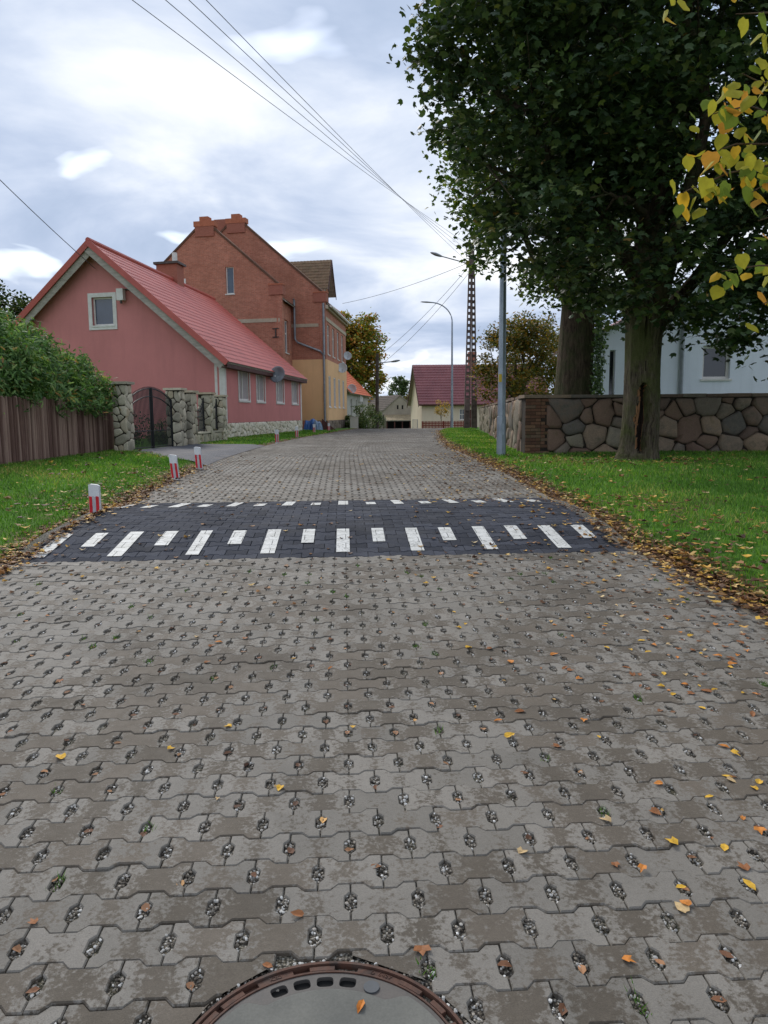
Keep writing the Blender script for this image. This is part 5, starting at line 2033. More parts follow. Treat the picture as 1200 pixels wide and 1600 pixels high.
# ---- fieldstone wall on the right
def stone_wall():
    C = gp(820, 712); z0 = C.z - .12
    hgt = hz(820, 618, C) - z0
    side = Vector((6.0 - C.x, 48 - C.y, 0)); Ls = side.length; side.normalize()
    ux = Vector((9.02 - C.x, 18.05 - C.y, 0)).normalized(); Lf = 12.0
    w = thing('stone_wall', 'rough fieldstone wall with brick corner and flat coping on the lawn', 'wall', C)
    O = Vector((C.x, C.y, z0)); n = ux.cross(ZUP)
    # cores: front run butted against the side run
    m = MB(); m.box(O, ux, n, ZUP, .0, Lf, -.42, -.01, 0, hgt - .06); m.build('front_core', M_DMORTAR, w)
    sl = (-side).cross(ZUP)                    # outward of the left face (towards the road)
    m = MB(); m.box(O + side * .44, side, sl, ZUP, 0, Ls - .44, -.42, -.01, 0, hgt - .06); m.build('side_core', M_DMORTAR, w)
    # corner bricks
    rg = random.Random(3)
    nc = 19; ch = (hgt - .07) / nc
    for i in range(nc):
        x = 0.0
        lens = [.24, .12, .2] if i % 2 == 0 else [.12, .24, .1]
        for j, l in enumerate(lens):
            if rg.random() < .12 and j == 2: continue
            m = MB(); p = rg.uniform(.0, .022)
            m.box(O, ux, n, ZUP, x + .004, x + l - .006, -.08, p, i * ch + .006, (i + 1) * ch - .006)
            m.build('brick', M_OLDBRICK, w)
            x += l
        m = MB(); l = .24 if i % 2 else .12
        m.box(O + side * .0, side, sl, ZUP, .08, .08 + l, -.08, rg.uniform(.0, .015), i * ch + .006, (i + 1) * ch - .006); m.build('brick', M_OLDBRICK, w)
    rubble(w, O, ux, (.5, .0, 6.9, hgt - .07), 58, M_FIELD, .011, .095, 21, 1.1, mixed=True, round_=.14, jag=.1)
    rubble(w, O, ux, (6.92, .0, Lf, hgt - .07), 46, M_FIELD, .011, .095, 22, 1.1, mixed=True, round_=.14, jag=.1)
    # side: reversed direction so the outward normal faces the road
    Oe = O + side * Ls
    far = Ls - 16.0
    rubble(w, Oe, -side, (far, 0, Ls - .36, hgt - .07), 120, M_FIELD, .012, .09, 23, 1.0, mixed=True, round_=.14, jag=.1)
    rest = rubble(None, Oe, -side, (0, 0, far - .02, hgt - .07), 90, M_FIELD, .012, .06, 24, 1.0, mixed=True)
    dg = {}
    bm = bmesh.new()
    for o in rest:
        bm.from_mesh(o.data); bpy.data.objects.remove(o)
    me = bpy.data.meshes.new('far_stones'); bm.to_mesh(me); bm.free(); me.materials.append(M_FIELD)
    o = bpy.data.objects.new('far_stones', me); col.objects.link(o); attach(o, w); stuff(o)
    # coping slabs
    x = -.05
    while x < Lf:
        l = rg.uniform(.4, .75); m = MB(); dz = rg.uniform(-.006, .012)
        m.box(O, ux, n, ZUP, x + .005, x + l - .005, -.48, .07 + rg.uniform(-.015, .02), hgt - .058, hgt + .012 + dz); m.build('coping_slab', M_FIELD, w); x += l
    x = .5
    while x < Ls:
        l = rg.uniform(.5, .9); m = MB(); dz = rg.uniform(-.01, .015)
        m.box(O, side, sl, ZUP, x + .005, x + l - .005, -.48, .06 + rg.uniform(-.015, .02), hgt - .058, hgt + .012 + dz); m.build('coping_slab', M_FIELD, w); x += l
    return O, ux, side, hgt


WALL_O, WALL_UX, WALL_SIDE, WALL_H = stone_wall()


# ---- street lamps
def street_lamp(base, top, tip, r0, r1, label, sticker=False, bend=1.2, octa=8):
    """tapered post, arm curving over to tip (Vectors)"""
    base, top, tip = map(Vector, (base, top, tip))
    t = thing('street_lamp', label, 'street lamp', base)
    m = MB(); m.tube([base - ZUP * .1, base + ZUP * .9, base + ZUP * .905, top], [r0, r0, r0 * .86, r1], octa); m.build('post', M_GALV, t)
    d = tip - top
    pts = []
    for k in range(13):
        a = k / 12
        ang = a * math.pi / 2
        pts.append(top + Vector((d.x * (1 - math.cos(ang)), d.y * (1 - math.cos(ang)), 0)) + ZUP * (d.z * math.sin(ang)))
    m = MB(); m.tube([top - ZUP * .15] + pts, r1 * .8, 8); m.build('arm', M_GALV, t)
    h = Vector((d.x, d.y, 0)).normalized(); s = h.cross(ZUP)
    m = MB()
    prof = [(0, .05, .03), (.12, .09, .045), (.35, .14, .05), (.6, .13, .04), (.75, .05, .02)]
    vs = []; 
    for a, wd, ht in prof:
        P = tip + h * (a - .1) + ZUP * (.06 * a)
        for k in range(10):
            an = 2 * math.pi * k / 10
            vs.append(P + s * math.cos(an) * wd + ZUP * math.sin(an) * ht)
    fs = [(i * 10 + k, i * 10 + (k + 1) % 10, (i + 1) * 10 + (k + 1) % 10, (i + 1) * 10 + k) for i in range(4) for k in range(10)] + [tuple(range(9, -1, -1)), tuple(range(40, 50))]
    m.add(vs, fs); m.build('lamp_head', M_ZINC, t, smooth=True)
    m = MB(); m.box(base, Vector((1, 0, 0)), Vector((0, 1, 0)), ZUP, -.03, .045, -r0 - .004, -r0 + .02, .5, .75); m.build('service_door', M_GALV, t)
    if sticker:
        z = hz(783, 597, base) ; 
        rr = r0 * .86 + (r1 - r0 * .86) * ((z - base.z - .9) / (top.z - base.z - .9))
        m = MB(); m.box(Vector((base.x, base.y, z)), Vector((1, 0, 0)), Vector((0, 1, 0)), ZUP, -rr * .95, -rr * .2, -rr * 1.0, -rr * .6, 0, .17)
        m.build('yellow_sticker', rough_mat('yellow_label', lin(206, 176, 60), lin(220, 190, 80), 5, .6, .1), t)
    return t


_b = gp(783, 714)
_t = Vector((_b.x, _b.y, hz(790, 120, _b)))
_tip = at(684, 97, _b.y)
street_lamp(_b, _t, _tip, .105, .05, 'galvanised street lamp on the lawn in front of the stone wall corner', True)
_b = gp(706, 669); _b.y = 53.0; _b.x = at(706, 660, 53).x; _b.z = gz(53)
_t = Vector((_b.x, _b.y, hz(707, 503, _b)))
street_lamp(_b, _t, at(672, 472.5, _b.y), .1, .05, 'tall thin street lamp with curved arm before the far purple roof')


# ---- twin leg concrete pole with lamp
def twin_pole():
    Y = 49.0
    L = Vector((at(729, 670, Y).x, Y, gz(Y))); Rr = Vector((at(744.5, 668, Y).x, Y + 1.2, gz(Y)))
    zt = hz(739, 376, L)
    top = Vector((at(739, 380, Y).x, Y + .6, zt))
    t = thing('power_pole', 'twin legged old concrete power pole with ladder openings and a street lamp', 'power pole', (L + Rr) / 2)
    for leg, sgn in ((L, -1), (Rr, 1)):
        m = MB()
        bt = top - ZUP * 1.9 + Vector((sgn * .1, 0, 0))
        ax = (bt - leg).normalized(); N = 26; Ln = (bt - leg).length
        sx = Vector((1, 0, 0)); sy = Vector((0, 1, 0))
        for s in (-1, 1):
            vs = []
            for q, (wd, P) in enumerate(((.19, leg - ZUP * .2), (.11, bt))):
                for a, b in ((-.035, -.1), (.035, -.1), (.035, .1), (-.035, .1)):
                    vs.append(P + sx * (s * (wd - .035) + a) + sy * b)
            m.add(vs, [(0, 1, 5, 4), (1, 2, 6, 5), (2, 3, 7, 6), (3, 0, 4, 7), (0, 3, 2, 1), (4, 5, 6, 7)])
        for k in range(N):
            w = (k + .5) / N
            P = leg.lerp(bt, w); wd = .19 + (.11 - .19) * w
            hh = .09 if k > 4 else .24
            m.box(P, sx, sy, ax, -wd + .06, wd - .06, -.08, .08, -hh, hh)
        m.build('leg', M_CONCPOLE, t)
    m = MB(); m.tube([top - ZUP * 2.0, top], [.2, .15], 8); m.build('pole_head', M_CONCPOLE, t)
    for z in (-.25, -.6, -.95, -1.3):
        m = MB(); P = top + ZUP * z - Vector((.32, 0, 0)); m.tube([top + ZUP * z, P, P + ZUP * .16], .014, 6); br = m.build('bracket', M_IRONBLK, t)
        m = MB(); m.tube([P + ZUP * .12, P + ZUP * .2, P + ZUP * .26], [.05, .06, .03], 8); m.build('insulator', M_TRIM, br)
    a0 = top - ZUP * 1.45 ; tip = at(690, 397, Y); tip = Vector((tip.x, top.y, tip.z))
    m = MB(); m.tube([a0, a0 + (tip - a0) * .12 + ZUP * .12, tip], .035, 8); m.build('lamp_arm', M_ZINC, t)
    d = (tip - a0).normalized(); s = Vector((0, 1, 0)); u = d.cross(s).normalized(); u = u if u.z > 0 else -u
    vs = []
    for a, wd, ht in ((0, .06, .05), (.15, .12, .08), (.4, .17, .1), (.65, .12, .06), (.75, .04, .02)):
        for k in range(10):
            an = 2 * math.pi * k / 10
            vs.append(tip + d * (a - .05) + s * math.cos(an) * wd + u * math.sin(an) * ht)
    m = MB(); m.add(vs, [(i * 10 + k, i * 10 + (k + 1) % 10, (i + 1) * 10 + (k + 1) % 10, (i + 1) * 10 + k) for i in range(4) for k in range(10)] + [tuple(range(9, -1, -1)), tuple(range(40, 50))])
    m.build('lamp_head', M_ZINC, t, smooth=True)
    return top


POLE_TOP = twin_pole()


def far_pole():
    Y = 63.0
    b = Vector((at(589, 660, Y).x, Y, gz(Y))); zt = hz(589, 552, b)
    t = thing('lamp_pole', 'dark wooden pole with a street lamp near the cottage shrubs', 'lamp pole', b)
    m = MB(); m.tube([b - ZUP * .2, Vector((b.x + .08, b.y, zt))], [.16, .12], 8); m.build('post', M_WOODPOLE, t)
    a0 = Vector((b.x + .05, b.y, hz(590, 570, b))); tip = at(612, 565, Y)
    m = MB(); m.tube([a0, a0.lerp(tip, .2) + ZUP * .1, tip], .04, 6); m.build('lamp_arm', M_ZINC, t)
    vs = []; d = Vector((1, 0, .15)).normalized(); s = Vector((0, 1, 0)); u = Vector((-.15, 0, 1))
    for a, wd, ht in ((0, .06, .05), (.15, .12, .08), (.4, .17, .1), (.65, .12, .06), (.75, .04, .02)):
        for k in range(8):
            an = 2 * math.pi * k / 8
            vs.append(tip + d * (a - .05) + s * math.cos(an) * wd + u * math.sin(an) * ht)
    m = MB(); m.add(vs, [(i * 8 + k, i * 8 + (k + 1) % 8, (i + 1) * 8 + (k + 1) % 8, (i + 1) * 8 + k) for i in range(4) for k in range(8)] + [tuple(range(7, -1, -1)), tuple(range(32, 40))])
    m.build('lamp_head', M_ZINC, t, smooth=True)
    return Vector((b.x + .08, b.y, zt - .3))


FAR_POLE = far_pole()


def wire(A, B, sag, label, r=.012, group=None):
    A, B = Vector(A), Vector(B)
    pts = [A.lerp(B, k / 24) - ZUP * sag * 4 * (k / 24) * (1 - k / 24) for k in range(25)]
    m = MB(); m.tube(pts, r, 5)
    return tag(m.build('power_line', M_WIRE), label, 'wire', group)


for i, (x_, z_) in enumerate(((225, -.25), (275, -.6), (310, -.95), (336, -1.3))):
    A = POLE_TOP + ZUP * (z_ + .2) - Vector((.32, 0, 0))
    d = at(x_, 0, 15.5 + (3 - i) * .2)
    far = A + (d - A) * 1.9
    wire(A, far + ZUP * .35, .35, ['topmost of four power lines from the twin legged pole over the road', 'second highest of four power lines from the twin legged pole over the road', 'third highest of four power lines from the twin legged pole over the road', 'lowest of four power lines from the twin legged pole over the road'][i], .0075, 'overhead lines above the road')
wire(POLE_TOP - ZUP * 1.2 - Vector((.2, 0, 0)), B_O + B_ST * 9 + ZUP * (hz(560, 474, B_O + B_ST * 9) - B_Z0), .25, 'service line from the twin legged pole to the brick building', .014)
for k, x_ in enumerate((0, .3)):
    wire(POLE_TOP - ZUP * (1.4 + k * .4) - Vector((.15, 0, 0)), FAR_POLE + Vector((x_, 0, -k * .6)), .35, ['upper', 'lower'][k] + ' of two lines from the twin legged pole to the wooden lamp pole', .013, 'lines between the two poles')
_g = H_GX(160, 428)
_gw = Vector((H_O.x, H_O.y, H_O.z)) + H_GAB * 0
_end = at(-420, -155, 16.0)
_d = ray(150, 420); _n = (-H_GAB).cross(ZUP); _t_ = (H_O - CAMP).dot(_n) / _d.dot(_n)
wire(CAMP + _d * _t_ + _n * .05, _end, .25, 'single service line running to the maroon gable', .014)

# ================================================================== VEGETATION
def leaf_template(kind):
    if kind == 'maple':
        h = [(0, -.42), (.40, -.30), (.52, .14), (.2, .12), (0, .55)]
        pts = h + [(-x, y) for x, y in h[-2:0:-1]]
        v = [(0, 0, .03)] + [(x, y, -.10 * abs(x) - .12 * max(0, y) ** 2) for x, y in pts]
    elif kind == 'heart':
        h = [(0, -.40), (.22, -.48), (.42, -.28), (.44, 0), (.26, .28), (0, .58)]
        pts = h + [(-x, y) for x, y in h[-2:0:-1]]
        v = [(0, -.05, .03)] + [(x, y, -.14 * abs(x) - .15 * max(0, y) ** 2) for x, y in pts]
    elif kind == 'oval':
        pts = [(0, -.5), (.28, -.2), (.26, .2), (0, .5), (-.26, .2), (-.28, -.2)]
        v = [(0, 0, .04)] + [(x, y, -.2 * abs(x)) for x, y in pts]
    elif kind == 'spray':      # conifer spray: flat feathery fan
        pts = [(0, -.5), (.17, -.12), (.07, .0), (.14, .22), (0, .62), (-.13, .26), (-.07, .04), (-.18, -.06)]
        v = [(0, 0, .03)] + [(x, y, -.15 * y * y) for x, y in pts]
    n = len(v) - 1
    f = [(0, 1 + i, 1 + (i + 1) % n) for i in range(n)]
    return np.array(v, float), f


def leaf_mesh(name, P, size, kind, mat, parent=None, up=0.5, axis=None, droop=None):
    """scatter leaf shaped faces at P; normals random with upward bias; droop = preferred tip direction"""
    tv, tf = leaf_template(kind)
    n = len(P)
    N = rng.normal(0, 1, (n, 3)); N /= np.linalg.norm(N, axis=1)[:, None]
    N[:, 2] = np.abs(N[:, 2]) + up
    if axis is not None: N += axis
    N /= np.linalg.norm(N, axis=1)[:, None]
    T = rng.normal(0, 1, (n, 3))
    if droop is not None: T = T * .6 + np.asarray(droop)
    T -= (T * N).sum(1)[:, None] * N
    T /= np.maximum(np.linalg.norm(T, axis=1), 1e-6)[:, None]
    B = np.cross(T, N)
    sz = size[:, None, None]
    V = P[:, None, :] + sz * (tv[None, :, 0:1] * B[:, None, :] + tv[None, :, 1:2] * T[:, None, :] + tv[None, :, 2:3] * N[:, None, :])
    C, I = replicate(tv, [3] * len(tf), [i for f in tf for i in f], n)
    rnd = np.repeat(rng.random((n, 3)), len(tv), 0)
    return np_mesh(name, V.reshape(-1, 3), C, I, mat, parent, rnd=rnd)


def in_lobes(n, lobes, shell=.35):
    """random points in a union of ellipsoids, favouring the outside; never repeats one lobe inside another"""
    vol = np.array([l[3] * l[4] * l[5] for l in lobes]); pr = vol / vol.sum()
    ch = rng.choice(len(lobes), n, p=pr)
    L = np.array(lobes)[ch]
    d = rng.normal(0, 1, (n, 3)); d /= np.linalg.norm(d, axis=1)[:, None]
    r = rng.random(n) ** (1 / 3.0)
    r = r * (1 - shell) + shell * (1 - (1 - r) ** 2) 
    return L[:, :3] + d * r[:, None] * L[:, 3:6]


def bark_material(name, c1, c2, moss=None, amt=0.0):
    k = NM(name)
    p = k.pos()
    q = k.mapping(p, scale=(9, 9, 1.6))
    n1 = k.noise(q, 2.2, 6, .65, .6); n2 = k.noise(p, 30, 4, .6)
    c = k.ramp(n1, [(.38, c1), (.62, c2)])
    if moss:
        mm = k.math('ADD', k.noise(p, 1.6, 5, .6), k.math('MULTIPLY', n2, .25))
        c = k.mix(k.ramp(mm, [(.55, 0.0), (.72, amt)]), c, moss)
    c = k.mix(.4, c, k.ramp(n2, [(.3, .55), (.7, 1.25)]), 'MULTIPLY')
    return k.finish(c, .95, k.bump(n1, 1.0, .04, k.bump(n2, .5, .01)), spec=.15)


M_BARK = bark_material('maple_bark', lin(56, 48, 40), lin(104, 94, 80), lin(80, 86, 46), .75)
M_BARK2 = bark_material('dark_bark', lin(60, 50, 42), lin(98, 84, 70), lin(66, 76, 44), .5)
M_TWIG = rough_mat('twig', lin(74, 58, 44), lin(106, 86, 66), 6, .9, .3)
M_ROT_SHADE = rough_mat('shaded_rotten_wood', lin(24, 17, 14), lin(44, 30, 23), 5, .95, .6, 30, .01, vs=(6, 6, .7))  # rotten wood, with the shade of the hollow put into its dark colour
M_ROTWOOD = rough_mat('exposed_wood', lin(120, 84, 58), lin(158, 116, 82), 4, .9, .5, 30, .01, vs=(6, 6, .7))


def trunk_tube(name, pts, rad, seg, mat, parent, flute=.08, cavity=None, seed=1, flare=None):
    rg = random.Random(seed)
    pts = [Vector(p) for p in pts]
    n = len(pts); vs = []
    ph = [rg.uniform(0, 6.28) for _ in range(6)]
    for i, p in enumerate(pts):
        for k in range(seg):
            a = 2 * math.pi * k / seg
            f = 1 + flute * (math.sin(3 * a + ph[0] + i * .12) * .5 + math.sin(5 * a + ph[1] - i * .1) * .35 + math.sin(9 * a + ph[2]) * .2 + math.sin(17 * a + ph[3] + .8 * math.sin(i * .5)) * .16 + math.sin(29 * a + ph[4] + .9 * math.sin(i * .37)) * .12)
            f += rg.uniform(-.006, .006)
            if flare: f += flare(a, i)
            r = rad[i] * f
            if cavity: r *= cavity(a, p.z)
            vs.append(p + Vector((math.cos(a) * r, math.sin(a) * r, 0)))
    fs = [(i * seg + k, i * seg + (k + 1) % seg, (i + 1) * seg + (k + 1) % seg, (i + 1) * seg + k) for i in range(n - 1) for k in range(seg)]
    fs.append(tuple((n - 1) * seg + k for k in range(seg)))
    o = mesh_obj(name, vs, fs, mat, smooth=True)
    if parent is not None: attach(o, parent)
    return o


def limb(parent, A, B, r0, r1, mat, seed, name='limb', sag=.3, twigs=0):
    rg = random.Random(seed)
    A, B = Vector(A), Vector(B)
    pts = []
    L = (B - A).length
    off = Vector((rg.uniform(-1, 1), rg.uniform(-1, 1), rg.uniform(0, 1))) * L * .12
    for k in range(9):
        w = k / 8
        pts.append(A.lerp(B, w) + off * math.sin(math.pi * w) + Vector((rg.uniform(-1, 1), rg.uniform(-1, 1), rg.uniform(-1, 1))) * L * .015 + ZUP * sag * math.sin(math.pi * w) * .3)
    m = MB(); m.tube(pts, [r0 + (r1 - r0) * k / 8 for k in range(9)], 7)
    for q in range(twigs):
        w = rg.uniform(.35, 1); P = A.lerp(B, w) + off * math.sin(math.pi * w)
        E = P + Vector((rg.uniform(-1, 1), rg.uniform(-1, 1), rg.uniform(-.5, .8))).normalized() * L * rg.uniform(.2, .4)
        m.tube([P, P.lerp(E, .5) + Vector((0, 0, rg.uniform(-.1, .1))), E], [r1 * .9, r1 * .55, r1 * .25], 5)
    return m.build(name, mat, parent, smooth=True)


def clumped(lobes, nclump, per, rad, flat=.55, shell=.35, keep=None):
    C = in_lobes(nclump, lobes, shell)
    if keep is not None: C = C[keep(C)]
    m = rng.poisson(per, len(C))
    P = np.repeat(C, m, 0)
    r = np.repeat(rad * rng.uniform(.7, 1.3, len(C)), m)
    g = rng.normal(0, 1, (len(P), 3)) * r[:, None] * np.array([.55, .55, .55 * flat])
    return P + g, C


# ---- the big maple on the lawn
def maple():
    B = gp(996, 721); z0 = gz(B.y) + .0
    t = thing('maple_tree', 'large dark green maple with a hollow mossy trunk on the lawn', 'tree', (B.x, B.y, z0))
    bx, by = B.x, B.y
    def cav(a, z):
        # hollow facing the road, a little left
        da = (a - R(262) + math.pi) % (2 * math.pi) - math.pi
        h = z - z0
        e = max(0.0, 1 - ((h - .88) / .68) ** 2)
        wd = .46 * math.sqrt(e) * (1 + .18 * math.sin(9 * h) + .1 * math.sin(23 * h + 1)) + 1e-3
        da += .06 * math.sin(5 * h)
        q = max(0.0, 1 - (da / wd) ** 2)
        rim = .05 * math.exp(-((abs(da) - wd * 1.15) / .12) ** 2) * min(1, e * 3)
        return 1 + rim - .74 * min(1, q * 2.6)
    def flare(a, i):
        da = (a - R(200) + math.pi) % (2 * math.pi) - math.pi
        return max(0, (9 - i) / 9) ** 1.5 * (.08 + .42 * math.exp(-(da / .4) ** 2))
    zs = [-.15] + list(np.arange(0, 1.81, .045)) + [2.0, 2.4, 2.9, 3.5, 4.2, 5.0]
    rad = [float(np.interp(z, [-.15, 0, .25, .5, 1, 1.5, 2, 2.4, 2.9, 3.5, 4.2, 5], [.42, .40, .375, .365, .355, .345, .34, .35, .38, .34, .3, .24])) for z in zs]
    pts = [(bx + .02 * z + .02 * math.sin(z * 2), by, z0 + z) for z in zs]
    tr = trunk_tube('trunk', pts, rad, 96, M_BARK, t, .07, cav, 5, flare)
    tr.data.materials.append(M_ROT_SHADE)
    tr.data.materials.append(M_ROTWOOD)
    for p_ in tr.data.polygons:
        c_ = p_.center; a_ = math.atan2(c_.y - by, c_.x - bx - .02 * (c_.z - z0))
        cv_ = cav(a_, c_.z)
        if cv_ < .55: p_.material_index = 1
        elif cv_ < .97: p_.material_index = 2
    m = MB(); m.tube([(bx - .13, by - .24, z0 + .7), (bx - .11, by - .25, z0 + 1.05), (bx - .09, by - .24, z0 + 1.4)], [.015, .04, .015], 8); m.build('hollow_wood', M_ROTWOOD, t)
    rg = random.Random(9)
    for i, (dx, dy, dz, r) in enumerate(((-3.2, -.6, 5.6, .15), (-2.2, .8, 8.8, .17), (-.6, -1.4, 9.5, .18), (1.6, .6, 9.6, .18), (3.4, -.6, 6.6, .16), (2.6, -1.2, 4.6, .12), (-1.2, -1.6, 4.8, .1), (.6, 1.6, 8.2, .15), (-3.8, .2, 8.2, .12), (4.4, .8, 8.4, .12), (0.2, -.2, 11.8, .16))):
        limb(t, (bx + .06, by, z0 + rg.uniform(2.4, 4.6)), (bx + dx, by + dy, z0 + dz), r, .03, M_BARK2, 20 + i, twigs=6)
    lob = [(.9, 0, 8.2, 4.3, 4.0, 3.6), (.8, 0, 11.2, 4.0, 3.6, 2.8), (-2.7, -.2, 7.2, 1.7, 2.2, 2.3), (-1.9, -.4, 7.8, 2.3, 2.6, 2.7), (-1.5, -.4, 5.0, 1.6, 2.2, 1.4),
           (-.5, -1.0, 3.9, 1.6, 1.9, 1.15), (1.3, -1.3, 3.3, 1.8, 1.8, 1.25), (2.8, -.8, 3.1, 1.9, 2.2, 1.35), (1.6, 1.2, 3.8, 2.4, 1.6, 1.3), (4.2, 0, 6.0, 2.8, 3.4, 3.2), (-2.4, -.3, 9.6, 1.7, 2.2, 1.8), (-2.0, -.3, 4.7, 1.2, 1.6, 1.0), (-2.2, .4, 6.4, 1.5, 1.6, 1.2), (4.8, 0, 3.6, 1.8, 2.4, 1.6), (.2, -1.2, 5.6, 2.6, 2.0, 1.8)]
    lob = [(bx + a, by + b, z0 + c, d, e, f) for a, b, c, d, e, f in lob]
    P, C = clumped(lob, 840, 108, .55, .6, .45)
    mat = attr_stops_material('maple_leaf', [(0, lin(48, 66, 44)), (.4, lin(60, 80, 50)), (.8, lin(80, 98, 58)), (.985, lin(104, 114, 62)), (1, lin(140, 106, 60))], .5, .25, (1.0, 1.1, .5), .4)
    keep = ~((np.abs(P[:, 0] - bx) < .5) & (P[:, 2] < z0 + 2.6) & (P[:, 1] < by + .3)) & (P[:, 2] > z0 + 1.6)
    P = P[keep]
    leaf_mesh('crown', P, rng.uniform(.10, .175, len(P)), 'maple', mat, t, .55, droop=(0, 0, -.8))
    return bx, by, z0


MAPLE = maple()


# ---- ivy clad tree behind the wall
def ivy_tree():
    Y = 24.0
    b = at(893, 612, Y); z0 = gz(Y); bx = b.x
    t = thing('ivy_tree', 'old tree with furrowed ivy clad trunk behind the stone wall', 'tree', (bx, Y, z0))
    zs = np.linspace(-.1, 7.5, 18)
    trunk_tube('trunk', [(bx + .03 * z, Y, z0 + z) for z in zs], [.6 - .03 * z for z in zs], 40, M_BARK2, t, .16, None, 8)
    for i, (dx, dy, dz) in enumerate(((-2.6, 0, 8.0), (2.8, .5, 9), (0, -1, 10.5), (-1.6, -.6, 6.2), (1.4, 1, 11), (-3.0, .6, 10))):
        limb(t, (bx, Y, z0 + 4 + i * .5), (bx + dx, Y + dy, z0 + dz), .16, .03, M_BARK2, 60 + i, twigs=5)
    mat = attr_stops_material('limb_leaf', [(0, lin(58, 82, 38)), (.5, lin(82, 108, 48)), (.9, lin(110, 128, 60)), (1, lin(150, 140, 70))], .5, .35, (1, 1.1, .5), .35)
    lob = [(0, 0, 8.5, 3.8, 3.4, 3.0), (-1.6, 0, 6.0, 1.6, 1.6, 1.6), (-2.4, .2, 8.4, 1.8, 1.8, 1.8), (.8, 0, 5.6, 1.8, 1.8, 1.5), (-.3, -.6, 5.0, 1.5, 1.3, 1.0), (0, 0, 11.5, 3.2, 3, 2.6)]
    lob = [(bx + a, Y + b_, z0 + c, d, e, f) for a, b_, c, d, e, f in lob]
    P, C = clumped(lob, 240, 95, .6, .6, .4)
    leaf_mesh('crown', P, rng.uniform(.11, .17, len(P)), 'maple', mat, t, .5, droop=(0, 0, -.8))
    # ivy on the right of the trunk and hanging below the crown
    n = 3600
    a = rng.uniform(-1.2, 1.1, n); z = rng.uniform(0.9, 6.2, n); r = (.7 - .04 * z) + np.abs(rng.normal(0, .12, n)) * (.4 + .25 * z)
    P = np.stack([bx + .03 * z + np.cos(a) * r + .1, Y + np.sin(a) * r, z0 + z], 1)
    iv = attr_stops_material('ivy_leaf', [(0, lin(46, 70, 34)), (.6, lin(74, 100, 46)), (1, lin(104, 124, 60))], .45, .2, (1, 1.1, .5), .4)
    leaf_mesh('ivy', P, rng.uniform(.06, .11, n), 'heart', iv, t, .2, axis=np.array([.5, -.6, 0]), droop=(0, 0, -1))


ivy_tree()


def simple_tree(name, label, px, Y, lobes, nclump, per, rad, leaf, stops, trunk_r, trunk_h, seed, kind='oval', bark=M_BARK2, trans=.35, base_off=0, flat=.7, shell=.4, group=None, foliage='crown'):
    b = at(px, 650, Y); z0 = gz(Y) + base_off
    t = thing(name, label, 'tree', (b.x, Y, z0), group)
    zs = np.linspace(-.15, trunk_h, 7)
    trunk_tube('trunk', [(b.x + .04 * math.sin(z + seed), Y, z0 + z) for z in zs], [trunk_r * (1.15 - .6 * i / 6) for i in range(7)], 14, bark, t, .06, None, seed)
    rg = random.Random(seed)
    L = [(b.x + a, Y + q, z0 + c, d, e, f) for a, q, c, d, e, f in lobes]
    for i, l in enumerate(L):
        for k in range(2):
            limb(t, (b.x, Y, z0 + trunk_h * rg.uniform(.55, .95)), (l[0] + rg.uniform(-.5, .5) * l[3], l[1] + rg.uniform(-.5, .5) * l[4], l[2] + rg.uniform(-.2, .6) * l[5]), trunk_r * .4, trunk_r * .08, bark, seed * 10 + i * 2 + k, twigs=5)
    P, C = clumped(L, nclump, per, rad, flat, shell)
    P = P[P[:, 2] > z0 + .15]
    mat = attr_stops_material(name + '_leaf', stops, .55, trans, (1, 1.05, .5), .3)
    # leaves of one clump share a tone
    o = leaf_mesh(foliage, P, rng.uniform(.75, 1.25, len(P)) * leaf, kind, mat, t, .5)
    return t


simple_tree('autumn_tree', 'tall autumn tree turning yellow behind the brick building', 550, 86, [(0, 0, 8.2, 3.3, 3, 3.2), (-1.4, 0, 10.4, 2.2, 2.2, 2.4), (1.6, -.3, 10.0, 2.0, 2.0, 2.2), (2.3, 0, 6.4, 1.5, 2, 2.0), (-2.4, 0, 7, 2, 2, 2.4), (1.2, 0, 4.6, 1.6, 1.8, 1.5)], 300, 62, .65, .32,
            [(0, lin(104, 124, 54)), (.45, lin(136, 146, 62)), (.6, lin(170, 150, 62)), (.8, lin(196, 154, 62)), (1, lin(186, 112, 56))], .3, 5.5, 3)
simple_tree('yard_tree', 'rusty green tree in the yard behind the stone wall', 812, 40, [(0, 0, 3.6, 2.2, 2.2, 2.2), (-1.1, -.2, 3.2, 1.3, 1.6, 1.9), (1.3, 0, 4.0, 1.6, 1.6, 1.8), (.2, 0, 5.0, 1.6, 1.5, 1.0)], 240, 70, .42, .135,
            [(0, lin(70, 80, 36)), (.45, lin(100, 106, 46)), (.7, lin(130, 116, 50)), (.9, lin(156, 112, 46)), (1, lin(190, 150, 60))], .18, 2.2, 4)
simple_tree('yard_tree', 'second rusty green tree deeper in the walled yard', 868, 46, [(0, 0, 3.6, 2.4, 2.2, 2.4), (1.4, 0, 4.6, 1.8, 1.8, 2.0)], 120, 60, .5, .15,
            [(0, lin(70, 72, 32)), (.5, lin(110, 104, 46)), (.8, lin(150, 124, 52)), (1, lin(196, 160, 66))], .18, 2.4, 14)
simple_tree('distant_tree', 'small green tree far away behind the grey barn', 625, 150, [(0, 0, 7.0, 2.0, 2.0, 3.2), (.6, 0, 9.0, 1.3, 1.3, 1.8)], 70, 50, .6, .4,
            [(0, lin(70, 90, 60)), (.6, lin(96, 116, 74)), (1, lin(124, 136, 84))], .25, 5, 5)
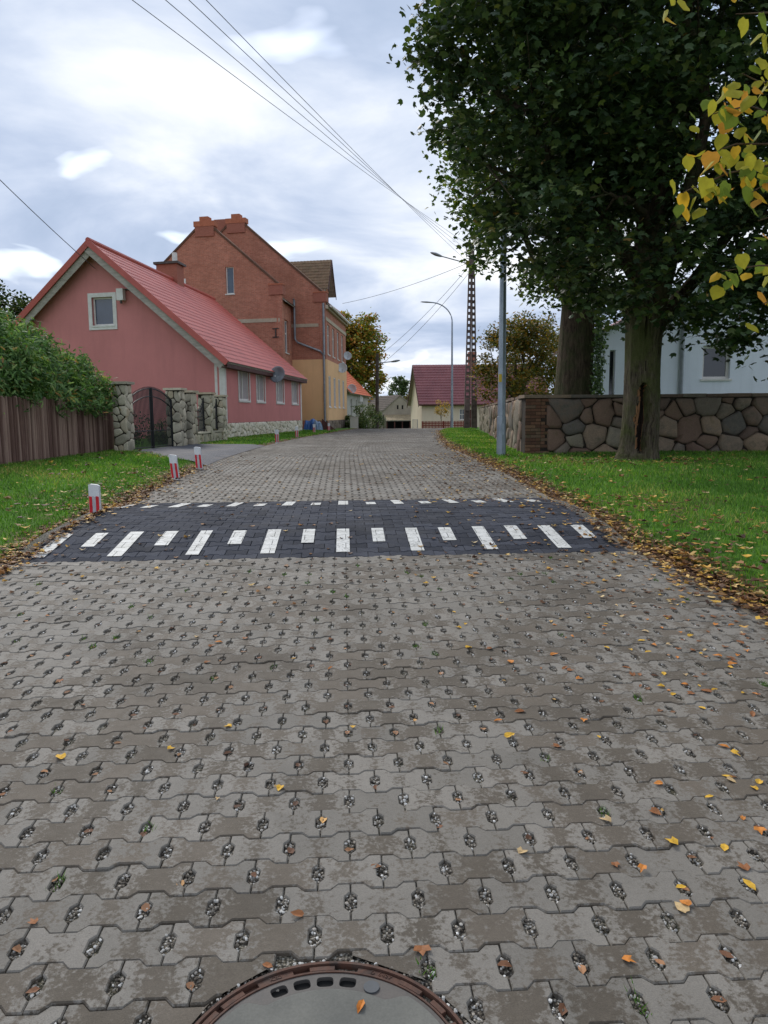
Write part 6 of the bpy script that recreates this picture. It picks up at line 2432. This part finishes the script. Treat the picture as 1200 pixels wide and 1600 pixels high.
simple_tree('distant_tree', 'thin tree peeking out beside the cream house gable', 650, 120, [(0, 0, 4.4, 1.6, 1.4, 1.6)], 30, 40, .5, .35,
            [(0, lin(90, 92, 60)), (.6, lin(120, 112, 70)), (1, lin(150, 120, 76))], .15, 3, 6)
simple_tree('background_tree', 'dark tree rising behind the left side of the maroon house', 18, 46, [(0, 0, 6.5, 2.6, 2.2, 2.2), (-2.2, 0, 6.8, 2.2, 2, 2.0), (1.2, .2, 5.6, 1.6, 1.6, 1.6)], 150, 60, .5, .22,
            [(0, lin(40, 58, 32)), (.6, lin(58, 78, 40)), (1, lin(84, 98, 50))], .25, 5, 7)
simple_tree('sapling', 'young sapling with yellow leaves behind the picket fence', 689, 74, [(0, 0, 1.9, .85, .8, .7), (.2, 0, 1.4, .5, .5, .5)], 26, 16, .22, .17,
            [(0, lin(150, 130, 60)), (.5, lin(196, 160, 80)), (1, lin(210, 170, 110))], .04, 1.5, 8)


# ---- thuja hedge behind the pole fence
def thuja(x, y, h, r, label, seed, base=M_BARK2):
    z0 = gz(y)
    t = thing('thuja_shrub', label, 'shrub', (x, y, z0), 'thuja shrubs behind the pole fence')
    zs = np.linspace(-.1, h * .85, 7)
    trunk_tube('stem', [(x, y, z0 + z) for z in zs], [.09 * (1.1 - .9 * i / 6) for i in range(7)], 10, base, t, .06, None, seed)
    n = 300
    zc_ = rng.random(n) ** .75 * h
    prof = np.interp(zc_ / h, [0, .3, .42, .55, .8, 1], [.45, .5, .85, 1, .75, .18])
    a = rng.uniform(0, 6.28, n); rr = r * prof * (.55 + .5 * rng.random(n) ** .5)
    C = np.stack([x + np.cos(a) * rr, y + np.sin(a) * rr, z0 + zc_], 1)
    m = 52
    P = np.repeat(C, m, 0)
    out = P - np.array([x, y, 0]); out[:, 2] = 0; out /= np.maximum(np.linalg.norm(out, axis=1), .05)[:, None]
    k = rng.random(len(P))
    P = P + rng.normal(0, 1, (len(P), 3)) * np.array([.12, .12, .15]) + out * (k * .22)[:, None]
    kp = P[:, 2] > z0 + 1.12 + rng.normal(0, .1, len(P))
    P, out = P[kp], out[kp]
    mat = M_THUJA
    ax = out * .9; 
    tv = None
    leaf_mesh('foliage', P, rng.uniform(.09, .18, len(P)), 'spray', mat, t, .1, axis=ax, droop=np.stack([out[:, 0] * .7, out[:, 1] * .7, np.full(len(P), .35)], 1))


M_THUJA = attr_stops_material('thuja_leaf', [(0, lin(66, 98, 54)), (.45, lin(94, 130, 70)), (.8, lin(128, 160, 92)), (.95, lin(158, 176, 108)), (1, lin(180, 134, 80))], .6, .35, (1, 1.1, .5), .3)
thuja(-9.6, 13.0, 3.9, 1.6, 'tall feathery green thuja at the outer end of the hedge', 1)
thuja(-9.1, 14.7, 3.45, 1.55, 'feathery green thuja second from the outer hedge end', 2)
thuja(-8.85, 16.5, 3.3, 1.45, 'feathery green thuja in the middle of the hedge', 3)
thuja(-8.6, 18.3, 2.95, 1.35, 'feathery green thuja second from the stone gate pillar', 4)
thuja(-8.1, 20.0, 2.3, 1.0, 'low feathery thuja leaning on the first stone gate pillar', 5)


def bush(name, x, y, h, r, n, leaf, stops, label, kind='oval', group=None, sq=1.0):
    z0 = gz(y)
    t = thing(name, label, 'shrub', (x, y, z0), group)
    m = MB()
    rg = random.Random(int(x * 10 + y))
    for k in range(7):
        a = rg.uniform(0, 6.28); m.tube([(x, y, z0 - .05), (x + math.cos(a) * r * .3, y + math.sin(a) * r * .3, z0 + h * .5), (x + math.cos(a) * r * .6, y + math.sin(a) * r * .6, z0 + h * .85)], [.03, .02, .008], 5)
    m.build('stems', M_TWIG, t)
    P, C = clumped([(x, y, z0 + h * .5, r, r * sq, h * .5)], max(10, n // 45), 45, r * .28, .8, .5)
    P[:, 2] = np.maximum(P[:, 2], z0 + .04)
    mat = attr_stops_material(name + '_leaf', stops, .55, .3, (1, 1.1, .5), .3)
    leaf_mesh('foliage', P, rng.uniform(.7, 1.3, len(P)) * leaf, kind, mat, t, .4)
    return t


G_DARK = [(0, lin(30, 46, 30)), (.6, lin(46, 64, 36)), (1, lin(70, 84, 46))]
G_MID = [(0, lin(62, 84, 44)), (.6, lin(92, 112, 60)), (1, lin(124, 132, 76))]
bush('yard_shrub', -8.4, 24.4, 1.15, .95, 2600, .08, G_DARK, 'dark round shrub behind the right leaf of the double gate')
bush('yard_shrub', -9.3, 22.4, 1.3, .9, 2200, .08, [(0, lin(60, 70, 36)), (.6, lin(96, 96, 48)), (1, lin(150, 120, 60))], 'yellowing shrub behind the left leaf of the double gate')
bush('yard_shrub', -7.4, 26.0, .9, .6, 1500, .07, G_MID, 'small green shrub behind the small iron gate')
bush('yard_shrub', -6.6, 28.6, .7, .35, 700, .06, [(0, lin(110, 96, 40)), (.6, lin(160, 130, 56)), (1, lin(196, 160, 70))], 'yellow green plant at the foot of the house side pillars')
for i, (px_, Y_, h_, r_) in enumerate(((562, 60.5, 1.0, .8), (572, 61.5, 1.9, 1.2), (583, 63.8, 1.7, 1.0), (547, 62.2, 1.1, .5))):
    bush('roadside_shrub', at(px_, 660, Y_).x, Y_, h_, r_, 1500, .13, G_MID,
         ['low green shrub just right of the pale concrete post', 'tall loose green shrub in front of the cottage wall', 'green shrub around the foot of the wooden lamp pole', 'dark narrow shrub between brick building and concrete post'][i])


# ---- lime branch with yellow leaves over the lawn
def linden():
    bx, by = 4.7, 4.9
    z0 = gz(by)
    t = thing('linden_tree', 'linden tree with yellow green heart shaped leaves reaching over the lawn', 'tree', (bx, by, z0))
    trunk_tube('trunk', [(bx + .03 * z, by, z0 + z) for z in np.linspace(-.1, 6.5, 12)], [.22 - .02 * z for z in np.linspace(0, 6.5, 12)], 20, M_BARK2, t, .06, None, 12)
    mats = []
    for nm, c in (('yellow', lin(226, 182, 56)), ('lime', lin(176, 170, 56)), ('green', lin(122, 142, 54)), ('ochre', lin(214, 156, 62))):
        k = NM('linden_leaf_' + nm)
        p = k.pos(); n_ = k.noise(p, 22, 4, .6)
        cc = k.ramp(n_, [(.3, tuple(x * .75 for x in c)), (.7, c)])
        k.finish(cc, .6, k.bump(k.noise(p, 120, 3), .3, .003), spec=.12)
        tr = k.node('ShaderNodeBsdfTranslucent'); k.set(tr.inputs[0], cc)
        mx = k.node('ShaderNodeMixShader'); mx.inputs[0].default_value = .45
        k.l.new(k.bsdf.outputs[0], mx.inputs[1]); k.l.new(tr.outputs[0], mx.inputs[2]); k.l.new(mx.outputs[0], k.out.inputs[0])
        mats.append(k.m)
    INNER = []
    tv, tf = leaf_template('heart')
    mes = []
    for mt in mats:
        for v in range(2):
            me = bpy.data.meshes.new('leaf')
            q = tv.copy(); q[:, 2] += rng.normal(0, .03, len(q)); q[:, 0] *= rng.uniform(.9, 1.1)
            me.from_pydata([tuple(a) for a in q], [], tf); me.materials.append(mt); me.update()
            me.polygons.foreach_set('use_smooth', [True] * len(me.polygons))
            mes.append(me)
    rg = random.Random(31)
    # twigs in the picture: start at the right, tips to the left; (pixel path, leaf count, mix)
    tw = [([(1330, 230), (1240, 190), (1170, 165), (1105, 180)], 30, 3.5), ([(1330, 240), (1230, 225), (1150, 225), (1095, 245)], 30, 3.6), ([(1330, 250), (1220, 255), (1140, 270), (1068, 300)], 36, 3.5),
          ([(1330, 160), (1240, 120), (1190, 130), (1160, 115)], 14, 3.7), ([(1330, 60), (1240, 20), (1195, 20), (1150, 22)], 16, 3.4), ([(1330, 430), (1240, 415), (1185, 415), (1128, 424)], 18, 3.6),
          ([(1330, 480), (1260, 470), (1215, 465), (1192, 475)], 7, 3.6), ([(1330, -40), (1190, -60), (1080, -30), (1022, -2)], 14, 3.6), ([(1330, 330), (1260, 330), (1215, 335), (1185, 345)], 7, 3.6),
          ([(1330, 300), (1260, 290), (1210, 280), (1175, 300)], 12, 3.4)]
    for path, n, Y in tw:
        pts = [at(x, y, Y + .25 * (3 - i) * .4) for i, (x, y) in enumerate(path)]
        root = Vector((bx + .05, by, z0 + 2.6 + rg.random() * 1.2))
        full = [root, root.lerp(pts[0], .55) + ZUP * .25] + pts
        m = MB(); m.tube(full, [.028, .017, .009, .006, .004, .002], 6)
        br = m.build('branch', M_TWIG, t, smooth=True)
        for q in range(130):
            w = rg.random() * .97; a_, b_ = (full[0], full[1]) if w < .45 else (full[1], full[2])
            P_ = a_.lerp(b_, (w / .45) if w < .45 else (w - .45) / .55)
            if w > .12: INNER.append(tuple(P_ + Vector((rg.gauss(0, .1), rg.gauss(0, .14), rg.gauss(-.03, .1)))))
        for i in range(int(n * 1.4)):
            w = rg.random() ** .8 * (len(pts) - 1)
            k = min(int(w), len(pts) - 2); P = pts[k].lerp(pts[k + 1], w - k)
            P = P + Vector((rg.uniform(-.06, .06), rg.uniform(-.16, .16), rg.uniform(-.09, .05)))
            o = bpy.data.objects.new('leaf', mes[rg.choice([0, 1, 2, 2, 3, 3, 2, 3, 4, 5, 4, 7]) % 8]); col.objects.link(o)
            s = rg.uniform(.05, .085)
            nrm = Vector((rg.uniform(-.7, .7), rg.uniform(-1.2, .1), rg.uniform(-.1, .8))).normalized()
            tip = Vector((rg.uniform(-.8, .3), rg.uniform(-.4, .4), -1)); tip = (tip - nrm * tip.dot(nrm)).normalized()
            side = tip.cross(nrm)
            mm = Matrix((side, tip, nrm)).transposed().to_4x4() @ Matrix.Scale(s, 4); mm.translation = P
            o.matrix_world = mm
            attach(o, br)
    # upper crown, out of the picture to the right
    mat = attr_stops_material('linden_crown_leaf', [(0, lin(110, 130, 52)), (.5, lin(168, 162, 58)), (1, lin(216, 172, 60))], .5, .4, (1, 1.05, .5), .3)
    P, C = clumped([(bx + .9, by, z0 + 5.6, 1.7, 1.5, 1.6), (bx + 1.2, by - .6, z0 + 4.4, 1.3, 1.4, 1.1)], 70, 45, .4, .7, .4)
    P = np.concatenate([P, np.array(INNER)])
    leaf_mesh('crown', P, rng.uniform(.07, .1, len(P)), 'heart', mat, t, .5, droop=(0, 0, -.8))
    for i in range(5):
        limb(t, (bx + .1, by, z0 + 3.2 + .5 * i), (bx + 1 + rg.uniform(-1, 1), by + rg.uniform(-1, 1), z0 + 5 + rg.uniform(-.6, 1.4)), .06, .012, M_BARK2, 90 + i, twigs=5)


linden()


# ================================================================== GRASS, FALLEN LEAVES
def inside_drive(x, y):
    a, d, s0, s1 = DRV
    u, s = xy_us(x, y)
    # near and far edges of the drive as lines from the gate to the road
    ex0, ey0 = us_xy(edge_l(s0), s0); ex1, ey1 = us_xy(edge_l(s1), s1)
    f0 = ey0 + (a.y - ey0) * np.clip((x - ex0) / (a.x - ex0), 0, 1.3)
    f1 = ey1 + (d.y - ey1) * np.clip((x - ex1) / (d.x - ex1), 0, 1.3)
    return (y > f0 - .03) & (y < f1 + .03) & (x > -8.2)


def grass(name, D, S, side, hgt, wid):
    e = edge_l(S) if side < 0 else edge_r(S) + .085
    U = e + side * D
    x, y = us_xy(U, S)
    ok = np.ones(len(x), bool)
    if side < 0: ok &= ~inside_drive(x, y)
    # thin near the soil strip, and bare patches
    pr = np.clip((D - .12 + .25 * hnoise(x * 3, y * 3, 5)) / .35, 0, 1) * np.clip(1.15 - .55 * (hnoise(x * 1.7, y * 1.3, 9) > .62), 0, 1)
    ok &= rng.random(len(x)) < pr
    x, y, D = x[ok], y[ok], D[ok]; hgt = hgt[ok]; wid = wid[ok]
    n = len(x)
    z = lawn_z(x, y, D, side) - .005
    a = rng.uniform(0, 6.28, n); l = rng.uniform(.2, .8, n) * hgt; az = rng.uniform(0, 6.28, n)
    ca, sa = np.cos(a) * wid / 2, np.sin(a) * wid / 2
    lx, ly = np.cos(az) * l, np.sin(az) * l
    V = np.stack([np.stack([x - ca, y - sa, z], 1), np.stack([x + ca, y + sa, z], 1),
                  np.stack([x + ca * .7 + lx * .4, y + sa * .7 + ly * .4, z + hgt * .6], 1), np.stack([x - ca * .7 + lx * .4, y - sa * .7 + ly * .4, z + hgt * .6], 1),
                  np.stack([x + lx, y + ly, z + hgt * .95], 1)], 1).reshape(-1, 3)
    C = np.tile([4, 3], n); I = (np.array([0, 1, 2, 3, 3, 2, 4])[None] + 5 * np.arange(n)[:, None]).ravel()
    tone = np.clip(.45 + .26 * hnoise(x, y, 2) + .2 * hnoise(x * 2.7, y * 2.3, 8) + rng.normal(0, .22, n), 0, 1)
    rnd = np.repeat(np.stack([tone, rng.random(n), rng.random(n)], 1), 5, 0)
    o = stuff(np_mesh(name, V, C, I, M_GRASS, rnd=rnd))
    return o


def tag_stuff(o, label, cat):
    o['label'] = label; o['category'] = cat
    return o


def gs(name, n, d0, d1, s0, s1, side, h0, h1, w0, w1, label, pw=1.0):
    D = d0 + (d1 - d0) * rng.random(n) ** pw; S = s0 + (s1 - s0) * rng.random(n) ** 1.15
    k = np.clip((S - 4) / 30, 0, 1)
    tag_stuff(grass(name, D, S, side, rng.uniform(h0, h1, n), rng.uniform(w0, w1, n) * (1 + 2.2 * k)), label, 'grass')


gs('grass', 80000, .1, 7.5, 3.8, 18.5, 1, .03, .085, .006, .010, 'short green grass of the lawn in front of the stone wall', 1.0)
gs('grass', 20000, .1, 2.2, 17.5, 52, 1, .04, .08, .010, .016, 'green grass of the strip between the road and the receding stone wall', 1.0)
gs('grass', 60000, .1, 5.4, 5, 22, -1, .03, .075, .006, .010, 'short green grass of the lawn below the pole fence', 1.0)
gs('grass', 16000, .05, 2.8, 24, 47, -1, .04, .08, .010, .016, 'green grass of the strip along the maroon house', 1.0)

# ---- fallen leaves
def flat_leaves(name, x, y, z, size, kind, mat, parent=None):
    tv, tf = leaf_template(kind)
    n = len(x)
    a = rng.uniform(0, 6.28, n)
    tx, ty = rng.normal(0, .22, n), rng.normal(0, .22, n)
    curl = rng.uniform(-1.0, 2.5, n)
    lx = tv[None, :, 0] * size[:, None]; ly = tv[None, :, 1] * size[:, None]
    lz = (np.abs(tv[None, :, 2]) * curl[:, None] + .22 * np.abs(tv[None, :, 0]) * rng.uniform(0, 1.6, (n, 1))) * size[:, None]
    X = x[:, None] + lx * np.cos(a)[:, None] - ly * np.sin(a)[:, None]
    Y = y[:, None] + lx * np.sin(a)[:, None] + ly * np.cos(a)[:, None]
    Z = z[:, None] + np.maximum(lz, 0) + .004 + np.abs(lx * tx[:, None] + ly * ty[:, None])
    V = np.stack([X, Y, Z], -1).reshape(-1, 3)
    C, I = replicate(tv, [3] * len(tf), [i for f in tf for i in f], n)
    rnd = np.repeat(rng.random((n, 3)), len(tv), 0)
    return np_mesh(name, V, C, I, mat, parent, rnd=rnd)


def litter(side, n, s0, s1, spread, label, sz=(.03, .075), mean=.1):
    S = s0 + (s1 - s0) * rng.random(n) ** 1.2
    D = rng.normal(mean, spread, n)
    e = edge_l(S) if side < 0 else edge_r(S) + .085
    U = e + side * D
    x, y = us_xy(U, S)
    z = np.where(D > 0, lawn_z(x, y, np.maximum(D, 0), side), surf(U, S) + .002) + rng.uniform(0, .018, n)
    o = flat_leaves('leaf_litter', x, y, z, rng.uniform(*sz, n), 'maple', M_LITTER)
    stuff(o); tag_stuff(o, label, 'leaves')


litter(1, 3300, 3.5, 24, .15, 'brown and yellow leaf litter along the right kerb', mean=.16)
litter(1, 500, 3.2, 8, .12, 'yellow and brown leaves covering the near end of the kerb', mean=.03)
litter(1, 900, 22, 47, .14, 'thin brown leaf litter along the far right kerb', (.05, .09), .1)
litter(-1, 1900, 5, 15.5, .13, 'brown leaf litter along the left road edge', mean=.16)
litter(-1, 1100, 5.5, 11, .07, 'brown leaves packed against the left end of the speed bump', mean=.02)
litter(-1, 520, 9.5, 15, .42, 'wide patch of dry leaves between the marker posts', (.04, .08), .55)

# leaves lying about on the lawns
def lawn_leaves(side, n, s0, s1, d0, d1, label, sz=(.05, .1)):
    S = rng.uniform(s0, s1, n); D = d0 + (d1 - d0) * rng.random(n) ** 1.3
    e = edge_l(S) if side < 0 else edge_r(S) + .085
    U = e + side * D
    x, y = us_xy(U, S)
    if side < 0:
        k = ~inside_drive(x, y); x, y, D = x[k], y[k], D[k]
    z = lawn_z(x, y, D, side) + rng.uniform(.02, .06, len(x))
    o = flat_leaves('lawn_leaves', x, y, z, rng.uniform(*sz, len(x)), 'maple', M_LITTER)
    stuff(o); tag_stuff(o, label, 'leaves')


lawn_leaves(1, 330, 3.8, 10, .15, 1.6, 'yellow maple leaves on the grass close to the right kerb')
lawn_leaves(1, 420, 4, 17, .2, 5.5, 'yellow and brown leaves scattered over the lawn under the maple')
def trunk_leaves():
    n = 420
    a = rng.uniform(0, 6.28, n); r = .4 + np.abs(rng.normal(0, .8, n))
    x = MAPLE[0] - .3 + np.cos(a) * r * 1.5; y = MAPLE[1] - .3 + np.sin(a) * r * .9
    u, s = xy_us(x, y)
    o = flat_leaves('trunk_leaves', x, y, lawn_z(x, y, u - edge_r(s) - .085, 1) + rng.uniform(.01, .04, n), rng.uniform(.05, .1, n), 'maple', M_LITTER)
    stuff(o); tag_stuff(o, 'brown leaves gathered round the hollow maple trunk', 'leaves')


trunk_leaves()
lawn_leaves(-1, 200, 7, 20, .3, 4.6, 'pale dry leaves scattered over the lawn below the pole fence', (.06, .13))

# leaves on the paving: the largest in view are things of their own
n = 1500
S = 1.8 + 17 * rng.random(n) ** 1.1
w = rng.random(n)
U = np.where(w < .5, edge_r(S) - np.abs(rng.normal(0, .85, n)), rng.uniform(-2.7, 2.5, n))
U = np.where((w > .9), edge_l(S) + np.abs(rng.normal(0, .35, n)), U)
U = np.clip(U, edge_l(S) + .03, edge_r(S) - .03)
dens = rng.random(n) < np.where(U < .8, np.where(S < 5, .4, .75), 1.0)
U, S = U[dens], S[dens]
x, y = us_xy(U, S); z = surf(U, S)
rel = np.stack([x, y, z - CAM_Z], 1) @ np.array(inv).T
zl = -rel[:, 2]
lpx = 600 + 1200 * rel[:, 0] / zl; lpy = 800 - 1200 * rel[:, 1] / zl
vis = (lpx > 5) & (lpx < 1195) & (lpy < 1595)
o_ = np.argsort(np.where(vis, zl, 999))
nind = 150
ind, rst = o_[:nind], o_[nind:]
o = flat_leaves('road_leaves', x[rst], y[rst], z[rst], rng.uniform(.03, .065, len(rst)), 'maple', M_LITTER)
stuff(o); tag_stuff(o, 'small fallen leaves strewn over the paving', 'leaves')
sel = cells[(cells[:, 2] == 0) & (zc < 12) & inframe]
sel = sel[rng.random(len(sel)) < .3]
hu2 = sel[:, 0] + .1 + rng.normal(0, .008, len(sel)); hs2 = sel[:, 1] + rng.normal(0, .02, len(sel))
x2, y2 = us_xy(hu2, hs2)
o = flat_leaves('hole_leaves', x2, y2, surf(hu2, hs2) - .009, rng.uniform(.022, .045, len(sel)), 'oval', attr_stops_material('old_leaf', [(0, lin(74, 50, 36)), (.5, lin(128, 88, 62)), (.85, lin(170, 128, 92)), (1, lin(200, 160, 90))], .75))
stuff(o); tag_stuff(o, 'brown leaf scraps caught in the holes between pavers', 'leaves')
LEAFK = [('yellow', 'small yellow fallen leaf lying on the grey pavers', lin(226, 178, 62)), ('orange', 'small orange fallen leaf lying on the grey pavers', lin(208, 132, 58)),
         ('brown', 'small curled brown fallen leaf lying on the grey pavers', lin(150, 98, 60)), ('pale', 'small pale tan fallen leaf lying on the grey pavers', lin(206, 176, 128))]
leaf_me = []
for nm, lb, c in LEAFK:
    k = NM('fallen_leaf_' + nm); p = k.coord('Object'); n_ = k.noise(k.pos(), 60, 5, .65)
    mt = k.finish(k.ramp(n_, [(.3, tuple(q * .6 for q in c)), (.65, c)]), .65, k.bump(k.noise(k.pos(), 180, 3), .4, .002), spec=.25)
    vv = []
    for kind in ('maple', 'oval', 'heart'):
        tv_, tf_ = leaf_template(kind)
        me = bpy.data.meshes.new('fallen_leaf')
        q = tv_.copy(); q[:, 2] = np.abs(q[:, 2]) * rng.uniform(.8, 2.2) + .25 * np.abs(q[:, 0]) * rng.uniform(0.3, 1.5); q[:, 2] += rng.normal(0, .03, len(q)); q[:, 2] -= q[:, 2].min()
        me.from_pydata([tuple(a) for a in q], [], tf_); me.materials.append(mt); me.update()
        vv.append(me)
    leaf_me.append(vv)
rg = random.Random(77)
for i in ind:
    kk = rg.choice([0, 0, 1, 1, 2, 2, 2, 3])
    o = bpy.data.objects.new('fallen_leaf', rg.choice(leaf_me[kk])); col.objects.link(o)
    s_ = rg.uniform(.026, .052)
    m = frame_us(U[i], S[i]) @ Matrix.Translation((0, 0, .003)) @ Matrix.Rotation(rg.uniform(0, 6.28), 4, 'Z') @ Matrix.Rotation(rg.gauss(0, .1), 4, 'X') @ Matrix.Diagonal((s_ * rg.uniform(.6, 1), s_, s_, 1))
    o.matrix_world = m
    tag(o, LEAFK[kk][1], 'leaf', LEAFK[kk][0] + ' leaves fallen on the road')
# one dry leaf on the manhole lid
o = bpy.data.objects.new('fallen_leaf', leaf_me[1][1]); col.objects.link(o)
o.matrix_world = mh_m @ Matrix.Translation((.085, .20, .003)) @ Matrix.Rotation(R(160), 4, 'Z') @ Matrix.Diagonal((.03, .045, .06, 1))
tag(o, 'curled orange leaf lying on the manhole lid', 'leaf')

# ---- moss and grass tufts in some joints
def tufts():
    sel = cells[(cells[:, 2] == 0) & (zc < 9) & inframe]
    sel = sel[rng.random(len(sel)) < .06]
    P = []
    for u, s, _ in sel:
        n = int(rng.uniform(8, 28))
        P.append(np.stack([u + .1 + rng.normal(0, .012, n), s + rng.normal(0, .022, n)], 1))
    P = np.concatenate(P)
    x, y = us_xy(P[:, 0], P[:, 1]); z = surf(P[:, 0], P[:, 1]) - .012
    n = len(x); hgt = rng.uniform(.012, .035, n); a = rng.uniform(0, 6.28, n); wd = .0025
    az = rng.uniform(0, 6.28, n)
    V = np.stack([np.stack([x - np.cos(a) * wd, y - np.sin(a) * wd, z], 1), np.stack([x + np.cos(a) * wd, y + np.sin(a) * wd, z], 1), np.stack([x + np.cos(az) * hgt * .6, y + np.sin(az) * hgt * .6, z + hgt], 1)], 1).reshape(-1, 3)
    o = np_mesh('joint_moss', V, np.full(n, 3), np.arange(3 * n), M_GRASS, road, rnd=np.repeat(np.stack([rng.uniform(.0, .7, n), rng.random(n) * .6, rng.random(n)], 1), 3, 0))
    stuff(o)


tufts()
